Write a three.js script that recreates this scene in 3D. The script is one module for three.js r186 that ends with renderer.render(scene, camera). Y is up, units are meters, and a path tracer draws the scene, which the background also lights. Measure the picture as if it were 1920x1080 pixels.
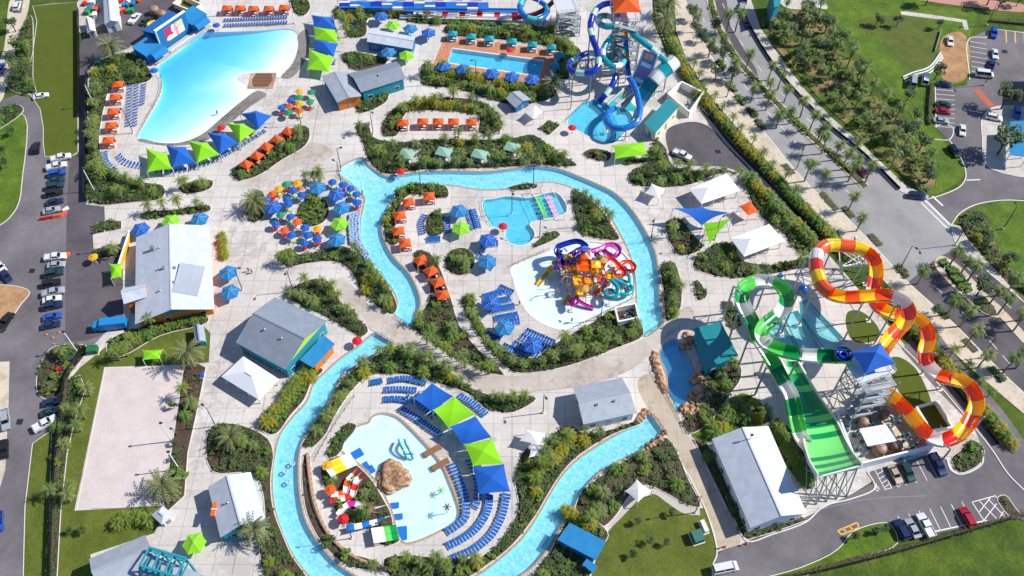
import * as THREE from 'three';
import { Sky } from 'three/addons/objects/Sky.js';
import { mergeGeometries, mergeVertices } from 'three/addons/utils/BufferGeometryUtils.js';
import { RoundedBoxGeometry } from 'three/addons/geometries/RoundedBoxGeometry.js';
import { MarchingCubes } from 'three/addons/objects/MarchingCubes.js';

// ---------- camera, sky, sun, exposure ----------
const V3 = THREE.Vector3;
const scene = new THREE.Scene();
const FPX = 1740, PITCH = THREE.MathUtils.degToRad(53), EYE = 196;
const camera = new THREE.PerspectiveCamera(2 * Math.atan(540 / FPX) * 180 / Math.PI, 16 / 9, 1, 4000);
camera.position.set(0, EYE, 0);
camera.rotation.set(-PITCH, 0, 0);
scene.add(camera);
const renderer = new THREE.WebGLRenderer({ antialias: true });
renderer.setSize(1024, 576);
renderer.toneMapping = THREE.LinearToneMapping;
renderer.toneMappingExposure = 1.14;
renderer.shadowMap.enabled = true;
const SUN = new V3(9.75, 9.1, -1.35).normalize();
const sky = new Sky(); sky.name = 'sky'; sky.scale.setScalar(3000);
Object.assign(sky.material.uniforms.turbidity, { value: 2 });
sky.material.uniforms.rayleigh.value = 1.4; sky.material.uniforms.mieCoefficient.value = 0.004;
sky.material.uniforms.sunPosition.value.copy(SUN); sky.userData.kind = 'structure';
scene.add(sky); scene.environmentIntensity = 0.13;
const sun = new THREE.DirectionalLight(new THREE.Color(1, 0.94, 0.845), 5.0);
sun.name = 'sun'; sun.position.copy(SUN).multiplyScalar(400).add(new V3(0, 0, -150)); sun.target.position.set(0, 0, -150);
sun.castShadow = true; Object.assign(sun.shadow.camera, { left: -220, right: 220, top: 220, bottom: -220, near: 10, far: 900 });
sun.shadow.mapSize.set(4096, 4096); scene.add(sun, sun.target);

// ---------- helpers ----------
let seed = 7; const rnd = () => { seed = (seed * 1664525 + 1013904223) >>> 0; return seed / 4294967296; };
const rr = (a, b) => a + (b - a) * rnd(), pick = (a) => a[Math.floor(rnd() * a.length)];
const CP = Math.cos(PITCH), SP = Math.sin(PITCH);
// a photo pixel gives a direction; the height of the surface it touches gives the distance
function P(x, y, h = 0) {
  const dx = x - 960, u = -(y - 540), d = new V3(dx, -SP * FPX + CP * u, -CP * FPX - SP * u), t = (h - EYE) / d.y;
  return new V3(d.x * t, h, d.z * t);
}
const taken = {};
function numbered(n) { const k = taken[n] = (taken[n] ?? -1) + 1; return k ? n + '_' + String(k).padStart(3, '0') : n; }
function tag(o, label, category, group) { o.userData.label = label; o.userData.category = category; if (group) o.userData.group = group; return o; }
function thing(name, label, category, group, pos, turn = 0) {
  const o = new THREE.Group(); o.name = numbered(name); scene.add(o); if (pos) o.position.copy(pos); o.rotation.y = turn; return tag(o, label, category, group);
}
function proto(parts) { const o = new THREE.Group(); for (const [n, g, m, sub] of parts) { const p = part(n, g, m, o); for (const [n2, g2, m2] of sub ?? []) part(n2, g2, m2, p); } return o; }
function part(name, geo, mat, parent) { const m = new THREE.Mesh(Array.isArray(geo) ? merge(geo) : geo, mat); m.name = name; m.castShadow = m.receiveShadow = true; parent.add(m); return m; }
function place(pr, name, label, category, group, pos, turn = 0, s = 1) {
  const o = pr.clone(); o.name = numbered(name); o.position.copy(pos); o.rotation.y = turn; if (s.isVector3) o.scale.copy(s); else o.scale.setScalar(s);
  o.userData = {}; scene.add(o); return tag(o, label, category, group);
}
function struct(name, geo, mat, kind = 'structure') { const m = part(numbered(name), geo, mat, scene); m.userData.kind = kind; return m; }
function merge(list) {
  return mergeGeometries(list.map((g) => { const q = g.index ? g.toNonIndexed() : g; for (const k of Object.keys(q.attributes)) if (!['position', 'normal', 'uv'].includes(k)) q.deleteAttribute(k); return q; }));
}
const M4 = new THREE.Matrix4();
const box = (w, h, d, x = 0, y = 0, z = 0, ry = 0, rx = 0, rz = 0) => { const g = new THREE.BoxGeometry(w, h, d); if (rx) g.rotateX(rx); if (rz) g.rotateZ(rz); if (ry) g.rotateY(ry); return g.translate(x, y, z); };
const rbox = (w, h, d, x = 0, y = 0, z = 0, r = 0.05, ry = 0) => { const g = new RoundedBoxGeometry(w, h, d, 2, r); if (ry) g.rotateY(ry); return g.translate(x, y, z); };
const cyl = (r0, r1, h, x = 0, y = 0, z = 0, n = 10, open = false) => new THREE.CylinderGeometry(r1, r0, h, n, 1, open).translate(x, y + h / 2, z);
function bar(a, b, r, n = 6, r2 = r) { // a round bar from a to b
  const d = new V3().subVectors(b, a), L = d.length(), g = new THREE.CylinderGeometry(r2, r, L, n).translate(0, L / 2, 0);
  return g.applyQuaternion(new THREE.Quaternion().setFromUnitVectors(new V3(0, 1, 0), d.normalize())).translate(a.x, a.y, a.z);
}
function beam(a, b, w, h) { // a square beam from a to b
  const d = new V3().subVectors(b, a), L = d.length(), g = new THREE.BoxGeometry(w, h, L);
  const q = new THREE.Quaternion().setFromRotationMatrix(M4.lookAt(new V3(), d.clone().negate(), new V3(0, 1, 0)));
  return g.applyQuaternion(q).translate((a.x + b.x) / 2, (a.y + b.y) / 2, (a.z + b.z) / 2);
}
function rawGeo(pos, uv, smooth = false) {
  let g = new THREE.BufferGeometry(); g.setAttribute('position', new THREE.Float32BufferAttribute(pos, 3)); g.setAttribute('uv', new THREE.Float32BufferAttribute(uv ?? new Array(pos.length / 3 * 2).fill(0), 2));
  if (smooth) { g.deleteAttribute('uv'); g = mergeVertices(g, 1e-3); g.computeVertexNormals(); g = g.toNonIndexed(); g.setAttribute('uv', new THREE.Float32BufferAttribute(new Array(g.attributes.position.count * 2).fill(0), 2)); return g; }
  g.computeVertexNormals(); return g;
}
function quadPush(pos, uv, a, b, c, d, su = 1, sv = 1) {
  pos.push(a.x, a.y, a.z, b.x, b.y, b.z, c.x, c.y, c.z, a.x, a.y, a.z, c.x, c.y, c.z, d.x, d.y, d.z);
  uv.push(0, 0, su, 0, su, sv, 0, 0, su, sv, 0, sv);
}
// outlines: [x, y] pixels on the ground -> smoothed closed list of Vector2 (x, z)
function ring(pts, smooth = true, sub = 5) {
  const w = pts.map(([x, y]) => { const p = P(x, y); return new V3(p.x, 0, p.z); });
  if (!smooth) return w.map((p) => new THREE.Vector2(p.x, p.z));
  const c = new THREE.CatmullRomCurve3(w, true, 'centripetal');
  return c.getPoints(w.length * sub).slice(0, -1).map((p) => new THREE.Vector2(p.x, p.z));
}
function area2(r) { let a = 0; for (let i = 0; i < r.length; i++) { const p = r[i], q = r[(i + 1) % r.length]; a += p.x * q.y - q.x * p.y; } return a / 2; }
function offset(r, d) { // grow a ring outwards by d
  const s = area2(r) > 0 ? 1 : -1;
  return r.map((p, i) => { const a = r[(i + r.length - 1) % r.length], b = r[(i + 1) % r.length], t = new THREE.Vector2(b.x - a.x, b.y - a.y).normalize(); return new THREE.Vector2(p.x + t.y * d * s, p.y - t.x * d * s); });
}
function inside(r, x, z) { let c = false; for (let i = 0, j = r.length - 1; i < r.length; j = i++) if ((r[i].y > z) !== (r[j].y > z) && x < (r[j].x - r[i].x) * (z - r[i].y) / (r[j].y - r[i].y) + r[i].x) c = !c; return c; }
function flat(r, y, holes = [], down = false) { // a level (or y(x,z)) sheet over a ring, uv in metres
  const all = [r, ...holes].flat(), f = typeof y === 'function' ? y : () => y, pos = [], uv = [];
  for (const t of THREE.ShapeUtils.triangulateShape(r, holes)) {
    let [a, b, c] = t.map((i) => all[i]);
    const cr = (b.x - a.x) * (c.y - a.y) - (b.y - a.y) * (c.x - a.x); if ((cr > 0) !== down) [b, c] = [c, b];
    for (const p of [a, b, c]) { pos.push(p.x, f(p.x, p.y), p.y); uv.push(p.x, p.y); }
  }
  return rawGeo(pos, uv);
}
function wall(r, y0, y1, inward = false) { // upright band along a ring
  const pos = [], uv = [], s = area2(r) > 0, f0 = typeof y0 === 'function' ? y0 : () => y0, f1 = typeof y1 === 'function' ? y1 : () => y1;
  r.forEach((p, i) => { let a = p, b = r[(i + 1) % r.length]; if (s !== inward) [a, b] = [b, a]; quadPush(pos, uv, new V3(a.x, f0(a.x, a.y), a.y), new V3(b.x, f0(b.x, b.y), b.y), new V3(b.x, f1(b.x, b.y), b.y), new V3(a.x, f1(a.x, a.y), a.y), a.distanceTo(b), 1); });
  return rawGeo(pos, uv);
}
function band(r0, r1, y) { const pos = [], uv = []; r0.forEach((p, i) => { const j = (i + 1) % r0.length, a = r0[i], b = r0[j], c = r1[j], d = r1[i]; const q = [a, b, c, d].map((k) => new V3(k.x, y, k.y)); const cr = (b.x - a.x) * (c.y - a.y) - (b.y - a.y) * (c.x - a.x); if (cr > 0) q.reverse(); quadPush(pos, uv, ...q, 1, 1); }); return rawGeo(pos, uv); }
function strip(pts, width, y, px = true, off = 0) { // a flat ribbon along an open line of pixels
  const w = pts.map(([x, z]) => { const p = px ? P(x, z) : new V3(x, 0, z); p.y = 0; return p; });
  const c = w.length > 2 ? new THREE.CatmullRomCurve3(w, false, 'centripetal').getPoints((w.length - 1) * 6) : w, pos = [], uv = [];
  const side = c.map((p, i) => { const t = new V3().subVectors(c[Math.min(i + 1, c.length - 1)], c[Math.max(i - 1, 0)]).normalize(); return new V3(-t.z, 0, t.x); });
  const L = (i, s) => new V3(c[i].x + side[i].x * (off + s * width / 2), y, c[i].z + side[i].z * (off + s * width / 2));
  let run = 0;
  for (let i = 0; i + 1 < c.length; i++) { const d = c[i].distanceTo(c[i + 1]); quadPush(pos, uv, L(i, -1), L(i, 1), L(i + 1, 1), L(i + 1, -1), width, d); run += d; }
  return rawGeo(pos, uv);
}
function kerbGeo(pts, width, y0, y1, px = true, off = 0) { // an upstanding strip with top and sides
  const w = pts.map(([x, z]) => { const p = px ? P(x, z) : new V3(x, 0, z); p.y = 0; return p; });
  const c = w.length > 2 ? new THREE.CatmullRomCurve3(w, false, 'centripetal').getPoints((w.length - 1) * 5) : w, pos = [], uv = [];
  const side = c.map((p, i) => { const t = new V3().subVectors(c[Math.min(i + 1, c.length - 1)], c[Math.max(i - 1, 0)]).normalize(); return new V3(-t.z, 0, t.x); });
  const L = (i, s, y) => new V3(c[i].x + side[i].x * (off + s * width / 2), y, c[i].z + side[i].z * (off + s * width / 2));
  for (let i = 0; i + 1 < c.length; i++) { quadPush(pos, uv, L(i, -1, y1), L(i, 1, y1), L(i + 1, 1, y1), L(i + 1, -1, y1)); for (const s of [-1, 1]) quadPush(pos, uv, L(i, s, y0), L(i + 1, s, y0), L(i + 1, s, y1), L(i, s, y1)); }
  for (const i of [0, c.length - 1]) quadPush(pos, uv, L(i, -1, y0), L(i, 1, y0), L(i, 1, y1), L(i, -1, y1));
  return rawGeo(pos, uv);
}

// ---------- textures: tiling noise ----------
function lattice(n, s) { let k = s; const r = () => { k = (k * 1664525 + 1013904223) >>> 0; return k / 4294967296; }; return Float32Array.from({ length: n * n }, r); }
function tileNoise(N, octaves, s0) { // octaves: [[cells, weight], ...]
  const out = new Float32Array(N * N); let W = 0;
  octaves.forEach(([n, w], o) => { const L = lattice(n, s0 + o * 97); W += w; for (let y = 0; y < N; y++) for (let x = 0; x < N; x++) { const fx = x / N * n, fy = y / N * n, ix = Math.floor(fx), iy = Math.floor(fy); let tx = fx - ix, ty = fy - iy; tx = tx * tx * (3 - 2 * tx); ty = ty * ty * (3 - 2 * ty); const a = L[iy % n * n + ix % n], b = L[iy % n * n + (ix + 1) % n], c = L[(iy + 1) % n * n + ix % n], d = L[(iy + 1) % n * n + (ix + 1) % n]; out[y * N + x] += w * (a + (b - a) * tx + (c - a) * ty + (a - b - c + d) * tx * ty); } });
  for (let i = 0; i < out.length; i++) out[i] /= W; return out;
}
function tex(N, f, metres, color = true) { // f(i, x, y) -> [r, g, b] sRGB 0..255
  const d = new Uint8Array(N * N * 4); for (let y = 0; y < N; y++) for (let x = 0; x < N; x++) { const i = y * N + x, c = f(i, x, y); d[i * 4] = c[0]; d[i * 4 + 1] = c[1]; d[i * 4 + 2] = c[2]; d[i * 4 + 3] = 255; }
  const t = new THREE.DataTexture(d, N, N); t.wrapS = t.wrapT = THREE.RepeatWrapping; t.magFilter = THREE.LinearFilter; t.minFilter = THREE.LinearMipmapLinearFilter; t.generateMipmaps = true; if (color) t.colorSpace = THREE.SRGBColorSpace; t.repeat.set(1 / metres, 1 / metres); t.needsUpdate = true; return t;
}
const mixc = (a, b, t) => { t = Math.min(1.15, Math.max(-0.6, t)); const f = (i) => Math.min(255, Math.max(0, a[i] + (b[i] - a[i]) * t)); return [f(0), f(1), f(2)]; };
const NA = tileNoise(512, [[6, 1], [14, 0.7], [40, 0.5], [128, 0.45], [256, 0.4]], 11), NB = tileNoise(512, [[5, 1], [11, 0.8], [23, 0.5]], 23), NC = tileNoise(512, [[64, 1], [170, 0.8]], 31);
const con = (v, k) => (v - 0.5) * k + 0.5;
function ground(a, b, metres, k = 3, fine = 0.3, o = {}) {
  const t = tex(512, (i) => mixc(a, b, con(NB[i], k) * (1 - fine) + con(NC[i], 2) * fine), metres);
  return new THREE.MeshStandardMaterial({ map: t, roughness: o.rough ?? 0.95, ...(o.bump ? { bumpMap: tex(512, (i) => { const v = NC[i] * 255; return [v, v, v]; }, metres, false), bumpScale: o.bump } : {}) });
}
function plain(hex, rough = 0.6, o = {}) { return new THREE.MeshPhysicalMaterial({ color: hex, roughness: rough, ...o }); }
const MT = {};
{
  const slab = (a, b, m, joint, k) => { // poured concrete with stains and saw-cut joints
    const N = 1024, n = tileNoise(N, [[5, 1], [13, 0.8], [37, 0.6], [120, 0.5]], 51 + m), fine = tileNoise(N, [[256, 1]], 77), spot = tileNoise(N, [[9, 1], [31, 0.7], [90, 0.6]], 91 + m);
    const t = tex(N, (i, x, y) => { const st = Math.max(0, con(spot[i], 6) - 0.95) * 0.24, c = mixc(a, b, con(n[i], k) + (fine[i] - 0.5) * 0.35 - st * 4), q = Math.round(N / joint), jx = x % q < 2 || y % q < 2; return jx ? c.map((v) => v * 0.8) : c; }, m);
    return new THREE.MeshStandardMaterial({ map: t, roughness: 0.9 });
  };
  MT.deck = slab([194, 187, 181], [211, 205, 199], 60, 14, 2.2);
  MT.walk = slab([186, 178, 168], [208, 201, 192], 30, 10, 2.2);
  MT.bridge = slab([178, 168, 158], [198, 189, 179], 40, 6, 2.2);
  MT.wet = slab([118, 112, 108], [142, 136, 132], 30, 6, 2);
  MT.tan = slab([194, 180, 160], [212, 199, 180], 24, 8, 2);
  MT.asphalt = ground([100, 96, 100], [120, 115, 118], 60, 3.2, 0.35);
  MT.darkAsphalt = ground([82, 77, 82], [98, 93, 97], 45, 3, 0.35);
  MT.road = ground([142, 140, 140], [160, 158, 157], 50, 3, 0.3);
  MT.grass = ground([62, 92, 14], [102, 124, 24], 26, 2.6, 0.5, { bump: 0.05 });
  MT.lawn = ground([74, 88, 20], [104, 112, 38], 22, 2.4, 0.5, { bump: 0.05 });
  MT.meadow = ground([52, 76, 8], [88, 106, 20], 34, 3, 0.45, { bump: 0.08 });
  MT.turf = ground([72, 86, 10], [86, 98, 16], 14, 2, 0.6);
  MT.mulch = ground([58, 44, 36], [100, 80, 64], 9, 2.4, 0.7, { bump: 0.04 });
  MT.soil = ground([150, 112, 76], [188, 150, 108], 16, 2.6, 0.5);
  MT.sand = ground([196, 182, 178], [212, 200, 195], 20, 2.2, 0.5);
  MT.paver = (() => { const t = tex(512, (i, x, y) => { const q = (x >> 4) + ((y >> 5) % 2 ? 0 : 0), r = (y >> 4); const s = (Math.sin(q * 12.9 + r * 78.2) * 43758.5) % 1; const c = mixc([176, 112, 80], [214, 152, 114], Math.abs(s) * 0.8 + NC[i] * 0.2); return (x % 16 < 1 || y % 16 < 1) ? c.map((v) => v * 0.8) : c; }, 16); return new THREE.MeshStandardMaterial({ map: t, roughness: 0.85 }); })();
  MT.kerb = plain(0xd9d4ca, 0.85); MT.kerbYellow = plain(0xd8ae62, 0.8); MT.kerbRed = plain(0xc04636, 0.8);
  MT.paint = plain(0xe8e6e2, 0.8); MT.paintOrange = plain(0xe0a83c, 0.75); MT.paintBlue = plain(0x4f8fc8, 0.8);
  MT.white = plain(0xf0f0ee, 0.45); MT.offwhite = plain(0xdedcd6, 0.6); MT.steel = plain(0x9aa3a8, 0.4, { metalness: 0.55 }); MT.steelWhite = plain(0xd4d8da, 0.4, { metalness: 0.15 });
  MT.dark = plain(0x26282c, 0.5); MT.black = plain(0x141518, 0.5); MT.grey = plain(0x8d9298, 0.6); MT.wood = plain(0x8a6548, 0.8);
  MT.blue = plain(0x0850c0, 0.65); MT.blue2 = plain(0x1a7fc4, 0.6); MT.teal = plain(0x128e96, 0.5); MT.lime = plain(0x86d414, 0.65); MT.orange = plain(0xf06018, 0.65); MT.yellow = plain(0xf2b20c, 0.6); MT.red = plain(0xcc1624, 0.6); MT.green = plain(0x1a9a52, 0.6); MT.pink = plain(0xe49ac0, 0.6); MT.magenta = plain(0xc42c98, 0.5);
  MT.glass = plain(0x1c2a34, 0.08, { specularIntensity: 1 });
  MT.trunk = ground([120, 104, 86], [160, 146, 124], 2, 3, 0.5); MT.bark = ground([74, 60, 48], [104, 88, 70], 2, 3, 0.5);
}
// ---------- ground, roads, decks ----------
const DECK = 0.15;
const ripple = tex(512, (i) => { const v = 255 * Math.min(1, Math.max(0, con(NA[i], 1.8))); return [v, v, v]; }, 9, false);
function water(color, att, dist, bump = 0.12, opacity = 0.34) { return new THREE.MeshPhysicalMaterial({ color, roughness: 0.06, ior: 1.33, transparent: true, opacity, thickness: 1, attenuationColor: new THREE.Color(...att), attenuationDistance: dist, bumpMap: ripple, bumpScale: bump }); }
const poolFloor = (a, b, m = 8) => { const t = tex(512, (i) => mixc(a, b, con(NA[i], 4)), m); return new THREE.MeshStandardMaterial({ map: t, roughness: 0.8 }); };
const FL = { river: (() => { const n = tileNoise(512, [[9, 0.6], [22, 1], [46, 0.9]], 61), t = tex(512, (i) => mixc([172, 226, 240], [250, 253, 253], con(n[i], 2.6)), 9); return new THREE.MeshStandardMaterial({ map: t, roughness: 0.8 }); })(), pale: poolFloor([240, 247, 248], [252, 253, 253], 12), wave: poolFloor([244, 248, 249], [253, 254, 254], 14), aqua: poolFloor([176, 230, 240], [214, 243, 248], 8), teal: poolFloor([190, 232, 236], [226, 246, 248], 8), deep: poolFloor([186, 228, 244], [214, 240, 250], 8) };  // river floor: pale mottle paints the ripple light of the water into the colour
const WM = { river: water(0xa6e0ee, [0.40, 0.86, 0.94], 2.8, 0.2, 0.16), wave: water(0xd8f0f8, [0.02, 0.50, 0.84], 5.4, 0.12, 0.1), pale: water(0xe6f4f6, [0.42, 0.86, 0.94], 2.6, 0.1, 0.15), aqua: water(0x84d4ea, [0.22, 0.78, 0.92], 2.8, 0.12, 0.2), teal: water(0x84d2da, [0.45, 0.88, 0.92], 4, 0.1, 0.22), deep: water(0x6cbcea, [0.26, 0.78, 0.95], 6, 0.1, 0.25) };
const POOLS = {
  lazy_river: [[633, 322], [655, 305], [680, 297], [690, 310], [707, 323], [727, 332], [757, 328], [797, 323], [847, 322], [913, 323], [960, 318], [1000, 313], [1047, 318], [1087, 333], [1120, 347], [1150, 362], [1180, 390], [1207, 430], [1227, 473], [1233, 510], [1235, 547], [1237, 580], [1243, 605], [1230, 618], [1210, 630], [1205, 623], [1198, 600], [1195, 567], [1192, 520], [1182, 477], [1163, 437], [1140, 400], [1110, 373], [1087, 360], [1060, 347], [1027, 341], [993, 345], [960, 353], [913, 356], [880, 353], [847, 347], [813, 347], [780, 350], [757, 357], [743, 366], [727, 390], [715, 420], [717, 443], [727, 467], [743, 490], [763, 510], [780, 540], [787, 570], [780, 593], [770, 615], [742, 597], [747, 567], [737, 543], [720, 523], [703, 503], [687, 477], [678, 447], [677, 417], [683, 387], [685, 370], [670, 357], [653, 343]],
  river_west: [[707, 625], [737, 642], [693, 668], [663, 688], [640, 707], [627, 733], [613, 760], [593, 787], [570, 820], [560, 850], [558, 887], [562, 937], [573, 980], [597, 1020], [630, 1057], [663, 1080], [700, 1102], [612, 1104], [580, 1078], [553, 1043], [533, 1003], [517, 953], [512, 900], [517, 853], [528, 813], [550, 783], [577, 753], [590, 720], [613, 697], [643, 670], [673, 650]],
  river_east: [[1218, 775], [1245, 813], [1213, 837], [1173, 857], [1127, 883], [1100, 910], [1077, 947], [1053, 983], [1027, 1027], [1000, 1060], [973, 1080], [945, 1104], [850, 1106], [905, 1074], [960, 1030], [983, 1007], [1010, 967], [1033, 927], [1057, 890], [1087, 860], [1127, 833], [1173, 807], [1200, 794]],
  wave_pool: [[293, 127], [336, 94], [380, 62], [400, 61], [440, 60], [490, 58], [545, 55], [558, 65], [559, 85], [555, 103], [547, 120], [527, 145], [505, 140], [480, 137], [455, 139], [447, 147], [458, 158], [480, 170], [453, 190], [417, 220], [377, 253], [340, 267], [300, 268], [260, 260], [277, 223], [300, 182], [304, 160], [300, 140]],
  terrace_pool: [[848, 92], [1019, 115], [1011, 143], [840, 118]],
  slide_pool: [[1107, 187], [1063, 230], [1083, 245], [1120, 263], [1147, 270], [1167, 253], [1187, 227], [1176, 207], [1147, 197]],
  activity_pool: [[906, 377], [923, 374], [948, 369], [970, 370], [987, 372], [1007, 368], [1043, 362], [1062, 398], [1007, 414], [995, 418], [993, 423], [1000, 432], [1002, 442], [995, 453], [982, 460], [967, 460], [953, 453], [947, 443], [948, 433], [940, 430], [922, 424]],
  splash_pad: [[960, 503], [965, 525], [973, 553], [993, 587], [1027, 610], [1070, 617], [1093, 605], [1127, 590], [1160, 573], [1184, 560], [1189, 520], [1180, 490], [1160, 470], [1120, 455], [1060, 460], [1010, 482]],
  family_pool: [[640, 837], [653, 820], [673, 800], [693, 793], [700, 782], [720, 777], [743, 783], [767, 803], [793, 830], [813, 853], [830, 877], [843, 907], [853, 933], [860, 960], [853, 980], [833, 990], [807, 1003], [777, 1015], [760, 1017], [750, 1007], [743, 983], [737, 960], [727, 937], [715, 912], [693, 887], [667, 863], [647, 850]],
  grotto_pool: [[1238, 660], [1264, 638], [1276, 649], [1289, 671], [1300, 698], [1302, 711], [1296, 733], [1287, 751], [1273, 775], [1251, 738], [1253, 720], [1250, 702], [1242, 680]],
  outrun_east: [[1501, 567], [1512, 563], [1586, 642], [1548, 658], [1503, 592]],
  outrun_middle: [[1469, 590], [1494, 584], [1536, 655], [1500, 656]],
  outrun_west: [[1441, 612], [1464, 603], [1494, 655], [1452, 660]],
};
const SHARP = { terrace_pool: 1, outrun_east: 1, outrun_middle: 1, outrun_west: 1 };
const RINGS = {}; for (const k in POOLS) RINGS[k] = ring(POOLS[k], !SHARP[k], 4);
const poolHoles = Object.values(RINGS);
// terrain with openings where the pools are dug
const park = ring([[165, 135], [185, 110], [240, 92], [300, 50], [372, 8], [390, -40], [1222, -40], [1224, 40], [1252, 110], [1290, 170], [1320, 215], [1430, 330], [1520, 440], [1590, 520], [1690, 640], [1790, 760], [1868, 850], [1850, 885], [1640, 900], [1560, 950], [1400, 1015], [1388, 1022], [1345, 1035], [1340, 1110], [105, 1110], [112, 900], [128, 705], [165, 660], [195, 627], [232, 602], [230, 480], [176, 470], [174, 440], [197, 415], [196, 388], [162, 384]], false);
const far = [[-700, 60], [700, 60], [700, -900], [-700, -900]].map(([x, z]) => new THREE.Vector2(x, z));
struct('terrain', flat(far, 0, [offset(park, -1)]), MT.meadow);
struct('park_deck', [flat(park, DECK, poolHoles), wall(park, -0.2, DECK)], MT.deck);
function sheet(name, pts, y, mat, smooth = true, o = {}) { const r = o.ring ?? ring(pts, smooth, 4), g = [flat(r, y)]; if (o.skirt) g.push(wall(r, y - o.skirt, y)); const m = struct(name, g, mat); if (o.kerb) struct('kerb', [band(offset(r, 0.18), r, y + (o.lip ?? 0.05)), wall(offset(r, 0.18), y - 0.12, y + (o.lip ?? 0.05)), wall(r, y - 0.05, y + (o.lip ?? 0.05), true)], o.kerb === true ? MT.kerb : o.kerb); return r; }
// pools: basin, coping and a body of water
const stageA = P(285, 132), stageB = P(385, 58), stageN = new V3(stageB.z - stageA.z, 0, -(stageB.x - stageA.x)).normalize(); if (stageN.z < 0) stageN.negate();
const waveDepth = (x, z) => Math.max(0.03, 2.1 - ((x - stageA.x) * stageN.x + (z - stageA.z) * stageN.z) * 0.078);
function pool(key, name, depth, fl, wm, coping = MT.kerb, cw = 0.4) {
  const r = RINGS[key], d = typeof depth === 'function' ? depth : () => depth, top = DECK - 0.06;
  struct(name + '_floor', [flat(r, (x, z) => top - d(x, z)), wall(r, (x, z) => top - d(x, z), DECK, true)], FL[fl]);
  const ins = offset(r, -0.03);
  struct(name + '_water', [flat(ins, top), flat(ins, (x, z) => top - Math.max(0.02, d(x, z) - 0.02), [], true), wall(ins, (x, z) => top - Math.max(0.02, d(x, z) - 0.02), top)], WM[wm]);
  if (coping) { const o = offset(r, cw); struct(name + '_coping', [band(o, r, DECK + 0.05), wall(o, DECK - 0.02, DECK + 0.05), wall(r, DECK - 0.1, DECK + 0.05, true)], coping); }
}
const stoneEdge = ground([150, 120, 96], [196, 170, 146], 5, 3, 0.4);
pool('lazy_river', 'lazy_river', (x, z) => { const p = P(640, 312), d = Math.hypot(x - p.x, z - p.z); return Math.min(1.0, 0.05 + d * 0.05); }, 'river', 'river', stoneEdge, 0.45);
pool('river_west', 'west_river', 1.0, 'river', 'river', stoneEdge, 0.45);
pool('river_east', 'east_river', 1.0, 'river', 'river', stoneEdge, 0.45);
pool('wave_pool', 'wave_pool', waveDepth, 'wave', 'wave', null);
pool('terrace_pool', 'terrace_pool', 1.2, 'aqua', 'aqua', MT.offwhite, 0.5);
pool('slide_pool', 'slide_pool', 1.0, 'aqua', 'aqua', MT.kerb, 0.4);
pool('activity_pool', 'activity_pool', 1.0, 'aqua', 'aqua', MT.kerb, 0.35);
pool('splash_pad', 'splash_pad', 0.2, 'pale', 'pale', MT.kerb, 0.5);
pool('family_pool', 'family_pool', 0.4, 'pale', 'pale', stoneEdge, 0.5);
pool('grotto_pool', 'grotto_pool', 1.1, 'deep', 'deep', stoneEdge, 0.4);
for (const k of ['outrun_east', 'outrun_middle', 'outrun_west']) pool(k, k + '_channel', 0.7, 'teal', 'teal', MT.teal, 0.35);
// beach apron beside the wave pool
struct('wave_pool_apron', merge([flat(ring([[527, 146], [548, 121], [556, 104], [560, 84], [559, 66], [575, 55], [580, 90], [566, 125], [545, 147]], true, 4), DECK + 0.008), flat(ring([[482, 171], [500, 178], [470, 200], [430, 233], [392, 262], [345, 273], [300, 273], [258, 264], [262, 260.5], [300, 268.6], [340, 267.6], [377, 253.6], [417, 220.6], [453, 190.6]], true, 4), DECK + 0.008)]), MT.wet);
// left car park and drive
const AS = 0.03;
sheet('car_park', [[0, 190], [30, 178], [62, 186], [80, 205], [84, 240], [82, 292], [147, 288], [150, 90], [158, 62], [215, 35], [245, 5], [340, -10], [372, 8], [300, 52], [250, 92], [185, 110], [165, 135], [162, 384], [196, 388], [197, 415], [174, 440], [176, 470], [230, 480], [232, 602], [195, 627], [165, 662], [128, 706], [118, 760], [98, 803], [62, 830], [48, 950], [42, 1110], [-60, 1110], [-60, 440], [0, 425], [32, 395], [44, 330], [48, 216], [30, 205], [0, 230]], AS, MT.asphalt, false);
struct('service_drive', flat(ring([[148, 100], [152, 78], [165, 60], [215, 36], [245, 6], [330, -5], [366, 12], [300, 52], [240, 90], [188, 106], [164, 134], [162, 210], [148, 210]], false), AS + 0.006), MT.darkAsphalt);
struct('parking_lane', flat(ring([[148, 290], [162, 290], [162, 384], [196, 388], [197, 415], [174, 440], [176, 470], [230, 480], [231, 600], [195, 627], [158, 640], [122, 640], [125, 400], [130, 292]], false), AS + 0.006), MT.darkAsphalt);
sheet('turf_field', [[62, 12], [100, 8], [145, 5], [146, 285], [138, 291], [85, 294], [82, 270], [82, 240], [76, 205], [62, 184], [48, 165], [62, 100], [70, 40]], 0.12, MT.turf, false, { kerb: true, skirt: 0.12 });
sheet('lawn', [[-30, 235], [30, 215], [46, 218], [42, 330], [30, 392], [0, 422], [-40, 430]], 0.1, MT.grass, true, { kerb: true, skirt: 0.1 });
sheet('verge', [[62, 832], [108, 800], [118, 780], [112, 900], [104, 1110], [44, 1110], [48, 950]], 0.1, MT.lawn, false, { kerb: true, skirt: 0.1 });
sheet('tan_walk', [[26, -10], [52, -10], [38, 70], [18, 135], [0, 192], [-20, 180], [8, 90]], 0.1, MT.tan, true, { skirt: 0.1 });
sheet('street', [[30, -10], [46, -10], [40, 25], [24, 25]], 0.12, MT.asphalt, false);
sheet('footpath', [[-20, 540], [18, 536], [55, 548], [38, 572], [10, 612], [-20, 640]], 0.11, MT.soil, true, { skirt: 0.1, kerb: true });
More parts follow.
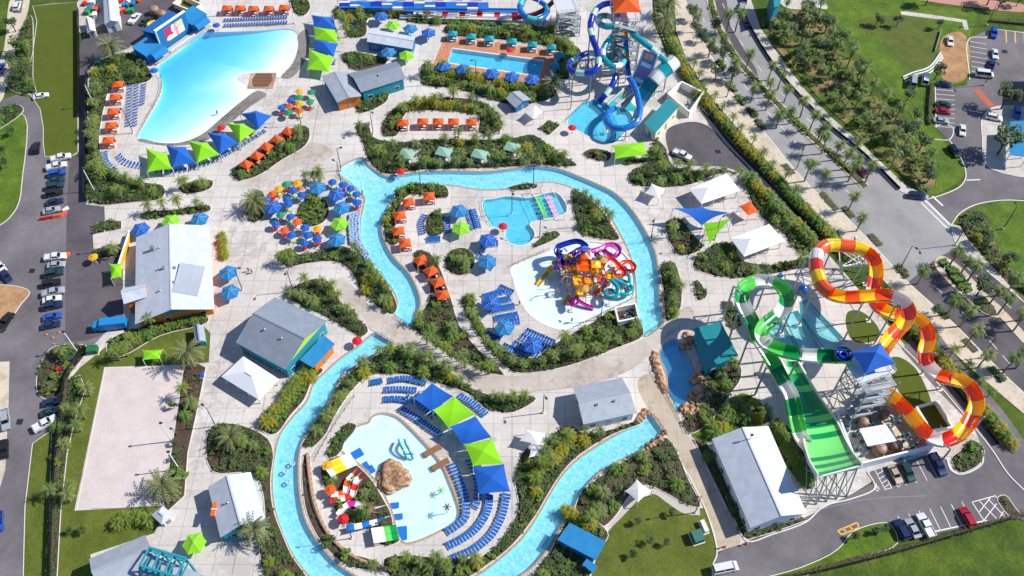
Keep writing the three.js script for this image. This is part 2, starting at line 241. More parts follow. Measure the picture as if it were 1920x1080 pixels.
sheet('footpath', [[-20, 680], [18, 678], [16, 760], [10, 880], [-20, 980]], 0.11, MT.tan, false, { skirt: 0.1 });
sheet('work_yard', [[150, 62], [155, -10], [215, -10], [235, 8], [212, 34], [165, 58]], 0.12, MT.walk, true, { skirt: 0.1 });
// the boulevard on the right
const roadW = [[1278, -30], [1285, 0], [1300, 45], [1330, 100], [1353, 140], [1380, 187], [1440, 257], [1483, 310], [1527, 358], [1570, 392], [1620, 442], [1660, 485], [1703, 531], [1790, 609], [1840, 660], [1890, 710], [1960, 775]];
const roadE = [[1382, -30], [1390, 0], [1407, 50], [1427, 87], [1462, 138], [1492, 175], [1557, 240], [1603, 277], [1647, 317], [1688, 358], [1738, 372], [1783, 420], [1793, 457], [1850, 508], [1920, 567], [1970, 610]];
struct('boulevard', flat(ring([...roadW, ...roadE.slice().reverse()], false), 0.036), MT.road);
struct('new_asphalt', flat(ring([[1703, 529], [1755, 485], [1800, 462], [1850, 508], [1970, 610], [1970, 780], [1890, 708], [1790, 607]], false), 0.042), MT.darkAsphalt);
struct('new_asphalt', flat(ring([[1336, 0], [1352, 40], [1366, 70], [1400, 130], [1425, 160], [1418, 130], [1390, 85], [1370, 50], [1362, 0]], false), 0.042), MT.darkAsphalt);
sheet('lot', [[1818, 72], [1850, 57], [1960, 60], [1960, 378], [1880, 376], [1830, 385], [1795, 405], [1782, 420], [1738, 374], [1760, 368], [1800, 350], [1811, 330], [1803, 300], [1786, 272], [1778, 262], [1755, 240], [1753, 160], [1790, 164], [1812, 160]], 0.046, MT.asphalt, false);
const kerbLine = (pts, m = MT.kerb, w = 0.3) => struct('kerb', kerbGeo(pts, w, 0, 0.16), m);
kerbLine(roadW); kerbLine(roadE.slice(0, 11)); kerbLine(roadE.slice(11)); kerbLine([[1738, 374], [1760, 368], [1800, 350], [1811, 330], [1803, 300], [1786, 272], [1778, 262]]); kerbLine([[1818, 150], [1818, 72], [1850, 70], [1853, 57], [1930, 63]]); kerbLine([[1755, 240], [1753, 160]]); kerbLine([[1785, 420], [1800, 400], [1830, 384], [1880, 376], [1940, 378]]); kerbLine([[1752, 262], [1780, 262], [1786, 240], [1770, 233], [1752, 238]]);
// pavements either side
sheet('pavement', [[1262, -30], [1278, -30], [1285, 0], [1300, 45], [1330, 100], [1353, 140], [1380, 187], [1440, 257], [1483, 310], [1527, 358], [1570, 392], [1620, 442], [1660, 485], [1703, 531], [1790, 609], [1840, 660], [1890, 710], [1960, 775], [1960, 810], [1900, 760], [1830, 700], [1770, 645], [1700, 570], [1650, 520], [1600, 470], [1560, 425], [1500, 375], [1440, 310], [1380, 250], [1330, 190], [1290, 120], [1268, 60]], 0.14, MT.tan, false, { skirt: 0.14 });
sheet('pavement', [[1390, 0], [1407, 50], [1427, 87], [1462, 138], [1492, 175], [1557, 240], [1603, 277], [1647, 317], [1688, 358], [1738, 372], [1742, 368], [1700, 350], [1660, 312], [1610, 265], [1560, 222], [1510, 170], [1480, 130], [1450, 90], [1425, 50], [1408, 0]], 0.14, MT.walk, false, { skirt: 0.14 });
sheet('pavement', [[1783, 420], [1793, 457], [1850, 508], [1920, 567], [1970, 610], [1970, 590], [1900, 530], [1850, 485], [1815, 450], [1800, 425]], 0.14, MT.walk, false, { skirt: 0.14 });
sheet('lawn', [[1535, -30], [1700, -30], [1740, 10], [1830, 20], [1818, 70], [1816, 150], [1780, 160], [1755, 162], [1752, 240], [1800, 300], [1808, 330], [1740, 366], [1700, 345], [1640, 280], [1720, 250], [1600, 90]], 0.08, MT.grass, true);
sheet('mown_patch', [[1600, 45], [1690, 30], [1765, 60], [1762, 100], [1740, 120], [1705, 135], [1650, 70]], 0.09, ground([70, 88, 24], [98, 104, 42], 14, 2.6, 0.5), true);
sheet('bare_earth', [[1768, 70], [1800, 60], [1814, 75], [1812, 145], [1790, 155], [1768, 148], [1762, 110]], 0.1, MT.soil, true);
sheet('lawn', [[1810, 410], [1850, 385], [1960, 378], [1960, 580], [1900, 525], [1830, 450]], 0.1, MT.grass, true, { skirt: 0.1 });
sheet('brick_walk', [[1688, 0], [1700, -2], [1790, 10], [1930, 22], [1930, 12], [1800, -4], [1692, -10]], 0.1, plain(0xb98878, 0.9), true);
sheet('footpath', [[1688, 22], [1700, 22], [1760, 30], [1812, 38], [1816, 56], [1808, 56], [1804, 42], [1755, 36], [1690, 28]], 0.105, MT.walk, false);
sheet('plaza_slab', [[1460, -10], [1530, -10], [1552, 15], [1548, 18], [1520, 12], [1500, 18], [1475, 15], [1462, 5]], 0.1, MT.walk, true);
// median strip
const med = [[1326, -30], [1332, 0], [1341, 35], [1358, 75], [1385, 115], [1420, 155], [1460, 197], [1517, 253], [1573, 303], [1622, 350]];
struct('median', [kerbGeo(med, 3.0, 0, 0.17)], MT.tan);
const isl = ring([[1754, 490], [1766, 482], [1784, 490], [1810, 512], [1850, 555], [1880, 582], [1880, 592], [1862, 594], [1835, 580], [1800, 550], [1770, 520], [1756, 502]], true, 5);
struct('median_island', [flat(isl, 0.18), wall(isl, 0, 0.18)], MT.walk); struct('kerb', [band(offset(isl, 0.25), isl, 0.2), wall(offset(isl, 0.25), 0, 0.2), wall(isl, 0.1, 0.2, true)], MT.kerbYellow);
struct('median', [kerbGeo([[1878, 588], [1900, 612], [1925, 640], [1960, 675]], 2.6, 0, 0.17)], MT.tan);
// painted lines on the roads
const lane = (pts, w = 0.14, y = 0.05, m = MT.paint) => struct('lane_line', strip(pts, w, y), m);
function dashes(pts, n, len, y = 0.052) { const c = new THREE.CatmullRomCurve3(pts.map(([x, q]) => P(x, q))); for (let i = 0; i < n; i++) { const t = (i + 0.5) / n, a = c.getPointAt(t), d = c.getTangentAt(t); struct('lane_dash', strip([[a.x - d.x * len / 2, a.z - d.z * len / 2], [a.x + d.x * len / 2, a.z + d.z * len / 2]], 0.16, y, false), MT.paint); } }
dashes([[1306, 0], [1325, 50], [1360, 110], [1400, 165], [1450, 222], [1500, 275], [1550, 322], [1600, 370]], 14, 3);
dashes([[1352, 0], [1378, 60], [1410, 110], [1450, 158], [1500, 210], [1560, 265], [1620, 318]], 13, 3);
dashes([[1745, 530], [1790, 572], [1840, 622], [1900, 690]], 6, 3); dashes([[1800, 490], [1850, 535], [1900, 582]], 4, 3);
lane([[1735, 376], [1788, 428]], 0.5); lane([[1727, 380], [1780, 432]], 0.35); lane([[1748, 368], [1768, 386]], 0.5);
lane([[1812, 338], [1838, 337]], 0.35, 0.06); lane([[1816, 207], [1842, 212]], 0.35, 0.06);
// stalls in the upper right lot
for (let i = 0; i < 7; i++) { const y = 78 + i * 9.2; lane([[1819, y], [1850, y + 5]], 0.16, 0.06); }
for (let i = 0; i < 9; i++) { const y = 168 + i * 8.6; lane([[1755, y], [1790, y + 3]], 0.16, 0.06); }
for (let i = 0; i < 5; i++) lane([[1886 + i * 17, 58 + i], [1887 + i * 17, 80 + i]], 0.4, 0.06, MT.kerbYellow);
struct('brick_crossing', strip([[1830, 168], [1860, 200]], 2.2, 0.06), plain(0xb5604c, 0.9));
const entry = sheet('forecourt', [[1842, 222], [1870, 200], [1960, 215], [1960, 330], [1860, 318], [1845, 300], [1842, 260]], 0.15, MT.walk, true, { skirt: 0.1, kerb: true });
// lower right lot
const lot2 = [[1340, 1110], [1340, 1045], [1358, 1030], [1388, 1022], [1400, 1016], [1500, 975], [1560, 945], [1635, 908], [1630, 885], [1750, 850], [1775, 862], [1782, 885], [1800, 890], [1836, 875], [1845, 850], [1825, 800], [1760, 735], [1690, 655], [1740, 600], [1800, 680], [1880, 770], [1915, 820], [1960, 870], [1960, 1000], [1902, 968], [1850, 980], [1690, 1015], [1680, 985], [1660, 980], [1600, 995], [1570, 1030], [1500, 1065], [1420, 1110]];
sheet('service_lot', lot2, DECK + 0.02, MT.asphalt, false, { skirt: 0.15 });
sheet('meadow', [[1480, 1110], [1560, 1082], [1700, 1043], [1920, 975], [1960, 970], [1960, 1110]], 0.05, MT.meadow, false);
sheet('lawn', [[1420, 1090], [1500, 1066], [1570, 1032], [1600, 998], [1650, 982], [1668, 984], [1682, 1018], [1600, 1048], [1520, 1075], [1480, 1090]], DECK + 0.03, MT.grass, true, { kerb: true });
const L2 = DECK + 0.026, ln2 = (pts, w = 0.14, m) => lane(pts, w, L2, m);
for (let i = 0; i < 8; i++) { const x = 1683 + i * 20, y = 968 - i * 4.5; if (i != 7) ln2([[x, y], [x + 20, y + 41]]); }
ln2([[1682, 1018], [1700, 1010], [1850, 976]], 0.25); for (const [a, b] of [[[1822, 942], [1866, 930]], [[1822, 942], [1848, 982]], [[1866, 930], [1890, 970]], [[1848, 982], [1890, 970]], [[1836, 940], [1870, 975]], [[1852, 936], [1884, 970]], [[1868, 945], [1845, 975]], [[1856, 934], [1836, 960]], [[1882, 958], [1872, 974]]]) ln2([a, b], 0.18);
for (let i = 0; i < 7; i++) { const x = 1640 + i * 19.5, y = 882 - i * 4.6; if (i != 1) ln2([[x, y], [x + 20, y + 38]]); } ln2([[1652, 878], [1672, 916]]); ln2([[1660, 918], [1672, 915]]);
for (let i = 0; i < 4; i++) ln2([[1644 + i * 5, 890 + i * 8], [1655 + i * 4, 884 + i * 8]]);
struct('yellow_hatching', merge([[[1570, 996], [1607, 980]], [[1570, 996], [1578, 1003]], [[1578, 1003], [1610, 990]], [[1607, 980], [1610, 990]], [[1580, 992], [1588, 999]], [[1592, 987], [1600, 995]]].map((l) => strip(l, 0.35, L2))), MT.paintOrange);
ln2([[1460, 968 + 10], [1560, 950], [1640, 935], [1738, 930]], 0.1, MT.grey);
for (const [x, y] of [[1645, 917], [1684, 909]]) { const p = P(x, y); struct('wheelchair_symbol', new THREE.RingGeometry(0.45, 0.62, 20, 1, 0.6, 4.4).rotateX(-Math.PI / 2).translate(p.x, L2, p.z), MT.paint); struct('wheelchair_symbol', merge([strip([[p.x - 0.1, p.z - 0.95], [p.x, p.z - 0.1], [p.x + 0.55, p.z + 0.1]], 0.16, L2 + 0.004, false), new THREE.CircleGeometry(0.16, 12).rotateX(-Math.PI / 2).translate(p.x - 0.1, L2 + 0.004, p.z - 1.1)]), MT.paint); }
struct('kerb', kerbGeo([[1338, 1110], [1336, 1062], [1344, 1040], [1340, 1010], [1322, 955], [1290, 890]], 0.28, 0.1, DECK + 0.15), MT.kerb);
struct('kerb', kerbGeo([[1360, 930], [1388, 1000], [1402, 1016], [1450, 1002], [1510, 980], [1545, 950], [1600, 935], [1640, 915], [1626, 885]], 0.28, 0.1, DECK + 0.17), MT.kerb);
struct('kerb', kerbGeo([[1775, 862], [1782, 882], [1797, 890], [1822, 884], [1842, 868], [1840, 845]], 0.28, 0.1, DECK + 0.17), MT.kerb);
struct('kerb', kerbGeo([[1660, 620], [1740, 700], [1800, 770], [1860, 845], [1890, 890], [1930, 930]], 0.28, 0.1, DECK + 0.15, true), MT.kerb);
// asphalt pocket behind the slide tower, and the lane behind the pavilions
sheet('service_court', [[1250, 245], [1275, 232], [1310, 230], [1338, 245], [1365, 275], [1400, 310], [1480, 400], [1545, 445], [1530, 455], [1470, 410], [1420, 365], [1395, 330], [1360, 315], [1300, 312], [1265, 305], [1252, 280]], DECK + 0.01, MT.darkAsphalt, true, { kerb: true });
// lawns and paths laid on the deck
const LW = DECK + 0.014;
sheet('volleyball_sand', [[198, 692], [343, 687], [306, 943], [145, 955]], LW + 0.01, MT.sand, false, { kerb: MT.offwhite });
struct('lawn', flat(ring([[150, 690], [200, 650], [250, 640], [380, 610], [395, 625], [392, 680], [346, 684], [196, 689], [140, 958], [306, 948], [312, 965], [300, 980], [290, 1000], [170, 1040], [175, 1080], [160, 1110], [105, 1110], [112, 900], [125, 720]], false), LW), MT.lawn);
struct('lawn', flat(ring([[1100, 1110], [1120, 1040], [1130, 1010], [1150, 985], [1190, 940], [1240, 920], [1300, 950], [1322, 955], [1342, 1015], [1340, 1110]], false), LW), MT.lawn);
struct('lawn', flat(ring([[1296, 818], [1330, 782], [1366, 752], [1392, 738], [1420, 750], [1446, 790], [1390, 802], [1330, 828]], true), LW), MT.grass);
for (const pts of [[[1590, 585], [1610, 583], [1635, 600], [1650, 625], [1640, 640], [1600, 640], [1586, 610]], [[1665, 675], [1685, 670], [1715, 690], [1735, 725], [1745, 760], [1725, 770], [1700, 755], [1680, 725]]]) struct('lawn', flat(ring(pts, true, 5), LW), MT.turf);
struct('terrace_paving', flat(ring([[835, 66], [1048, 96], [1026, 162], [812, 122]], false), DECK + 0.01, [offset(RINGS.terrace_pool, 0.3)]), MT.paver);
struct('footbridge', [flat(ring([[628, 548], [662, 590], [700, 622], [745, 648], [800, 678], [850, 708], [905, 738], [960, 740], [1000, 735], [1100, 722], [1190, 690], [1240, 640], [1300, 590], [1290, 575], [1245, 615], [1200, 640], [1120, 670], [1000, 702], [940, 705], [880, 690], [820, 655], [780, 622], [735, 590], [700, 578], [665, 540], [640, 520]], true, 4), DECK + 0.12)], MT.bridge);

struct('stained_paving', flat(ring([[500, 300], [540, 278], [590, 268], [625, 285], [612, 300], [560, 312], [520, 330], [470, 352], [462, 344]], true, 4), DECK + 0.006), MT.bridge);
struct('service_path', flat(ring([[1222, 700], [1248, 728], [1285, 810], [1310, 850], [1348, 930], [1388, 1018], [1345, 1030], [1322, 955], [1286, 880], [1248, 816], [1220, 776], [1195, 716]], true, 4), DECK + 0.006), (() => { const m = MT.tan.clone(); m.color.setRGB(0.8, 0.78, 0.76); return m; })());
struct('curved_path', strip([[1205, 916], [1232, 920], [1258, 938], [1285, 955], [1312, 958]], 2.2, LW + 0.006), MT.walk); struct('curved_path', strip([[1190, 932], [1166, 958], [1142, 982]], 2, LW + 0.006), MT.walk);
// ---------- plants ----------
// keep plants clear of buildings, cabanas, tables and slides: quads and [x, y, radius] circles
const KEEP = [[[1045, 1012], [1117, 1050], [1136, 1017], [1068, 982]], [[1092, 1074], [1116, 1076], [1122, 1050], [1098, 1046]], [[442, 650], [545, 700], [620, 605], [515, 557]], [[390, 913], [413, 1015], [500, 985], [470, 885]], [[1290, 616], [1326, 700], [1388, 672], [1351, 604]], [[1090, 800], [1196, 778], [1166, 708], [1074, 726]], [[1205, 235], [1228, 256], [1276, 202], [1252, 180]], [[600, 142], [630, 200], [765, 155], [743, 112]], [[555, 675], [590, 700], [632, 648], [607, 622]], [[362, 612], [366, 650], [388, 645], [382, 608]], [[1150, 584], [1192, 576], [1198, 606], [1156, 614]], [[1333, 825], [1407, 1000], [1515, 970], [1441, 797]], [[983, 803], [1028, 810], [1014, 862], [974, 850]], [[606, 874], [666, 850], [690, 884], [640, 905]], [[610, 915], [655, 905], [690, 880], [694, 896], [668, 935], [612, 945]], [[630, 970], [650, 938], [736, 945], [738, 958], [648, 960]], [[645, 996], [648, 984], [738, 966], [740, 976]], [[695, 1018], [698, 1002], [750, 992], [752, 1010]], [[708, 905], [730, 870], [770, 900], [745, 930]]].map((q) => q.map(([x, y]) => { const p = P(x, y); return new THREE.Vector2(p.x, p.z); }));
const KEEPC = [[763, 296, 3.8], [832, 293, 3.8], [899, 297, 3.8], [960, 284, 3.8], ...[[220, 157], [215, 181], [211, 208], [207, 234], [202, 262], [540, 245], [519, 260], [499, 274], [481, 291], [461, 307], [755, 229], [792, 227], [821, 227], [850, 227], [884, 228], [804, 367], [766, 378], [749, 403], [747, 432], [759, 455], [789, 487], [808, 507], [821, 528], [830, 552], [848, 62], [883, 67], [917, 71], [960, 76], [998, 82], [1034, 87], [1049, 102], [1040, 122], [1034, 143]].map(([x, y]) => [x, y + 8, 2.4])].map(([x, y, r]) => { const p = P(x, y); return [p.x, p.z, r]; });
const blocked = (x, z, m = 0.6) => KEEP.some((q) => inside(m > 0 ? offset(q, m) : q, x, z)) || KEEPC.some(([a, b, r]) => Math.hypot(x - a, z - b) < r + m * 0.5);
const MARKS = [['the wave pool', 340, 160], ['the food court', 590, 400], ['the terrace pool', 930, 120], ['the slide splash pool', 1130, 230], ['the splash pad', 1080, 540], ['the activity pool', 970, 400], ['the family pool', 750, 900], ['the grotto pool', 1270, 700], ['the volleyball sand', 250, 820], ['the big white hall', 320, 510], ['the food hall', 530, 620], ['the changing hall', 690, 160], ['the sage cabanas', 850, 290], ['the white pavilions', 1370, 410], ['the maintenance hall', 1420, 900], ['the east river', 1080, 900], ['the west river', 540, 880], ['the kitchen', 730, 70], ['the river island', 850, 470], ['the locker hall', 440, 950], ['the entrance car park', 90, 600], ['the blue shed', 1090, 1020], ['the river hut', 1130, 750], ['the plaza', 560, 280], ['the footbridge', 780, 640], ['the lower right lot', 1800, 860], ['the traffic island', 1820, 530], ['the turf field', 60, 120], ['the road junction', 1860, 450]].map(([n, x, y]) => [n, P(x, y)]);
const near = (p) => MARKS.reduce((a, b) => (Math.hypot(b[1].x - p.x, b[1].z - p.z) < Math.hypot(a[1].x - p.x, a[1].z - p.z) ? b : a))[0];
const leafMat = (a, b, o = {}) => new THREE.MeshPhysicalMaterial({ color: new THREE.Color(...a), roughness: 0.75, transmission: 0.25, thickness: 0, ...o, ...(b ? {} : {}) });
const LF = { palm: leafMat([0.143, 0.218, 0.034]), palm2: leafMat([0.202, 0.260, 0.059]), date: leafMat([0.202, 0.227, 0.076]), areca: leafMat([0.185, 0.260, 0.021]), gold: leafMat([0.336, 0.311, 0.013]), oak: leafMat([0.063, 0.109, 0.029]), shrub: leafMat([0.071, 0.134, 0.025]), bright: leafMat([0.134, 0.252, 0.025]), olive: leafMat([0.118, 0.147, 0.042]), grassy: leafMat([0.202, 0.227, 0.101]), purple: leafMat([0.143, 0.076, 0.076]) };
function frond(len, droop, w, up, turn, n = 7, fold = 0.5) { // one arching leaf with separate leaflets
  const pos = [], c = Math.cos(turn), s = Math.sin(turn), pt = (t) => { const a = up - droop * t * t, r = len * t; return [Math.cos(up - droop * t * 0.5) * r, Math.sin(up - droop * t * 0.62) * r, a]; };
  for (let i = 0; i < n; i++) { const t0 = (i + 0.35) / n, t1 = (i + 1.1) / n, t2 = Math.min(1, (i + 1.9) / n), A = pt(t0), B = pt(t1), C = pt(t2), ww = w * Math.sin(Math.PI * Math.min(0.96, 0.22 + t0 * 0.75));
    for (const k of [-1, 1]) { const q = [[A[0], A[1], 0], [B[0], B[1], 0], [C[0], C[1] - ww * fold, k * ww]]; if (k > 0) q.reverse(); for (const [x, y, z] of q) pos.push(x * c - z * s, y, x * s + z * c); } }
  return pos;
}
function crownGeo(n, len, w, lo, hi, droop, y, fold) { const pos = []; for (let i = 0; i < n; i++) { const f = i / n, up = lo + (hi - lo) * f; const p = frond(len * rr(0.85, 1.08), droop * rr(0.8, 1.2), w, up, i * 2.4 + rr(-0.3, 0.3), 7, fold); for (let k = 0; k < p.length; k += 3) pos.push(p[k], p[k + 1] + y, p[k + 2]); } return rawGeo(pos); }
function trunkGeo(h, r0, r1, lean = 0) { const g = new THREE.CylinderGeometry(r1, r0, h, 8, 5).translate(0, h / 2, 0), p = g.attributes.position; for (let i = 0; i < p.count; i++) { const t = p.getY(i) / h; p.setX(i, p.getX(i) * (1 + 0.12 * Math.sin(t * 40)) + lean * t * t); } g.computeVertexNormals(); return g; }
const PALM = {
  sabal: [0, 1, 2].map((k) => { const h = 6.2 + k * 0.8, l = [0, 0.4, -0.35][k]; return proto([['trunk', trunkGeo(h, 0.24, 0.18, l), MT.trunk], ['crown', crownGeo(32, 2.15, 0.62, -0.7, 1.25, 1.3, h, 0.3).translate(l, 0, 0), [LF.palm, LF.palm2, LF.palm][k]]]); }),
  short: [0, 1, 2].map((k) => { const h = 3 + k * 0.7; return proto([['trunk', trunkGeo(h, 0.17, 0.13, [0.2, -0.2, 0.1][k]), MT.trunk], ['crown', crownGeo(20, 1.8, 0.5, -0.5, 1.2, 1.3, h, 0.35).translate([0.2, -0.2, 0.1][k], 0, 0), [LF.palm2, LF.palm, LF.areca][k]]]); }),
  date: [0, 1].map((k) => { const h = 3.4 + k * 1.6; return proto([['trunk', trunkGeo(h, 0.42, 0.38), MT.bark], ['crown', crownGeo(46, 4.2, 0.62, -0.35, 1.35, 1.25, h, 0.15), LF.date]]); }),
  areca: [0, 1, 2, 3].map((k) => proto([['stem', merge([0, 1, 2, 3, 4].map((i) => bar(new V3(Math.cos(i * 1.3) * 0.25, 0, Math.sin(i * 1.3) * 0.25), new V3(Math.cos(i * 1.3) * 0.7, 1.4, Math.sin(i * 1.3) * 0.7), 0.05, 5))), MT.trunk], ['foliage', merge([crownGeo(34, 2.0, 0.5, -0.1, 1.4, 1.4, 0.9, 0.4), crownGeo(16, 1.5, 0.45, 0.1, 1.4, 1.4, 1.6, 0.4)]), [LF.areca, LF.bright, LF.gold, LF.palm2][k]]])),
};
function leafCloud(n, rx, ry, rz, size, cy, lumps = 7) { // leaf-sized faces gathered in clumps
  const pos = [], cs = []; for (let i = 0; i < lumps; i++) { const a = rr(0, 6.28), e = rr(-0.4, 1), r = rr(0.3, 0.75); cs.push([Math.cos(a) * rx * r, e * ry * 0.62, Math.sin(a) * rz * r, rr(0.34, 0.55)]); }
  for (let i = 0; i < n; i++) { const c = cs[i % lumps], v = new V3(rr(-1, 1), rr(-1, 1), rr(-1, 1)).normalize().multiplyScalar(Math.cbrt(rr(0.25, 1)) * c[3]), x = c[0] + v.x * rx, y = c[1] + v.y * ry + cy, z = c[2] + v.z * rz, a = rr(0, 6.28), t = rr(-0.7, 0.7), s = size * rr(0.7, 1.3), ux = Math.cos(a) * s, uz = Math.sin(a) * s, vx = -Math.sin(a) * s * Math.cos(t), vy = Math.sin(t) * s, vz = Math.cos(a) * s * Math.cos(t);
    pos.push(x - ux, y, z - uz, x + vx * 0.7, y + vy * 0.7, z + vz * 0.7, x + ux, y, z + uz, x - ux, y, z - uz, x + ux, y, z + uz, x - vx * 0.7, y - vy * 0.7, z - vz * 0.7); }
  return rawGeo(pos);
}
const TREE = [0, 1, 2].map((k) => { const h = 2.2; const limbs = [0, 1, 2, 3].map((i) => bar(new V3(0, h * 0.8, 0), new V3(Math.cos(i * 1.6 + k) * 1.2, h + 1.3, Math.sin(i * 1.6 + k) * 1.2), 0.09, 5, 0.04)); return proto([['trunk', [trunkGeo(h + 0.4, 0.17, 0.12), ...limbs], MT.bark], ['crown', leafCloud(620, 2.1, 1.7, 2.1, 0.22, h + 1.6, 9), [LF.oak, LF.oak, LF.shrub][k]]]); });
const BUSH = [0, 1, 2, 3].map((k) => proto([['stem', bar(new V3(), new V3(0, 0.5, 0), 0.06, 5), MT.bark], ['foliage', leafCloud(190, 0.95, 0.75, 0.95, 0.16, 0.7, 6), [LF.shrub, LF.bright, LF.olive, LF.areca][k]]]));
// ground cover: uncountable low plants, one mass for each tone
const COVER = { shrub: [], bright: [], olive: [], grassy: [], purple: [] };
const tuft = { shrub: leafCloud(26, 0.55, 0.38, 0.55, 0.17, 0.28, 3), bright: leafCloud(26, 0.5, 0.4, 0.5, 0.18, 0.3, 3), olive: leafCloud(26, 0.5, 0.36, 0.5, 0.16, 0.26, 3), grassy: crownGeo(14, 0.6, 0.1, 0.3, 1.3, 1.3, 0.02, 0.2), purple: leafCloud(22, 0.4, 0.3, 0.4, 0.14, 0.22, 3) };
function scatter(r, step, mix, y = 0.2) { // fill a ring with tufts that drift between tones
  let x0 = 1e9, x1 = -1e9, z0 = 1e9, z1 = -1e9; for (const p of r) { x0 = Math.min(x0, p.x); x1 = Math.max(x1, p.x); z0 = Math.min(z0, p.y); z1 = Math.max(z1, p.y); }
  const inr = offset(r, -0.35), off = rr(0, 100);
  for (let x = x0; x < x1; x += step) for (let z = z0; z < z1; z += step) { const px = x + rr(-0.5, 0.5) * step, pz = z + rr(-0.5, 0.5) * step; if (!inside(inr, px, pz)) continue; const n = NB[((Math.floor((px + off) * 26) % 512 + 512) % 512) * 512 + ((Math.floor(pz * 26) % 512 + 512) % 512)]; const k = Math.min(mix.length - 1, Math.max(0, Math.floor(con(n + rr(-0.06, 0.06), 3) * mix.length))); if (mix[k]) if (!blocked(px, pz, -0.5)) COVER[mix[k]].push([px, y, pz, rr(0.85, 1.5)]); }
}
const BEDS = [];
function bed(pts, o = {}) { // a kerbed planting bed with mulch and ground cover
  const r = ring(pts, o.smooth ?? true, 4), y = (o.base ?? DECK) + 0.1; struct('planting_bed', [flat(r, y), wall(r, y - 0.15, y)], o.mat ?? MT.mulch);
  const k = offset(r, 0.16); struct('bed_edging', [band(k, r, y + 0.04), wall(k, y - 0.15, y + 0.04), wall(r, y, y + 0.04, true)], o.edge ?? MT.kerb);
  scatter(r, (o.step ?? 1.0) * 0.8, o.mix ?? ['shrub', 'olive', 'shrub', 'bright', null], y); BEDS.push(r); return r;
}

const LUSH = ['shrub', 'shrub', 'olive', 'bright', 'shrub'], DARK = ['shrub', 'olive', 'purple', 'shrub', null], SPARSE = [null, 'grassy', null, 'shrub', 'purple', null], HEDGE = ['bright', 'shrub', 'bright', 'olive'];
bed([[170, 145], [185, 120], [205, 108], [240, 100], [265, 112], [283, 150], [235, 163], [208, 168], [196, 200], [186, 270], [195, 300], [225, 328], [270, 343], [306, 350], [304, 372], [250, 380], [168, 380], [166, 250]], { mix: LUSH });
bed([[336, 352], [362, 341], [398, 340], [397, 352], [380, 360], [345, 364]], { mix: HEDGE });
bed([[434, 322], [460, 300], [520, 262], [558, 238], [575, 238], [581, 252], [572, 274], [530, 300], [480, 332], [445, 338]], { mix: LUSH });
bed([[546, 2], [570, -5], [582, 15], [570, 30], [556, 28]], { mix: LUSH }); bed([[624, 18], [690, 12], [760, 22], [762, 36], [692, 34], [686, 66], [672, 72], [648, 68], [652, 42], [634, 36]], { mix: LUSH });
bed([[640, 106], [655, 98], [690, 103], [725, 113], [720, 124], [668, 134], [650, 122]], { mix: LUSH }); bed([[668, 192], [690, 174], [722, 158], [727, 188], [700, 206], [672, 213]], { mix: LUSH });
bed([[788, 150], [800, 118], [815, 124], [880, 135], [960, 152], [1042, 168], [1036, 184], [965, 198], [920, 188], [850, 166], [797, 162]], { mix: LUSH, step: 0.9 });
bed([[835, 50], [900, 55], [1000, 68], [1070, 82], [1090, 100], [1062, 150], [1044, 146], [1050, 98], [960, 78], [838, 64]], { mix: LUSH, step: 0.9 });
bed([[762, 34], [900, 42], [1000, 50], [1040, 58], [1036, 64], [900, 50], [764, 42]], { mix: HEDGE, step: 0.8 });
bed([[714, 246], [730, 212], [770, 192], [850, 184], [912, 196], [940, 226], [938, 246], [915, 252], [898, 250], [897, 216], [800, 208], [762, 212], [744, 255], [720, 256]], { mix: DARK });
bed([[668, 238], [690, 236], [700, 258], [745, 268], [800, 262], [870, 264], [960, 260], [1000, 254], [1040, 284], [1082, 311], [1048, 313], [1000, 309], [960, 314], [850, 318], [797, 319], [757, 324], [728, 328], [707, 319], [692, 303], [680, 270]], { mix: LUSH });
bed([[1008, 242], [1030, 226], [1050, 236], [1030, 254]], { mix: LUSH, smooth: false }); bed([[1092, 290], [1110, 280], [1145, 288], [1140, 302], [1110, 300]], { mix: DARK });
bed([[1170, 302], [1240, 292], [1242, 300], [1172, 312]], { mix: HEDGE, smooth: false });
const HW = bed([[1222, -25], [1246, -25], [1262, 60], [1282, 105], [1330, 180], [1400, 262], [1480, 350], [1560, 428], [1610, 490], [1598, 500], [1540, 440], [1460, 360], [1380, 275], [1305, 190], [1258, 112], [1234, 45]], { mix: HEDGE, step: 0.85, base: 0.1, smooth: false });
bed([[1215, 305], [1228, 262], [1245, 275], [1262, 312], [1300, 322], [1360, 318], [1395, 338], [1430, 372], [1500, 432], [1545, 470], [1530, 482], [1490, 470], [1470, 440], [1420, 400], [1385, 330], [1350, 326], [1290, 348], [1240, 352], [1185, 345], [1180, 325]], { mix: LUSH });
bed([[1250, 415], [1275, 412], [1298, 440], [1318, 464], [1278, 480], [1256, 456]], { mix: DARK }); bed([[1298, 500], [1320, 472], [1350, 456], [1378, 462], [1386, 486], [1440, 498], [1500, 486], [1540, 480], [1530, 496], [1480, 508], [1400, 522], [1340, 518]], { mix: LUSH });
bed([[1240, 497], [1262, 492], [1274, 520], [1278, 550], [1272, 585], [1250, 604], [1246, 580], [1243, 540]], { mix: LUSH }); bed([[1300, 527], [1312, 530], [1326, 552], [1322, 560], [1306, 564]], { mix: HEDGE, smooth: false }); bed([[1352, 566], [1372, 566], [1392, 610], [1372, 622], [1360, 600]], { mix: LUSH, smooth: false });
bed([[1076, 358], [1096, 366], [1130, 398], [1150, 430], [1160, 450], [1120, 448], [1092, 440], [1076, 400]], { mix: LUSH }); bed([[720, 408], [738, 378], [744, 362], [765, 348], [835, 350], [838, 372], [770, 366], [752, 382], [740, 420], [748, 455], [732, 462], [722, 440]], { mix: HEDGE });
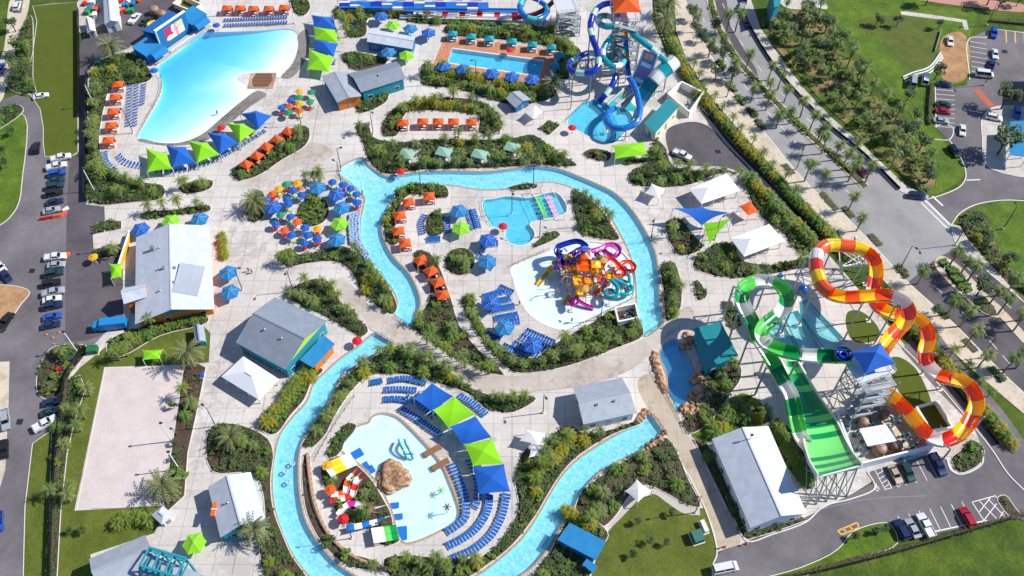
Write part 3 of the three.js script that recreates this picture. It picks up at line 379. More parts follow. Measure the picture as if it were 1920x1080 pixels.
bed([[556, 402], [566, 380], [586, 372], [608, 376], [617, 398], [606, 418], [580, 426], [562, 418]], { mix: HEDGE }); bed([[462, 395], [470, 366], [490, 360], [498, 380], [490, 412], [472, 418]], { mix: LUSH });
bed([[518, 480], [545, 466], [560, 478], [600, 472], [640, 462], [662, 472], [690, 498], [718, 526], [738, 556], [744, 580], [732, 592], [706, 574], [678, 548], [660, 512], [630, 492], [580, 494], [540, 500]], { mix: LUSH }); bed([[535, 552], [560, 534], [590, 524], [618, 530], [636, 558], [668, 586], [690, 622], [676, 632], [640, 612], [600, 590], [560, 572]], { mix: DARK });
bed([[775, 612], [790, 588], [806, 560], [800, 520], [775, 500], [784, 470], [810, 480], [845, 560], [860, 610], [900, 660], [945, 704], [890, 690], [830, 658], [790, 628]], { mix: DARK });
bed([[866, 562], [884, 556], [900, 600], [922, 632], [960, 662], [1000, 672], [1050, 640], [1100, 612], [1160, 580], [1188, 590], [1206, 628], [1150, 655], [1060, 688], [975, 700], [950, 690], [905, 640], [878, 600]], { mix: LUSH });
for (const p of [[[834, 490], [848, 470], [870, 466], [888, 478], [887, 502], [866, 517], [842, 510]], [[798, 420], [806, 402], [824, 398], [835, 410], [832, 436], [814, 444], [800, 438]], [[952, 353], [1000, 345], [1008, 352], [965, 358]], [[998, 466], [1022, 440], [1042, 434], [1050, 442], [1012, 462]]]) bed(p, { mix: LUSH });
bed([[586, 838], [565, 838], [576, 820], [600, 786], [622, 758], [640, 715], [664, 694], [700, 672], [740, 650], [790, 662], [835, 692], [880, 722], [920, 742], [985, 742], [1005, 748], [960, 774], [915, 768], [880, 740], [830, 722], [780, 706], [730, 702], [690, 706], [664, 728], [636, 766], [606, 820]], { mix: LUSH });
bed([[612, 850], [650, 795], [668, 798], [662, 812], [646, 830], [640, 846], [620, 862]], { mix: LUSH }); bed([[604, 872], [640, 856], [664, 870], [694, 898], [720, 940], [733, 965], [742, 1008], [750, 1012], [735, 1022], [700, 1018], [694, 996], [640, 972], [622, 940], [606, 905]], { mix: ['shrub', null, 'bright', null, 'shrub'] });
bed([[570, 858], [580, 850], [580, 920], [596, 975], [640, 1030], [700, 1052], [720, 1066], [660, 1064], [620, 1036], [590, 995], [572, 945]], { mix: SPARSE }); bed([[720, 1050], [760, 1042], [830, 1048], [900, 1046], [950, 1000], [972, 950], [966, 900], [975, 860], [990, 840], [1004, 862], [1030, 825], [1062, 798], [1092, 812], [1150, 806], [1200, 788], [1205, 792], [1150, 814], [1084, 855], [1052, 888], [1028, 925], [1004, 966], [960, 1022], [915, 1058], [860, 1090], [740, 1090]], { mix: LUSH });
bed([[1090, 924], [1108, 908], [1140, 884], [1180, 860], [1222, 836], [1250, 822], [1290, 900], [1312, 950], [1290, 948], [1250, 926], [1210, 910], [1180, 930], [1150, 972], [1128, 988], [1080, 970]], { mix: ['grassy', 'shrub', 'grassy', 'olive', null] }); bed([[1030, 1040], [1054, 992], [1075, 965], [1120, 980], [1140, 1005], [1110, 1040], [1100, 1090], [1000, 1100], [1012, 1060]], { mix: LUSH });
bed([[1280, 790], [1300, 770], [1318, 740], [1312, 700], [1330, 688], [1384, 682], [1388, 710], [1368, 740], [1340, 780], [1300, 812], [1286, 808]], { mix: DARK }); bed([[1440, 806], [1456, 790], [1475, 800], [1528, 910], [1512, 918]], { mix: HEDGE, step: 0.85 }); bed([[1303, 828], [1322, 826], [1360, 905], [1404, 990], [1500, 968], [1512, 976], [1450, 998], [1400, 1012], [1384, 996], [1340, 905]], { mix: LUSH, smooth: false });
bed([[1784, 862], [1800, 846], [1820, 826], [1842, 838], [1840, 864], [1822, 880], [1798, 886]], { mix: LUSH }); bed([[1870, 935], [1884, 930], [1900, 950], [1912, 968], [1896, 970], [1880, 955]], { mix: SPARSE }); bed([[398, 884], [396, 802], [440, 796], [500, 822], [512, 850], [507, 900], [512, 955], [530, 1005], [548, 1045], [575, 1090], [505, 1095], [488, 1030], [498, 985], [478, 890]], { mix: ['shrub', 'olive', null, 'grassy', 'shrub', null] }); bed([[488, 800], [505, 770], [540, 735], [562, 700], [575, 690], [592, 690], [606, 694], [584, 718], [570, 750], [544, 780], [520, 812], [505, 815]], { mix: HEDGE });
bed([[346, 688], [370, 682], [386, 690], [372, 760], [352, 850], [346, 930], [312, 962], [308, 944]], { mix: SPARSE, smooth: false });
bed([[70, 708], [82, 672], [100, 652], [140, 646], [164, 652], [150, 680], [128, 712], [108, 742], [86, 748], [72, 736]], { mix: ['bright', null, 'shrub', null], base: 0.03 }); bed([[172, 424], [200, 414], [228, 416], [228, 430], [178, 440]], { mix: LUSH, smooth: false }); bed([[178, 468], [226, 458], [228, 480], [184, 486]], { mix: LUSH, smooth: false }); bed([[264, 402], [330, 394], [392, 386], [394, 396], [340, 404], [268, 412]], { mix: HEDGE });
bed([[205, 640], [260, 616], [340, 600], [390, 596], [388, 606], [300, 630], [230, 668], [205, 668]], { mix: ['bright', 'shrub', null, 'bright'] }); bed([[98, 810], [112, 760], [130, 712], [150, 705], [160, 730], [140, 790], [126, 850], [114, 960], [106, 1100], [92, 1100]], { mix: LUSH, smooth: false });
// landscape between boulevard and lawn
const GLADE = bed([[1425, 40], [1470, 22], [1540, 24], [1575, 70], [1605, 120], [1650, 190], [1700, 240], [1742, 290], [1755, 330], [1740, 364], [1700, 340], [1650, 292], [1590, 236], [1530, 178], [1480, 118], [1440, 72]], { mix: [null, 'shrub', null, 'olive', null, 'bright', null, null], base: 0.0, edge: MT.grass, step: 1.3, mat: ground([78, 98, 24], [138, 116, 82], 26, 5, 0.4) });
bed([[1800, 412], [1830, 396], [1850, 408], [1872, 470], [1920, 530], [1960, 570], [1960, 600], [1880, 520], [1820, 450]], { mix: ['olive', null, 'shrub', 'bright', null], base: 0.06, edge: MT.mulch, mat: ground([84, 84, 40], [128, 104, 78], 20, 4, 0.4) });
bed([[38, 60], [58, 30], [62, 90], [62, 150], [66, 176], [42, 176], [16, 164], [24, 120]], { mix: LUSH, base: 0.05 }); bed([[0, 205], [30, 196], [44, 206], [30, 222], [-20, 250]], { mix: LUSH, base: 0.05 });
// small kerbed squares along the boulevard and the median
const SQ = [[1297, 18], [1306, 50], [1320, 72], [1338, 92], [1352, 122], [1372, 165], [1388, 188], [1410, 212], [1425, 235], [1478, 318], [1548, 372], [1590, 398], [1640, 450], [1690, 510], [1765, 587], [1818, 648], [1868, 702], [1560, 385]];
for (const [x, y] of SQ) { const p = P(x, y), q = P(x + 12, y + 13), d = new V3().subVectors(q, p).normalize(), n = new V3(-d.z, 0, d.x), c = (a, b) => new THREE.Vector2(p.x + d.x * a + n.x * b, p.z + d.z * a + n.z * b), r = [c(-2.2, -0.9), c(2.2, -0.9), c(2.2, 0.9), c(-2.2, 0.9)]; struct('planting_bed', [flat(r, 0.2), wall(r, 0.05, 0.2)], MT.mulch); scatter(offset(r, 0.3), 0.62, [pick(['bright', 'shrub', 'olive', 'grassy'])], 0.2); }
const medC = new THREE.CatmullRomCurve3(med.map(([x, y]) => P(x, y)));
for (let i = 0; i < 17; i++) { const t = (i + 0.5) / 17, p = medC.getPointAt(t), d = medC.getTangentAt(t), n = new V3(-d.z, 0, d.x), c = (a, b) => new THREE.Vector2(p.x + d.x * a + n.x * b, p.z + d.z * a + n.z * b), r = [c(-3.2, -0.8), c(3.2, -0.8), c(3.2, 0.8), c(-3.2, 0.8)]; struct('planting_bed', [flat(r, 0.22), wall(r, 0.1, 0.22)], MT.mulch); scatter(offset(r, 0.3), 0.6, [['bright'], ['grassy'], ['shrub', 'bright']][i % 3], 0.22); }
for (const p of [[[1758, 494], [1768, 486], [1776, 494], [1770, 506]], [[1770, 508], [1780, 497], [1824, 545], [1808, 550]], [[1822, 566], [1846, 560], [1868, 588], [1850, 590]]]) bed(p, { base: 0.12, mix: pick([['bright'], ['grassy', 'shrub']]), step: 0.7 });
// sorted planting: palms and shrubs one by one. [x, y of the base, kind, variant, scale]
const jit = () => rr(0, 6.28);
function palms(kind, list, label, group, name = 'palm_tree', s0 = 0.9, s1 = 1.12, h = 0.2) { list.forEach(([x, y], i) => { const p = P(x, y, h); p.y = h - 0.05; place(PALM[kind][Math.floor(rnd() * PALM[kind].length)], name, group ? label : `${label} near ${near(p)}`, kind === 'areca' ? 'shrub' : 'palm', group ?? `${name} near ${near(p)}`, p, jit(), rr(s0, s1)); }); }
palms('sabal', [[1306, 60], [1328, 108], [1350, 100], [1372, 146], [1397, 135], [1407, 192], [1436, 206], [1455, 240], [1478, 232], [1530, 270], [1508, 340], [1540, 350], [1590, 395], [1606, 433], [1440, 150], [1470, 192], [1540, 288], [1590, 340], [1563, 300]], 'tall cabbage palm in the pavement beds of the boulevard', 'palms along the boulevard', 'palm_tree', 0.9, 1.05, 0.14);
palms('sabal', [[1378, 60], [1362, 62], [1500, 220], [1518, 244], [1536, 268], [1578, 318], [1598, 330], [1622, 342], [1458, 168], [1440, 182], [1600, 290], [1660, 300], [1668, 318]], 'tall cabbage palm on the planted median of the boulevard', 'palms on the median', 'palm_tree', 0.9, 1.1, 0.14);
palms('sabal', [[1720, 532], [1780, 498], [1800, 515], [1812, 530], [1855, 570], [1870, 590], [1775, 590], [1800, 612], [1808, 650], [1832, 690], [1880, 700], [1900, 620], [1915, 600], [1885, 552], [1905, 690]], 'tall cabbage palm by the dark new asphalt and its island', 'palms by the island', 'palm_tree', 0.95, 1.15, 0.14);
const scatterIn = (r, n, min = 2.5) => { const o = [], xs = r.map((p) => p.x), zs = r.map((p) => p.y), x0 = Math.min(...xs), x1 = Math.max(...xs), z0 = Math.min(...zs), z1 = Math.max(...zs); let tries = 0; while (o.length < n && tries++ < 4000) { const p = new V3(rr(x0, x1), 0, rr(z0, z1)); if (inside(offset(r, -0.8), p.x, p.z) && !blocked(p.x, p.z) && o.every((q) => q.distanceTo(p) > min)) o.push(p); } return o; };
for (const p of scatterIn(GLADE, 40, 4.4)) place(pick(PALM.sabal), 'palm_tree', 'cabbage palm in the thicket beside the lawn', 'palm', 'palms in the thicket', p, jit(), rr(0.7, 1));
for (const p of scatterIn(GLADE, 13, 5)) place(pick(TREE), 'oak_tree', 'small dark round oak in the thicket beside the lawn', 'tree', 'oaks in the thicket', p, jit(), rr(0.9, 1.45));
for (const p of scatterIn(GLADE, 40, 3)) place(pick(BUSH), 'shrub', 'leafy shrub in the thicket beside the lawn', 'shrub', 'shrubs in the thicket', p, jit(), rr(1.2, 2));
palms('date', [[481, 394], [216, 112], [1037, 176], [1242, 62], [1250, 30], [437, 832], [312, 922], [361, 682], [484, 1008], [1066, 40]], 'broad spiky date palm with a stout trunk', null, 'date_palm', 0.9, 1.15);
palms('short', [[345, 357], [352, 353], [382, 354], [283, 400], [310, 398], [338, 395], [371, 390], [574, 342], [590, 341], [602, 339], [170, 742], [161, 785], [153, 809], [139, 919], [133, 939], [225, 675], [240, 668], [247, 655], [650, 70], [645, 54], [548, 500], [530, 495], [215, 480], [188, 178], [182, 204], [178, 243], [184, 258], [186, 330], [200, 340], [1238, 330], [1236, 352], [1262, 430], [1258, 445], [820, 500], [870, 498], [600, 342], [815, 202], [783, 204], [827, 192], [850, 186], [883, 198], [757, 212], [922, 222], [934, 232], [936, 250], [860, 262], [836, 268], [1012, 310], [1040, 300], [1057, 304]], 'short cabbage palm in a bed', null, 'palm_tree', 0.95, 1.25);
const along = (pts, n) => { const c = new THREE.CatmullRomCurve3(pts.map(([x, y]) => P(x, y))); return Array.from({ length: n }, (_, i) => c.getPointAt((i + 0.5) / n)); };
function row(pts, n, k, label, group, s0 = 0.9, s1 = 1.2) { for (const p of along(pts, n)) { p.y = 0.2; p.x += rr(-0.4, 0.4); p.z += rr(-0.5, 0.5); place(PALM.areca[pick(k)], 'areca_palm', label, 'shrub', group, p, jit(), rr(s0, s1)); } }
row([[1256, 80], [1300, 165], [1360, 240], [1440, 325], [1520, 410], [1590, 485]], 46, [0, 2, 2, 1], 'golden areca clump in the tall hedge beside the boulevard pavement', 'hedge along the boulevard', 1.0, 1.35);
row([[1650, 560], [1720, 630], [1790, 710], [1850, 785], [1900, 840]], 26, [0, 1, 2], 'bright areca clump in the hedge behind the orange slide', 'hedge behind the orange slide', 1.0, 1.3);
row([[1398, 338], [1440, 378], [1480, 415], [1525, 462]], 13, [0, 2, 1], 'areca clump in the hedge behind the white pavilions', 'hedge behind the pavilions', 1.1, 1.5);
row([[800, 140], [880, 150], [960, 165], [1030, 178]], 26, [0, 2, 1], 'areca clump in the hedge below the terrace pool', 'hedge below the terrace pool', 0.9, 1.2); row([[805, 152], [880, 165], [950, 184], [1000, 186]], 16, [1, 0, 3], 'areca clump in the hedge below the terrace pool', 'hedge below the terrace pool', 0.8, 1.1);
row([[842, 57], [900, 60], [1000, 72], [1066, 88], [1056, 140]], 26, [0, 2, 1, 3], 'areca clump in the hedge behind the teal cabanas', 'hedge behind the teal cabanas', 0.9, 1.2);
row([[745, 206], [800, 200], [850, 203], [895, 208]], 17, [2, 2, 0], 'golden areca clump behind the orange cabana row', 'hedge behind the orange cabanas', 0.9, 1.15);
row([[418, 442], [421, 466], [423, 488]], 7, [2], 'golden areca clump in the narrow strip beside the big white roof', 'golden strip of shrubs', 0.7, 0.9);
row([[498, 800], [530, 760], [560, 720], [584, 700]], 14, [2, 0, 2], 'golden areca clump on the outer bank of the west river', 'hedge on the outer river bank', 0.9, 1.2); row([[1060, 962], [1085, 978], [1110, 990]], 7, [2], 'golden areca clump beside the blue shed', 'hedge beside the blue shed', 0.8, 1);
row([[1452, 800], [1480, 850], [1512, 905]], 11, [0, 1], 'bright areca clump beside the green slide', 'hedge beside the green slide', 0.9, 1.2); row([[1000, 905], [1020, 880], [1050, 845], [1075, 820]], 8, [2, 0], 'golden areca clump by the east river bank', 'shrubs on the east river bank', 0.9, 1.2);
row([[215, 668], [245, 650], [290, 625], [340, 605], [385, 600]], 14, [1, 0], 'bright areca clump below the orange gable wall', 'shrubs below the orange gable', 0.6, 0.9); row([[215, 985], [250, 975], [285, 985]], 6, [1, 0], 'bright areca clump on the lawn below the volleyball sand', 'shrubs below the volleyball sand', 0.9, 1.2);
// fill the remaining beds
BEDS.forEach((r, i) => {
  const a = Math.abs(area2(r)); if (a < 25 || r === GLADE || r === HW) return;
  const put = (list, pr, name, what, cat, s0, s1) => { for (const p of list) { const s = rr(s0, s1), w = `${s > (s0 + s1) / 2 + 0.1 ? 'large' : s < (s0 + s1) / 2 - 0.1 ? 'small' : 'mid-sized'} ${what} ${near(p)}`; place(pick(pr), name, w, cat, w.slice(w.indexOf(' ') + 1), p.setY(0.22), jit(), pr === BUSH ? new V3(s * rr(0.75, 1.35), s * rr(0.6, 1.25), s * rr(0.75, 1.35)) : s); } };
  put(scatterIn(r, Math.min(16, Math.floor(a / 30)), 2), BUSH, 'shrub', 'rounded leafy shrub in a bed near', 'shrub', 0.8, 1.5);
  put(scatterIn(r, Math.min(10, Math.floor(a / 55)), 3), PALM.areca, 'areca_palm', 'loose areca palm clump in a bed near', 'shrub', 0.75, 1.15);
  put(scatterIn(r, Math.min(6, Math.floor(a / 100)), 4), PALM.short, 'palm_tree', 'bushy cabbage palm in a bed near', 'palm', 0.9, 1.2);
});
for (const [x, y, s] of [[1300, 40, 1], [1340, 62, 1], [1355, 118, 1.2], [1372, 152, 1], [1316, 80, 0.9], [1340, 150, 1.1], [1650, 50, 0.7], [1642, 48, 0.8], [1680, 50, 0.8], [1758, 55, 0.7], [1735, 10, 1.3], [1850, 10, 1.4], [1870, 18, 1.2], [1876, 205, 1.7], [1870, 290, 1.9], [1752, 150, 1.1], [1700, 190, 0.9], [1712, 230, 0.9], [1830, 555, 1.3], [1905, 12, 0.9], [1820, 430, 1], [1840, 460, 1], [1885, 500, 1], [30, 60, 1], [44, 100, 1.2], [30, 130, 1.1], [50, 150, 1.2], [35, 165, 1], [25, 255, 0.6], [14, 315, 0.7], [10, 290, 0.6], [210, 480, 0.7]]) { const p = P(x, y); p.y = 0.05; place(pick(TREE), 'oak_tree', 'young dark green oak on the verge or lawn', 'tree', 'young oaks on the verges', p, jit(), s); }
for (const [x, y] of [[1195, 983], [1258, 966], [1217, 1018], [1247, 1022], [1187, 1044], [1600, 1010], [1640, 1000], [1655, 996], [328, 766], [330, 835], [160, 1000], [135, 1000]]) { const p = P(x, y); p.y = DECK; place(pick(TREE), 'sapling', 'thin newly planted sapling on the park grass', 'tree', 'saplings on the grass', p, jit(), rr(0.38, 0.5)); }
// clipped hedges drawn as runs of foliage
function hedge(pts, w, h, label, m = LF.shrub) { const c = new THREE.CatmullRomCurve3(pts.map(([x, y]) => P(x, y, 0))), L = c.getLength(), pos = [], n = Math.floor(L * 34), t = thing('hedge', label, 'hedge', null, c.getPointAt(0)); const o = t.position; for (let i = 0; i < n; i++) { const p = c.getPointAt(rnd()), d = rr(-0.5, 0.5) * w, y = rr(0.1, 1) * h, s = rr(0.14, 0.26), a = jit(); const X = p.x + d - o.x, Y = y + 0.1, Z = p.z + rr(-0.5, 0.5) * w - o.z; pos.push(X - Math.cos(a) * s, Y, Z - Math.sin(a) * s, X + Math.sin(a) * s * 0.5, Y + rr(-0.1, 0.2), Z + Math.cos(a) * s, X + Math.cos(a) * s, Y, Z + Math.sin(a) * s); } part('foliage', rawGeo(pos), m, t); part('woody_core', kerbGeo(c.getPoints(20).map((p) => [p.x - o.x, p.z - o.z]), w * 0.5, 0, h * 0.7, false), MT.bark, t); }
hedge([[1745, 160], [1742, 200], [1740, 235]], 1.4, 1.6, 'dark clipped hedge on the edge of the upper lot'); hedge([[1425, 1100], [1500, 1078], [1600, 1052], [1700, 1028], [1850, 985], [1920, 965]], 1.2, 1.3, 'long low dark hedge between the lower lot and the meadow', LF.oak); hedge([[128, 715], [118, 800], [108, 900], [100, 1000], [96, 1100]], 1.4, 1.7, 'dark hedge along the car park fence below the entrance', LF.oak);
hedge([[1680, 318], [1735, 366]], 1.2, 0.8, 'low bright hedge at the road end of the lawn', LF.bright);
hedge([[1855, 40], [1940, 48]], 1.6, 1.1, 'dark hedge above the upper lot', LF.oak);

function palmRow(pts, n, where) { for (const p of along(pts, n)) { p.x += rr(-0.7, 0.7); p.z += rr(-0.7, 0.7); if (blocked(p.x, p.z, 0.2)) continue; place(pick(PALM.short), 'palm_tree', 'slim short palm ' + where, 'palm', 'palms ' + where, p.setY(0.2), jit(), rr(0.75, 1.05)); } }
palmRow([[795, 640], [860, 680], [930, 705]], 9, 'along the lower kerb of the island footpath'); palmRow([[880, 590], [905, 640], [950, 680], [985, 692]], 8, 'in the strip between island path and loungers'); palmRow([[1000, 690], [1080, 672], [1150, 648], [1195, 628]], 8, 'along the curved kerb above the long footpath'); palmRow([[1248, 505], [1266, 540], [1262, 585]], 6, 'in the narrow bed right of the lazy river'); palmRow([[1092, 370], [1120, 395], [1145, 425]], 5, 'on the inner bank right of the activity pool'); palmRow([[700, 675], [760, 660], [820, 690], [870, 725]], 9, 'on the bank below the footbridge'); palmRow([[660, 470], [690, 505], [725, 545], [735, 575]], 8, 'on the bank above the footbridge'); palmRow([[560, 545], [610, 540], [650, 585], [680, 618]], 6, 'in the bed behind the food hall'); palmRow([[700, 295], [790, 312], [880, 312], [960, 305], [1040, 306]], 12, 'along the north kerb of the lazy river'); palmRow([[610, 800], [640, 760], [665, 725]], 6, 'between ramp and west river'); palmRow([[915, 752], [950, 760], [990, 750]], 4, 'in the bed behind the outermost sail'); palmRow([[180, 160], [178, 230], [184, 300], [215, 335], [280, 360]], 12, 'behind the left wave pool cabanas'); palmRow([[1260, 320], [1320, 330], [1390, 345]], 6, 'in the bed above the upper pavilion'); palmRow([[730, 1060], [820, 1060], [900, 1055]], 7, 'below the lounger tiers'); palmRow([[1000, 890], [1030, 845], [1080, 815], [1140, 815]], 6, 'on the upper bank of the east river');

{ const r = ring([[1310, 815], [1340, 782], [1390, 745], [1430, 762], [1444, 790], [1390, 800], [1335, 826]], true); for (const p of scatterIn(r, 12, 2.2)) place(pick(PALM.areca), 'areca_palm', 'leafy palm clump on the shaded grass above the maintenance hall', 'shrub', 'clumps above the maintenance hall', p.setY(0.16), jit(), rr(0.8, 1.3)); }
palmRow([[1290, 120], [1330, 182], [1380, 242], [1440, 308], [1500, 372]], 12, 'between the boulevard hedge and the pavement'); palmRow([[1650, 540], [1720, 610], [1800, 690], [1870, 760]], 9, 'on the pavement beside the orange slide hedge');
// ---------- umbrellas, cabanas, chairs ----------
const fabric = (c) => { const t = tex(128, (i, x, y) => { const v = 232 + NC[(y * 4 % 512) * 512 + x * 4 % 512] * 23; return [v, v, v]; }, 1); return new THREE.MeshPhysicalMaterial({ color: c, map: t, roughness: 0.85, transmission: 0.12, thickness: 0 }); };
const FB = { blue: fabric(0x0062c6), sky: fabric(0x1284c4), lime: fabric(0x90de06), orange: fabric(0xf8600e), yellow: fabric(0xf8b008), red: fabric(0xdc0e22), green: fabric(0x12986a), teal: fabric(0x12a3b4), sage: fabric(0x9cc6b0), white: fabric(0xf2f2f0), grey: fabric(0xc9ccd4) };
const CN = { blue: 'royal blue', sky: 'sky blue', lime: 'lime green', orange: 'orange', yellow: 'yellow', red: 'red', green: 'sea green', teal: 'teal', sage: 'sage green', white: 'white' };
function canopyGeo(R, n, y, rise, flap) { const pos = []; for (let i = 0; i < n; i++) { const a = i / n * 6.2832, b = (i + 1) / n * 6.2832, S = 4; const pt = (t, u) => { const x0 = Math.cos(a) * (1 - u) + Math.cos(b) * u, z0 = Math.sin(a) * (1 - u) + Math.sin(b) * u, sag = 0.06 * R * Math.sin(Math.PI * u) * t * t; return new V3(x0 * R * t * (1 - 0.05 * Math.sin(Math.PI * u) * t), y + rise * (1 - t) - rise * 0.12 * Math.sin(Math.PI * t) - sag * 0.4, z0 * R * t * (1 - 0.05 * Math.sin(Math.PI * u) * t)); }; const uv = [];
    for (let s = 0; s < S; s++) for (let u = 0; u < 3; u++) quadPush(pos, uv, pt(s / S, (u + 1) / 3), pt(s / S, u / 3), pt((s + 1) / S, u / 3), pt((s + 1) / S, (u + 1) / 3)); for (let u = 0; u < 3; u++) { const p = pt(1, u / 3), q = pt(1, (u + 1) / 3); quadPush(pos, uv, q, p, p.clone().setY(p.y - flap), q.clone().setY(q.y - flap)); } } return rawGeo(pos); }
function ribs(R, n, y, rise, r) { return merge(Array.from({ length: n }, (_, i) => { const a = i / n * 6.2832; return bar(new V3(0, y + rise - 0.08, 0), new V3(Math.cos(a) * R * 0.97, y - 0.06, Math.sin(a) * R * 0.97), r, 4); })); }
const bigGeo = canopyGeo(2.65, 6, 2.7, 1.0, 0.12), bigRibs = ribs(2.65, 6, 2.7, 1.0, 0.03), smallGeo = canopyGeo(1.35, 8, 2.25, 0.5, 0.14), smallRibs = ribs(1.35, 8, 2.25, 0.5, 0.015);
const UMB = {}; for (const c in FB) { UMB['big_' + c] = proto([['base', cyl(0.35, 0.3, 0.12), MT.grey], ['pole', cyl(0.07, 0.06, 3.6, 0, 0.1), MT.steelWhite], ['canopy', bigGeo, FB[c], [['ribs', bigRibs, MT.steelWhite]]], ['finial', cyl(0.09, 0.02, 0.16, 0, 3.7), MT.steelWhite]]); UMB['small_' + c] = proto([['base', cyl(0.28, 0.24, 0.1), MT.grey], ['pole', cyl(0.03, 0.03, 2.7, 0, 0.1, 0, 6), MT.steelWhite], ['canopy', smallGeo, FB[c], [['ribs', smallRibs, MT.steelWhite]]], ['finial', cyl(0.05, 0.015, 0.1, 0, 2.74, 0, 6), MT.steelWhite]]); }
const under = (x, y, h) => P(x, y, h).setY(DECK);
function big(list, where, group) { for (const [x, y, c] of list) place(UMB['big_' + c], 'shade_umbrella', `large ${CN[c]} hexagonal shade umbrella ${where}`, 'umbrella', group, under(x, y, 3.4), rr(0, 1)); }
function small(list, where, group) { for (const [x, y, c] of list) place(UMB['small_' + c], 'market_umbrella', `small ${CN[c]} umbrella ${where}`, 'umbrella', group, under(x, y, 2.6), rr(0, 1), rr(0.92, 1.06)).rotation.z = rr(-0.05, 0.05); }
big([[714, 28, 'blue'], [736, 44, 'lime'], [769, 51, 'sky'], [803, 59, 'blue'], [728, 95, 'sky'], [762, 101, 'lime']], 'around the white-roofed kitchen', 'umbrellas around the kitchen');
big([[831, 121, 'blue'], [868, 127, 'blue'], [922, 135, 'blue'], [960, 141, 'blue'], [998, 146, 'blue']], 'along the terrace pool edge', 'umbrellas along the terrace pool');
big([[262, 427, 'blue'], [319, 412, 'lime'], [373, 408, 'sky'], [427, 509, 'sky'], [430, 545, 'sky']], 'beside the big white roof', 'umbrellas by the big roof');
big([[595, 350, 'sky'], [630, 362, 'blue'], [640, 387, 'sky'], [636, 417, 'lime'], [631, 447, 'sky'], [511, 386, 'blue']], 'over the food court tables', 'large umbrellas of the food court');
big([[860, 393, 'sky'], [864, 425, 'lime'], [914, 448, 'blue'], [914, 488, 'sky'], [920, 566, 'blue'], [946, 612, 'sky'], [999, 645, 'blue']], 'over loungers on the river island', 'umbrellas on the river island'); big([[363, 1017, 'lime']], 'on the path below the volleyball sand');
small([[560, 170, 'yellow'], [583, 172, 'green'], [560, 182, 'green'], [545, 187, 'blue'], [561, 193, 'yellow'], [580, 190, 'green'], [543, 198, 'orange'], [527, 200, 'blue'], [560, 206, 'orange'], [541, 210, 'green']], 'in the cluster beside the wave pool', 'umbrellas beside the wave pool');
const FC = [[558, 344, 'yellow'], [536, 345, 'green'], [522, 354, 'yellow'], [511, 362, 'orange'], [550, 356, 'blue'], [565, 365, 'blue'], [500, 372, 'blue'], [538, 373, 'blue'], [540, 382, 'blue'], [525, 402, 'green'], [544, 405, 'blue'], [556, 415, 'orange'], [516, 418, 'blue'], [533, 430, 'orange'], [571, 426, 'blue'], [594, 428, 'yellow'], [546, 440, 'blue'], [577, 440, 'blue'], [595, 447, 'blue'], [570, 455, 'blue'], [623, 340, 'blue'], [643, 346, 'blue'], [657, 352, 'blue'], [667, 363, 'blue'], [669, 379, 'blue']];
small(FC, 'over a food court table', 'small umbrellas of the food court');
for (const [x, y] of [[669, 638], [943, 423], [751, 320], [956, 92]]) place(UMB.small_red, 'lifeguard_umbrella', 'red lifeguard umbrella standing at the edge of a pool', 'umbrella', 'lifeguard umbrellas', under(x, y, 2.6)); for (const [x, y, c, w] of [[613, 872, 'yellow', 'at the top of the yellow kiddie slide'], [619, 917, 'orange', 'at the top of the red kiddie slides'], [643, 972, 'red', 'at the top of the blue kiddie slide'], [174, 481, 'yellow', 'on the car park edge'], [1073, 238, 'red', 'beside the slide splash pool'], [288, 131, 'blue', 'at the corner of the wave pool stage'], [405, 46, 'blue', 'beside the loungers above the wave pool'], [414, 238, 'red', 'on the wave pool beach']]) place(UMB['small_' + c], 'market_umbrella', `small ${CN[c]} umbrella ${w}`, 'umbrella', null, under(x, y, 2.6));
// round tables with fixed seats
const tbl = (m) => proto([['tabletop', cyl(0.6, 0.6, 0.06, 0, 0.72, 0, 16), m], ['pedestal', merge([cyl(0.08, 0.06, 0.72), cyl(0.3, 0.3, 0.04)]), MT.grey], ...[0, 1, 2, 3].map((i) => ['seat', merge([cyl(0.22, 0.22, 0.05, Math.cos(i * 1.57 + 0.7) * 1.0, 0.43, Math.sin(i * 1.57 + 0.7) * 1.0, 10), box(0.4, 0.35, 0.05, Math.cos(i * 1.57 + 0.7) * 1.2, 0.62, Math.sin(i * 1.57 + 0.7) * 1.2, -(i * 1.57 + 0.7) + 1.57)]), m]), ['leg_frame', merge([0, 1, 2, 3].map((i) => bar(new V3(0, 0.1, 0), new V3(Math.cos(i * 1.57 + 0.7), 0.43, Math.sin(i * 1.57 + 0.7)), 0.025, 4))), MT.grey]]);
const TB = [tbl(MT.red), tbl(plain(0xb6dc7a, 0.6)), tbl(MT.white)];
FC.forEach(([x, y], i) => { const p = under(x, y, 2.6); p.z += 0.5; place(TB[[0, 0, 1, 0, 1, 2][i % 6]], 'cafe_table', ['red', 'red', 'pale green', 'red', 'pale green', 'white'][i % 6] + ' round table with four fixed seats in the food court', 'table', 'food court tables', p, rr(0, 1.5)); });
[[560, 172], [583, 174], [545, 189], [561, 195], [580, 192], [543, 200], [527, 202], [560, 208]].forEach(([x, y], i) => { const p = under(x, y, 2.6); p.z += 0.5; place(TB[i % 2], 'cafe_table', (i % 2 ? 'pale green' : 'red') + ' round table with four seats beside the wave pool', 'table', 'tables beside the wave pool', p, rr(0, 1.5)); });
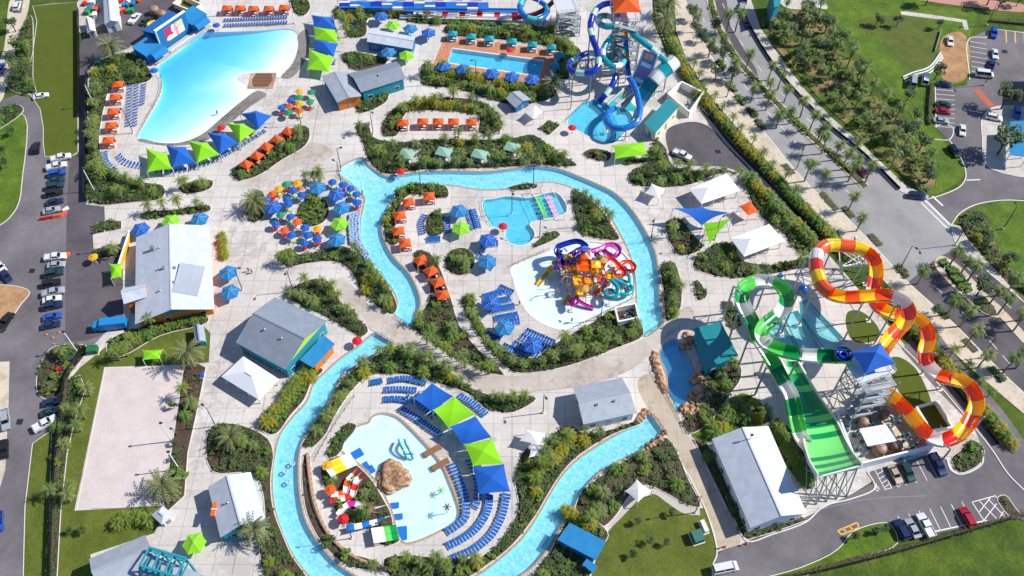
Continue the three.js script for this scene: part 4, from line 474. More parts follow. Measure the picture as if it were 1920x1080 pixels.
// cabanas
function cabProto(c, w = 3.2, d = 2.8) { const pos = [], uv = [], h = 2.3, top = c === 'sage' ? 3.0 : 3.3, e = [[-w / 2, -d / 2], [w / 2, -d / 2], [w / 2, d / 2], [-w / 2, d / 2]].map(([x, z]) => new V3(x, h, z)), A = new V3(0, top, 0); e.forEach((p, i) => { const q = e[(i + 1) % 4]; pos.push(q.x, q.y, q.z, p.x, p.y, p.z, A.x, A.y, A.z); const p2 = p.clone().setY(h - 0.25), q2 = q.clone().setY(h - 0.25); quadPush(pos, uv, p, q, q2, p2); });
  return proto([['canopy', rawGeo(pos), FB[c]], ...e.map((p) => ['post', box(0.1, h, 0.1, p.x * 0.96, h / 2, p.z * 0.96), MT.steelWhite]), ['back_curtain', box(w * 0.92, 2.0, 0.04, 0, 1.15, -d / 2 + 0.08), FB[c]], ['side_curtain', box(0.16, 2.0, 0.5, -w / 2 + 0.12, 1.15, d / 2 - 0.35), FB[c]], ['side_curtain', box(0.16, 2.0, 0.5, w / 2 - 0.12, 1.15, d / 2 - 0.35), FB[c]], ['floor_pad', box(w + 0.2, 0.06, d + 0.3, 0, 0.03, 0), MT.kerb]]); }
const CAB = { orange: cabProto('orange'), teal: cabProto('teal', 3, 2.7), sage: cabProto('sage', 4.4, 3.4) };
const sofa = proto([['seat', rbox(1.9, 0.3, 0.75, 0, 0.3, 0, 0.06), MT.dark], ['backrest', rbox(1.9, 0.45, 0.18, 0, 0.6, -0.3, 0.06), MT.dark], ['cushion', merge([rbox(0.85, 0.14, 0.6, -0.47, 0.5, 0.05), rbox(0.85, 0.14, 0.6, 0.47, 0.5, 0.05)]), MT.white], ['base', box(1.8, 0.16, 0.65, 0, 0.08, 0), MT.black]]);
const fridge = proto([['cabinet', rbox(0.6, 0.8, 0.55, 0, 0.4, 0, 0.04), MT.white], ['door', box(0.54, 0.7, 0.03, 0, 0.42, 0.285), MT.offwhite], ['handle', box(0.03, 0.3, 0.04, 0.2, 0.45, 0.32), MT.steel]]);
function cabanas(list, c, where, group, turn = 0) { for (const [x, y, t] of list) { const p = under(x, y, 2.6), a = t ?? turn; place(CAB[c], 'cabana', `${CN[c]} canvas cabana ${where}`, 'cabana', group, p, a); const q = new V3(0, 0.06, 0.1).applyAxisAngle(new V3(0, 1, 0), a).add(p); place(sofa, 'cabana_sofa', `white-cushioned dark sofa in ${CN[c]} cabana ${where}`, 'sofa', 'sofas in ' + group, q, a); const f = new V3(0.9, 0.06, 1.1).applyAxisAngle(new V3(0, 1, 0), a).add(p); place(fridge, 'drinks_cabinet', `small white cabinet at ${CN[c]} cabana ${where}`, 'cabinet', 'cabinets at ' + group, f, a); } }
cabanas([[220, 157], [215, 181], [211, 208], [207, 234], [202, 262]], 'orange', 'left of the wave pool', 'cabanas left of the wave pool', 0.1);
cabanas([[425, 14], [449, 14], [474, 15], [503, 15], [532, 13]], 'orange', 'above the wave pool', 'cabanas above the wave pool');
cabanas([[540, 245], [519, 260], [499, 274], [481, 291], [461, 307]], 'orange', 'on the planted crescent by the plaza', 'cabanas on the crescent', -0.5);
cabanas([[755, 229], [792, 227], [821, 227], [850, 227], [884, 228]], 'orange', 'before the golden hedge', 'cabanas before the golden hedge');
cabanas([[804, 367, 0.1], [766, 378, 0.3], [749, 403, 0.3], [747, 432, 0.2], [759, 455, 0.2], [789, 487, 0.5], [808, 507, 0.6], [821, 528, 0.5], [830, 552, 0.2]], 'orange', 'on the inner bank of the lazy river', 'cabanas on the river bank');
cabanas([[848, 62], [883, 67], [917, 71], [960, 76], [998, 82], [1034, 87], [1049, 102, -1.3], [1040, 122, -1.3], [1034, 143, -1.3]], 'teal', 'on the terrace pool deck', 'cabanas on the terrace', -0.1);
cabanas([[763, 288], [832, 284], [899, 288], [960, 275]], 'sage', 'on the north river bank', 'cabanas on the north bank', -0.35);
for (const [x, y] of [[770, 300], [845, 300], [910, 302], [975, 295]]) { const p = P(x, y); struct('cabana_pad', box(6.5, 0.12, 7, p.x, DECK + 0.2, p.z - 2, -0.35), MT.walk); }
// lounge chairs
const sling = fabric(0x0464b8), lounger = (m) => proto([['seat', rbox(0.62, 0.07, 1.25, 0, 0.34, 0.33, 0.03), m], ['backrest', rbox(0.62, 0.07, 0.72, 0, 0, 0, 0.03).rotateX(0.62).translate(0, 0.54, -0.56), m], ['frame', merge([box(0.05, 0.06, 1.95, -0.35, 0.3, 0), box(0.05, 0.06, 1.95, 0.35, 0.3, 0), box(0.72, 0.05, 0.05, 0, 0.3, 0.98), bar(new V3(-0.35, 0.3, -0.5), new V3(-0.35, 0.72, -0.85), 0.025, 4), bar(new V3(0.35, 0.3, -0.5), new V3(0.35, 0.72, -0.85), 0.025, 4)]), MT.white], ...[[-0.35, 0.85], [0.35, 0.85], [-0.35, -0.75], [0.35, -0.75]].map(([x, z]) => ['leg', box(0.05, 0.3, 0.05, x, 0.15, z), MT.white])]);
const LNG = lounger(sling), loungersLeft = []; let nLng = 0; const LNGmax = 298;
function loungers(pts, n, turn, where, group, y = DECK) { // turn: extra angle, chair feet point right of the row's direction
  const w = pts.map(([x, q]) => P(x, q)), c = w.length > 2 ? new THREE.CatmullRomCurve3(w) : new THREE.LineCurve3(w[0], w[1]);
  for (let i = 0; i < n; i++) { const t = (i + 0.5) / n, p = c.getPointAt(t), d = c.getTangentAt(t); p.y = y; const a = Math.atan2(d.x, d.z) - Math.PI / 2 + turn + rr(-0.09, 0.09); if (nLng++ < LNGmax) place(LNG, 'sun_lounger', `blue sun lounger ${where}`, 'sun lounger', group, p, a); else loungersLeft.push([p, a]); }
}
const LR = (pts, n, turn, where) => loungers(pts, n, turn, where, 'loungers ' + where);
// tiers round the family pool
LR([[846, 870], [862, 905], [873, 940], [872, 972], [852, 990], [836, 1000]], 22, Math.PI, 'in the inner curved row beside the family pool'); LR([[878, 862], [896, 910], [893, 945], [888, 955]], 13, Math.PI, 'in the shaded curved row under the sail run'); LR([[918, 928], [914, 958], [895, 990], [866, 1012], [838, 1026]], 22, Math.PI, 'in the middle curved row beside the family pool'); LR([[950, 926], [942, 965], [922, 1003], [890, 1030], [846, 1050]], 26, Math.PI, 'in the outermost curved row beside the family pool');
LR([[694, 720], [718, 716]], 5, Math.PI, 'in the short row at the top of the family pool deck'); LR([[728, 716], [760, 712], [800, 720]], 14, Math.PI, 'in the top row above the sail run'); LR([[720, 733], [750, 732], [782, 734]], 11, Math.PI, 'in the second row above the family pool'); LR([[719, 751], [745, 750], [765, 753]], 9, Math.PI, 'in the third row above the family pool'); LR([[752, 768], [780, 785], [805, 803], [828, 818]], 16, Math.PI, 'in the long row above the stone edge of the family pool'); LR([[760, 745], [790, 762], [815, 785]], 10, Math.PI, 'under the first royal blue sail'); LR([[860, 742], [885, 758], [912, 780]], 12, Math.PI, 'in the outer row behind the lime sail');
// island loungers
LR([[793, 442], [790, 420], [798, 404]], 9, Math.PI, 'left of the small round island bed'); LR([[800, 452], [826, 450]], 6, 0, 'below the small round island bed'); LR([[838, 408], [840, 440]], 8, -1.57 + 1.57, 'right of the small round island bed'); LR([[878, 396], [890, 432]], 10, 0, 'in the double row beside the activity pool'); LR([[886, 394], [897, 430]], 10, Math.PI, 'in the double row beside the activity pool');
LR([[905, 560], [945, 548]], 9, 0, 'in the first row of the shaded island block'); LR([[912, 572], [958, 562]], 10, 0, 'in the second row of the shaded island block'); LR([[918, 585], [965, 576]], 10, 0, 'in the third row of the shaded island block'); LR([[928, 600], [972, 592]], 9, 0, 'in the fourth row of the shaded island block'); LR([[935, 540], [962, 552]], 6, 0, 'in the corner row of the shaded island block'); LR([[938, 610], [975, 604]], 7, 0, 'in the fifth row of the shaded island block'); LR([[962, 645], [1010, 668]], 9, 0, 'in the lowest slanted island row'); LR([[905, 624], [935, 640]], 8, 0, 'in the short slanted island row by the path bed'); LR([[942, 650], [985, 668]], 9, 0, 'in the lower slanted island row'); LR([[985, 622], [1040, 646]], 11, 0, 'in the upper slanted island row'); LR([[975, 632], [1030, 658]], 10, 0, 'in the middle slanted island row'); LR([[895, 478], [925, 505]], 8, 0.4, 'under the two umbrellas by the big round bed'); LR([[900, 462], [935, 458]], 6, 0, 'under the royal blue umbrella by the big round bed');
// wave pool loungers
for (const [x0, y0, x1, y1, n] of [[245, 160, 241, 240, 14], [257, 159, 253, 240, 14], [271, 158, 267, 200, 8]]) LR([[x0, y0], [x1, y1]], n, 0, 'in the straight rows before the left orange cabanas');
for (const [x0, y0, x1, y1, n] of [[420, 40, 540, 34, 24], [420, 50, 540, 44, 24]]) LR([[x0, y0], [x1, y1]], n, Math.PI, 'in the long rows above the wave pool');
LR([[196, 285], [200, 305], [218, 322]], 9, Math.PI, 'in the curved row at the bottom left cabana'); LR([[222, 292], [235, 306], [268, 314]], 9, 0, 'in the curved row left of the lime sail'); LR([[290, 325], [340, 322], [400, 304], [450, 277], [500, 246]], 26, Math.PI, 'behind the wave pool sail row'); LR([[660, 36], [664, 62]], 7, 0, 'beside the palm bed by the kitchen'); LR([[585, 100], [630, 120]], 8, 0.4, 'under the lime sail east of the wave pool');
{ const l2 = proto([['seat', box(0.7, 0.08, 0.7), MT.grey]]); const im = new THREE.InstancedMesh(merge(LNG.children.filter((c) => c.material === sling).map((c) => c.geometry.clone())), sling, Math.max(1, loungersLeft.length)); im.name = 'far_sun_loungers'; const q = new THREE.Quaternion(), m = new THREE.Matrix4(); loungersLeft.forEach(([p, a], i) => im.setMatrixAt(i, m.compose(p, q.setFromAxisAngle(new V3(0, 1, 0), a), new V3(1, 1, 1)))); im.userData.kind = 'stuff'; tag(im, 'blue sun loungers in the far rows around the wave pool', 'sun loungers'); scene.add(im); const fr = new THREE.InstancedMesh(LNG.children.find((c) => c.name === 'frame').geometry, MT.white, Math.max(1, loungersLeft.length)); fr.name = 'far_lounger_frames'; loungersLeft.forEach(([p, a], i) => fr.setMatrixAt(i, m.compose(p, q.setFromAxisAngle(new V3(0, 1, 0), a), new V3(1, 1, 1)))); fr.userData.kind = 'stuff'; tag(fr, 'white frames of the far sun loungers round the wave pool', 'lounger frames'); scene.add(fr); }
// stacked pale inner tubes along the river wall
{ const ringG = new THREE.TorusGeometry(0.5, 0.2, 6, 12).rotateX(Math.PI / 2), tm = plain(0x9fb9dc, 0.3); const pr = proto([['tube', ringG, tm], ['handle', box(0.08, 0.05, 0.2, 0.5, 0.2, 0), MT.white]]); const rows = [[[666, 402], [664, 430], [668, 455], [684, 482], [702, 505]], [[672, 402], [670, 430], [674, 455], [690, 482]], [[660, 404], [658, 432], [662, 460]]]; for (const r of rows) for (const p of along(r, 22)) for (const h of [0.2, 0.6]) place(pr, 'inner_tube', 'pale blue inner tube stacked along the river wall', 'inner tube', 'inner tubes stacked by the river', new V3(p.x + rr(-0.15, 0.15), DECK + h, p.z + rr(-0.2, 0.2)), jit()); for (const [x, y] of [[535, 885], [540, 905], [548, 870], [650, 700]]) place(pr, 'inner_tube', 'pale blue inner tube floating on the west river', 'inner tube', 'tubes floating on the west river', P(x, y).setY(DECK - 0.04), 0); }
// ---------- shade sails ----------
function sail(c, peak, col, label, group, posts = true, sag = 0.08) { // c: four [x, y, height]
  const w = c.map(([x, y, h]) => P(x, y, h)), o = w.reduce((a, b) => a.add(b), new V3()).multiplyScalar(0.25).setY(DECK), pos = [], uv = [], N = 8, L = w.map((p) => p.clone().sub(o));
  const pt = (u, v) => { const p = L[0].clone().multiplyScalar((1 - u) * (1 - v)).addScaledVector(L[1], u * (1 - v)).addScaledVector(L[2], u * v).addScaledVector(L[3], (1 - u) * v), e = Math.min(u, v, 1 - u, 1 - v) * 2; p.y += peak * e; const k = sag * (4 * u * (1 - u) * Math.pow(Math.abs(2 * v - 1), 3) + 4 * v * (1 - v) * Math.pow(Math.abs(2 * u - 1), 3)); p.x *= 1 - k; p.z *= 1 - k; return p; };
  const fold = Math.abs(c[1][2] - c[0][2]) > 0.5; for (let i = 0; i < N; i++) for (let j = 0; j < N; j++) { const q = [pt((i + 1) / N, j / N), pt(i / N, j / N), pt(i / N, (j + 1) / N), pt((i + 1) / N, (j + 1) / N)]; if ((i + 0.5 - N / 2) * (j + 0.5 - N / 2) > 0) q.push(q.shift()); quadPush(pos, uv, ...q); }
  const t = thing('shade_sail', label, 'shade sail', group, o); part('canopy', rawGeo(pos, uv), FB[col], t); if (posts) for (const p of L) part('post', bar(new V3(p.x * 1.02, 0, p.z * 1.02), new V3(p.x, p.y + 0.15, p.z), 0.09, 8), MT.steelWhite, t); return t;
}
const q4 = (a, h) => a.map(([x, y], i) => [x, y, Array.isArray(h) ? h[i] : h]);
[['lime', [[274, 277], [313, 287], [323, 317], [276, 323]], 'at the left end of the wave pool sail row'], ['blue', [[312, 272], [348, 275], [367, 305], [323, 315]], 'second in the wave pool sail row'], ['lime', [[352, 263], [388, 267], [413, 290], [370, 305]], 'third in the wave pool sail row'], ['blue', [[388, 248], [422, 250], [448, 268], [413, 290]], 'fourth in the wave pool sail row'], ['lime', [[423, 230], [457, 232], [480, 245], [450, 267]], 'fifth in the wave pool sail row'], ['blue', [[450, 213], [480, 207], [511, 217], [485, 243]], 'at the plaza end of the wave pool sail row']].forEach(([c, p, w]) => sail(q4(p, 3), 1.9, c, `peaked ${CN[c]} shade sail ${w}`, 'wave pool sail row'));
[['blue', [[584, 28], [625, 32], [632, 56], [588, 50]], 'top of the sail stack east of the wave pool'], ['lime', [[588, 50], [632, 56], [634, 82], [590, 73]], 'second of the sail stack east of the wave pool'], ['blue', [[590, 73], [634, 82], [626, 107], [588, 92]], 'third of the sail stack east of the wave pool'], ['lime', [[580, 92], [626, 107], [617, 135], [576, 130]], 'lowest of the sail stack east of the wave pool']].forEach(([c, p, w]) => sail(q4(p, 3.2), 1.6, c, `peaked ${CN[c]} shade sail, ${w}`, 'sail stack', true, 0.05));
[['blue', [[810, 718], [850, 743], [811, 773], [776, 747]], 'at the top end of the family pool run'], ['lime', [[852, 743], [891, 777], [841, 803], [812, 769]], 'second in the family pool run'], ['blue', [[892, 780], [922, 820], [869, 836], [843, 800]], 'in the middle of the family pool run'], ['lime', [[923, 822], [944, 869], [887, 874], [870, 833]], 'fourth in the family pool run'], ['blue', [[945, 870], [957, 922], [897, 927], [887, 875]], 'at the bottom end of the family pool run']].forEach(([c, p, w], i) => sail(q4(p, i < 3 ? [3.4, 4.8, 3.2, 4.8] : [4.2, 4, 3.6, 3.8]), i < 3 ? 0.5 : 0.9, c, `folded ${CN[c]} shade sail ${w}`, 'family pool sail run', true, 0.05));
sail(q4([[1148, 272], [1208, 266], [1216, 290], [1153, 298]], 3), 1, 'lime', 'long lime shade sail below the slide splash pool'); sail(q4([[206, 495], [229, 493], [228, 520], [208, 523]], 3), 0.8, 'lime', 'small lime shade sail in the car park beside the yellow wall'); sail(q4([[268, 657], [306, 655], [300, 673], [268, 675]], 2.8), 0.6, 'lime', 'small lime shade sail above the volleyball sand');
sail(q4([[986, 805], [1024, 812], [1010, 836], [975, 826]], 2.8), 0.8, 'white', 'white shade sail in the bed beside the grey-roofed hut'); sail(q4([[995, 838], [1022, 826], [1014, 855], [992, 858]], 2.6), 0.4, 'white', 'lower white shade sail beside the grey-roofed hut'); sail(q4([[1194, 899], [1222, 921], [1196, 942], [1172, 921]], 2.8), 1, 'white', 'white shade sail on the curved path above the lawn'); sail(q4([[985, 212], [1003, 197], [1019, 210], [1000, 222]], 2.8), 0.7, 'white', 'white shade sail near the small blue cottage'); sail(q4([[1222, 344], [1248, 354], [1235, 372], [1210, 362]], 2.8), 0.8, 'white', 'white shade sail beside the eastern river bank');
sail([[1262, 390, 6], [1315, 387, 4], [1368, 399, 6], [1316, 423, 4]], 0, 'blue', 'wide pointed royal blue sail between the white pavilions', null, true, 0.22); sail([[1372, 409, 6], [1318, 418, 4], [1324, 440, 4.5], [1329, 459, 5]], 0, 'lime', 'pointed lime sail between the white pavilions', null, true, 0.14); sail([[1385, 386, 3.2], [1407, 377, 4], [1423, 397, 3.2], [1403, 405, 3.6]], 0.5, 'orange', 'small orange sail above the lower white pavilion');
// ---------- buildings ----------
const seam = tex(64, (i, x) => { const v = x < 6 ? 255 : 120; return [v, v, v]; }, 0.6, false);
const roofM = (c) => new THREE.MeshPhysicalMaterial({ color: c, roughness: 0.42, metalness: 0.1, bumpMap: seam, bumpScale: 0.04, map: tex(256, (i, x, y) => { const v = 226 + NB[(y * 2) * 512 + x * 2] * 29; return [v, v, v]; }, 9) });
const RF = { white: roofM(0xd6dce6), grey: roofM(0x929ca8), pale: roofM(0xb0b7c2), teal: roofM(0x16909a), blue: roofM(0x2a90cc), tent: plain(0xf2f2f4, 0.7) };
const WL = { white: plain(0xe4e2dc, 0.8), teal: plain(0x1d8fa0, 0.7), orange: plain(0xdc7a22, 0.75), blue: plain(0x2a6fae, 0.7), cream: plain(0xe6ddc0, 0.8), lime: plain(0xb6d23c, 0.7) };
function building(name, label, c, o = {}) { // c: four eave corners in pixels at height o.h; edges 0-1 and 2-3 are the eaves
  const h = o.h ?? 4, rh = o.rise ?? 2, W = c.map(([x, y]) => P(x, y, h)), ctr = W.reduce((a, b) => a.add(b), new V3()).multiplyScalar(0.25).setY(0), t = thing(name, label, o.cat ?? 'building', o.group, ctr), E = W.map((p) => p.clone().sub(ctr)), hip = o.hip ?? 0, over = o.over ?? 0.6;
  const m1 = E[0].clone().add(E[3]).multiplyScalar(0.5), m2 = E[1].clone().add(E[2]).multiplyScalar(0.5), R1 = m1.clone().lerp(m2, hip).setY(h + rh), R2 = m2.clone().lerp(m1, hip).setY(h + rh);
  const slab = (pts) => { const pos = [], uv = [], th = 0.16, dn = pts.map((p) => p.clone().setY(p.y - th)), u = pts[0].distanceTo(pts[1]), v = pts[1].distanceTo(pts[2]); quadPush(pos, uv, pts[0], pts[1], pts[2], pts[3] ?? pts[2], u, v); quadPush(pos, uv, dn[0], dn[3] ?? dn[2], dn[2], dn[1], u, v); for (let i = 0; i < pts.length; i++) { const j = (i + 1) % pts.length; quadPush(pos, uv, pts[i], dn[i], dn[j], pts[j], 1, 0.1); } return rawGeo(pos, uv); };
  const rm = RF[o.roof ?? 'white'];
  if (o.flat) part('roof', slab([E[0], E[1], E[2].clone().setY(h + (o.tilt ?? 0)), E[3].clone().setY(h + (o.tilt ?? 0))]), rm, t);
  else { part('roof_slope', slab([E[0], E[1], R2, R1]), rm, t); part('roof_slope', slab([E[2], E[3], R1, R2]), rm, t); if (hip) { part('roof_hip', slab([E[1], E[2], R2]), rm, t); part('roof_hip', slab([E[3], E[0], R1]), rm, t); } part('ridge_cap', beam(R1.clone().setY(h + rh + 0.02), R2.clone().setY(h + rh + 0.02), 0.4, 0.1), rm, t); }
  const I = E.map((p) => { const d = p.clone().setY(0), L = d.length(); return d.multiplyScalar(Math.max(0.3, (L - over * 1.4) / L)).setY(0); });
  if (o.open) { const n = Math.max(1, Math.round(E[0].distanceTo(E[1]) / 4)); for (const [a, b] of [[I[0], I[1]], [I[2], I[3]]]) for (let i = 0; i <= n; i++) { const p = a.clone().lerp(b, i / n); part('post', box(0.22, h, 0.22, p.x, h / 2, p.z), MT.white, t); } return t; }
  const wm = WL[o.wall ?? 'white'], th = 0.25;
  I.forEach((a, i) => { const b = I[(i + 1) % 4], d = b.clone().sub(a), L = d.length(), n = new V3(-d.z, 0, d.x).normalize(), mid = a.clone().add(b).multiplyScalar(0.5); if (n.dot(mid) < 0) n.negate(); const ang = Math.atan2(-d.z, d.x), H = h - 0.18, wmat = o.walls?.[i] ? WL[o.walls[i]] : wm;
    const wl = part('wall', box(L - 0.02 * i, H, th, mid.x, H / 2, mid.z, ang), wmat, t);
    if (!o.flat && !hip && i % 2 === 1) { const top = (i === 1 ? R2 : R1), tp = mid.clone().setY(h + rh - 0.35), pos = []; const A = a.clone().setY(H).lerp(mid.clone().setY(H), 0.04), B = b.clone().setY(H).lerp(mid.clone().setY(H), 0.04); for (const s of [-0.1, 0.1]) { const k = n.clone().multiplyScalar(s); for (const q of [A, B, tp]) pos.push(q.x + k.x, q.y, q.z + k.z); } part('gable_wall', rawGeo(pos), o.gable ? WL[o.gable] : wmat, t); }
    if (n.z > 0.15 || o.allWin) { const cnt = Math.max(1, Math.floor(L / 3.6)); for (let k = 0; k < cnt; k++) { const p = a.clone().lerp(b, (k + 0.5) / cnt).addScaledVector(n, th / 2 + 0.01), isD = k === Math.floor(cnt / 2), hh = isD ? 2.1 : 1.1, yy = isD ? 1.05 : 1.7, ww = isD ? 1.1 : 1.5; const f = part(isD ? 'door' : 'window', box(ww, hh, 0.06, p.x, yy, p.z, ang), isD ? WL.blue : MT.white, t); const g = p.clone().addScaledVector(n, 0.04); part(isD ? 'door_panel' : 'pane', box(ww - 0.2, hh - 0.2, 0.04, g.x, yy, g.z, ang), isD ? MT.steel : MT.glass, f); } } });
  if (o.vents) for (let k = 0; k < o.vents; k++) { const a = E[0].clone().lerp(E[1], (k + 1) / (o.vents + 1)), p = a.lerp(R1.clone().lerp(R2, (k + 1) / (o.vents + 1)), 0.7), q = part('roof_vent', cyl(0.18, 0.18, 0.7, p.x, p.y - 0.1, p.z, 8), MT.steel, t); part('vent_cap', cyl(0.3, 0.12, 0.15, p.x, p.y + 0.6, p.z, 8), MT.steel, q); }
  return t;
}
const big1 = building('gift_shop', 'big hall with white metal gable roof and orange end wall beside the car park', [[255, 445], [253, 608], [402, 580], [393, 423]], { h: 3.8, rise: 3.2, roof: 'white', wall: 'orange', gable: 'teal', vents: 3, over: 1.3 });
{ const p = P(354, 524, 5.9).sub(big1.position); part('roof_platform', rbox(6.3, 0.4, 9.6, 0, 0, 0, 0.05).rotateZ(-0.3).translate(p.x, p.y, p.z), RF.pale, big1); for (const [x, y] of [[327, 504], [325, 531], [285, 464], [307, 503]]) { const q = P(x, y, 6.4); part('roof_unit', rbox(0.9, 1.2, 0.9, q.x - big1.position.x, 6.3, q.z - big1.position.z, 0.05), MT.steel, big1); } }
building('porch', 'small white gabled porch on the car park side of the big hall', [[230, 540], [274, 532], [276, 556], [232, 570]], { h: 5, rise: 1.8, roof: 'white', wall: 'orange', cat: 'porch' });
{ const t = thing('yellow_wall', 'yellow garden wall between the car park and the big hall', 'wall', null, P(236, 490)); part('wall_panel', box(0.4, 2.2, 14, -0.5, 1.1, -2), MT.yellow, t); part('coping', box(0.55, 0.12, 14.1, -0.5, 2.26, -2), MT.white, t); }
building('food_hall', 'grey metal gabled food hall with lime gable beside the footbridge', [[442, 642], [535, 693], [614, 602], [515, 557]], { h: 5, rise: 2.8, roof: 'grey', wall: 'teal', gable: 'lime', vents: 2 });
building('food_counter', 'sky blue lean-to counter roof with orange end beside the west river', [[607, 628], [628, 645], [587, 690], [562, 675]], { h: 3.4, flat: true, tilt: 0.1, roof: 'blue', wall: 'orange', cat: 'kiosk' });
building('ticket_tent', 'white pyramid tent beside the grey food hall', [[415, 706], [486, 750], [523, 711], [456, 668]], { h: 3, rise: 2, hip: 0.42, roof: 'tent', open: true, cat: 'tent' });
building('locker_hall', 'white gabled hall with teal walls beside the garden of palms', [[390, 913], [413, 1008], [498, 975], [470, 885]], { h: 4, rise: 2.2, roof: 'white', wall: 'teal', vents: 1 });
building('entry_hall', 'grey gabled entry hall at the foot of the lawn', [[167, 1048], [272, 1003], [304, 1062], [190, 1112]], { h: 5, rise: 2.2, roof: 'pale', wall: 'blue' }); building('entry_wing', 'pale gabled wing of the entry hall behind the teal frame', [[276, 1036], [392, 1082], [372, 1130], [262, 1100]], { h: 4.5, rise: 1.8, roof: 'pale', wall: 'blue' });
{ const c = P(312, 1062, 6), t = thing('steel_pergola', 'open teal steel frame standing over the entry wing roof', 'frame', null, c.clone().setY(0)), B = (a, b, r = 0.16) => part('steel_bar', beam(a, b, r * 1.5, r * 1.5), WL.teal, t), v = (x, y, z) => { const p = new V3(x, y, z); p.applyAxisAngle(new V3(0, 1, 0), -0.28); return p; }; for (const y of [6.4, 8.6]) { for (const z of [-2, 2]) B(v(-4.2, y, z), v(4.2, y, z), 0.3); for (const x of [-4.2, -1.4, 1.4, 4.2]) B(v(x, y, -2), v(x, y, 2), 0.22); } for (const x of [-4.2, -1.4, 1.4, 4.2]) for (const z of [-2, 2]) B(v(x, 0, z), v(x, 8.6, z), 0.22); }
building('maintenance_hall', 'long white gabled shed beside the green slide and lower lot', [[1335, 823], [1407, 990], [1513, 963], [1441, 799]], { h: 4.5, rise: 2.6, roof: 'white', wall: 'white' }); building('river_hut', 'grey gabled hut above the bend of the east river', [[1073, 724], [1095, 795], [1192, 775], [1164, 710]].map((p, i) => [[1094, 796], [1194, 774], [1166, 708], [1074, 726]][i]), { h: 4, rise: 1.6, roof: 'pale', wall: 'white', vents: 2 });
building('changing_hall', 'long grey gabled changing hall above the plaza', [[677, 173], [760, 147], [743, 115], [652, 138]], { h: 4.6, rise: 1.8, roof: 'grey', wall: 'teal', vents: 1 }); building('snack_bar', 'pale-roofed snack bar with red counter facing the plaza', [[603, 142], [632, 192], [678, 180], [653, 133]], { h: 4.2, rise: 0.7, roof: 'pale', wall: 'teal', walls: { 1: 'orange' } });
{ const p = P(652, 196), t = thing('menu_board', 'red menu board hung on the snack bar front', 'sign', null, p.clone()); part('board', rbox(5.2, 1.3, 0.12, 0, 2.7, 0.4, 0.03, 0.22), MT.red, t); part('board_frame', rbox(5.5, 1.6, 0.08, 0, 2.7, 0.32, 0.03, 0.22), MT.white, t); }
building('kitchen', 'white flat-pitched kitchen roof on blue walls ringed by umbrellas', [[688, 78], [773, 92], [779, 69], [695, 54]], { h: 3.6, rise: 0.9, roof: 'white', wall: 'blue', over: 0.3 }); building('filter_house', 'teal flat-roofed filter house beside the grotto rocks', [[1300, 616], [1326, 692], [1384, 668], [1351, 604]], { h: 4.6, flat: true, tilt: 0.3, roof: 'teal', wall: 'teal' }); building('pump_house', 'teal flat-roofed pump house beside the slide splash pool', [[1208, 232], [1228, 250], [1274, 199], [1252, 185]], { h: 4, flat: true, tilt: 0.2, roof: 'teal', wall: 'cream' });
building('blue_shed', 'bright blue single-pitch shed on the bank above the lawn', [[1045, 1012], [1117, 1050], [1136, 1017], [1068, 982]], { h: 3.4, flat: true, tilt: 0.6, roof: 'blue', wall: 'blue', cat: 'shed' }); building('shed_annex', 'small blue annex below the bright blue shed', [[1092, 1058], [1112, 1074], [1120, 1062], [1100, 1048]], { h: 2.6, flat: true, tilt: 0.2, roof: 'blue', wall: 'teal', cat: 'shed' }); building('cottage', 'small blue cottage with pale gable roof beside the palm bed', [[948, 184], [966, 202], [996, 186], [974, 170]], { h: 2.8, rise: 1, roof: 'pale', wall: 'blue', cat: 'cottage' }); building('ticket_hut', 'small pale hut at the corner of the lawn below the big hall', [[362, 612], [366, 644], [386, 640], [382, 610]], { h: 2.6, rise: 0.8, roof: 'pale', wall: 'teal', cat: 'hut' }); building('drinks_kiosk', 'small white kiosk at the corner of the volleyball sand', [[283, 965], [303, 984], [326, 966], [305, 948]], { h: 2.6, rise: 0.8, hip: 0.3, roof: 'white', wall: 'white', cat: 'kiosk' });
building('picnic_pavilion', 'open white hip-roofed pavilion above the pointed sails', [[1315, 382], [1388, 357], [1362, 325], [1292, 354]], { h: 3.4, rise: 1.6, hip: 0.3, roof: 'tent', open: true, cat: 'pavilion' }); building('picnic_pavilion', 'open white hip-roofed pavilion below the pointed sails', [[1395, 481], [1471, 452], [1442, 420], [1370, 447]], { h: 3.4, rise: 1.6, hip: 0.3, roof: 'tent', open: true, cat: 'pavilion' });
building('fuel_canopy', 'blue and white canopy at the forecourt of the upper lot', [[1894, 228], [1893, 290], [1930, 294], [1930, 226]], { h: 5, flat: true, roof: 'blue', wall: 'white', open: true, cat: 'canopy' });
building('hotel_wing', 'teal-sided building corner above the boulevard', [[1448, -30], [1452, 14], [1462, 10], [1470, -30]], { h: 9, flat: true, roof: 'teal', wall: 'teal' });
building('unseen_building', 'tall unseen building right of the upper lot, sized to shade the asphalt', [[2005, 78], [2005, 160], [2100, 165], [2100, 78]], { h: 14, flat: true, roof: 'grey', wall: 'cream' });  // out of view; position and height set so its shadow falls on the lot
building('rides_hall', 'pale shed with rust-striped roof at the work yard', [[192, -30], [196, 46], [222, 40], [214, -30]], { h: 4, rise: 1, roof: 'white', wall: 'white', cat: 'shed' }); building('tarp_store', 'sandy tarpaulin store beside the work yard', [[160, 36], [164, 62], [180, 58], [172, 34]], { h: 2.6, rise: 0.9, roof: 'tent', wall: 'cream', cat: 'shed' });
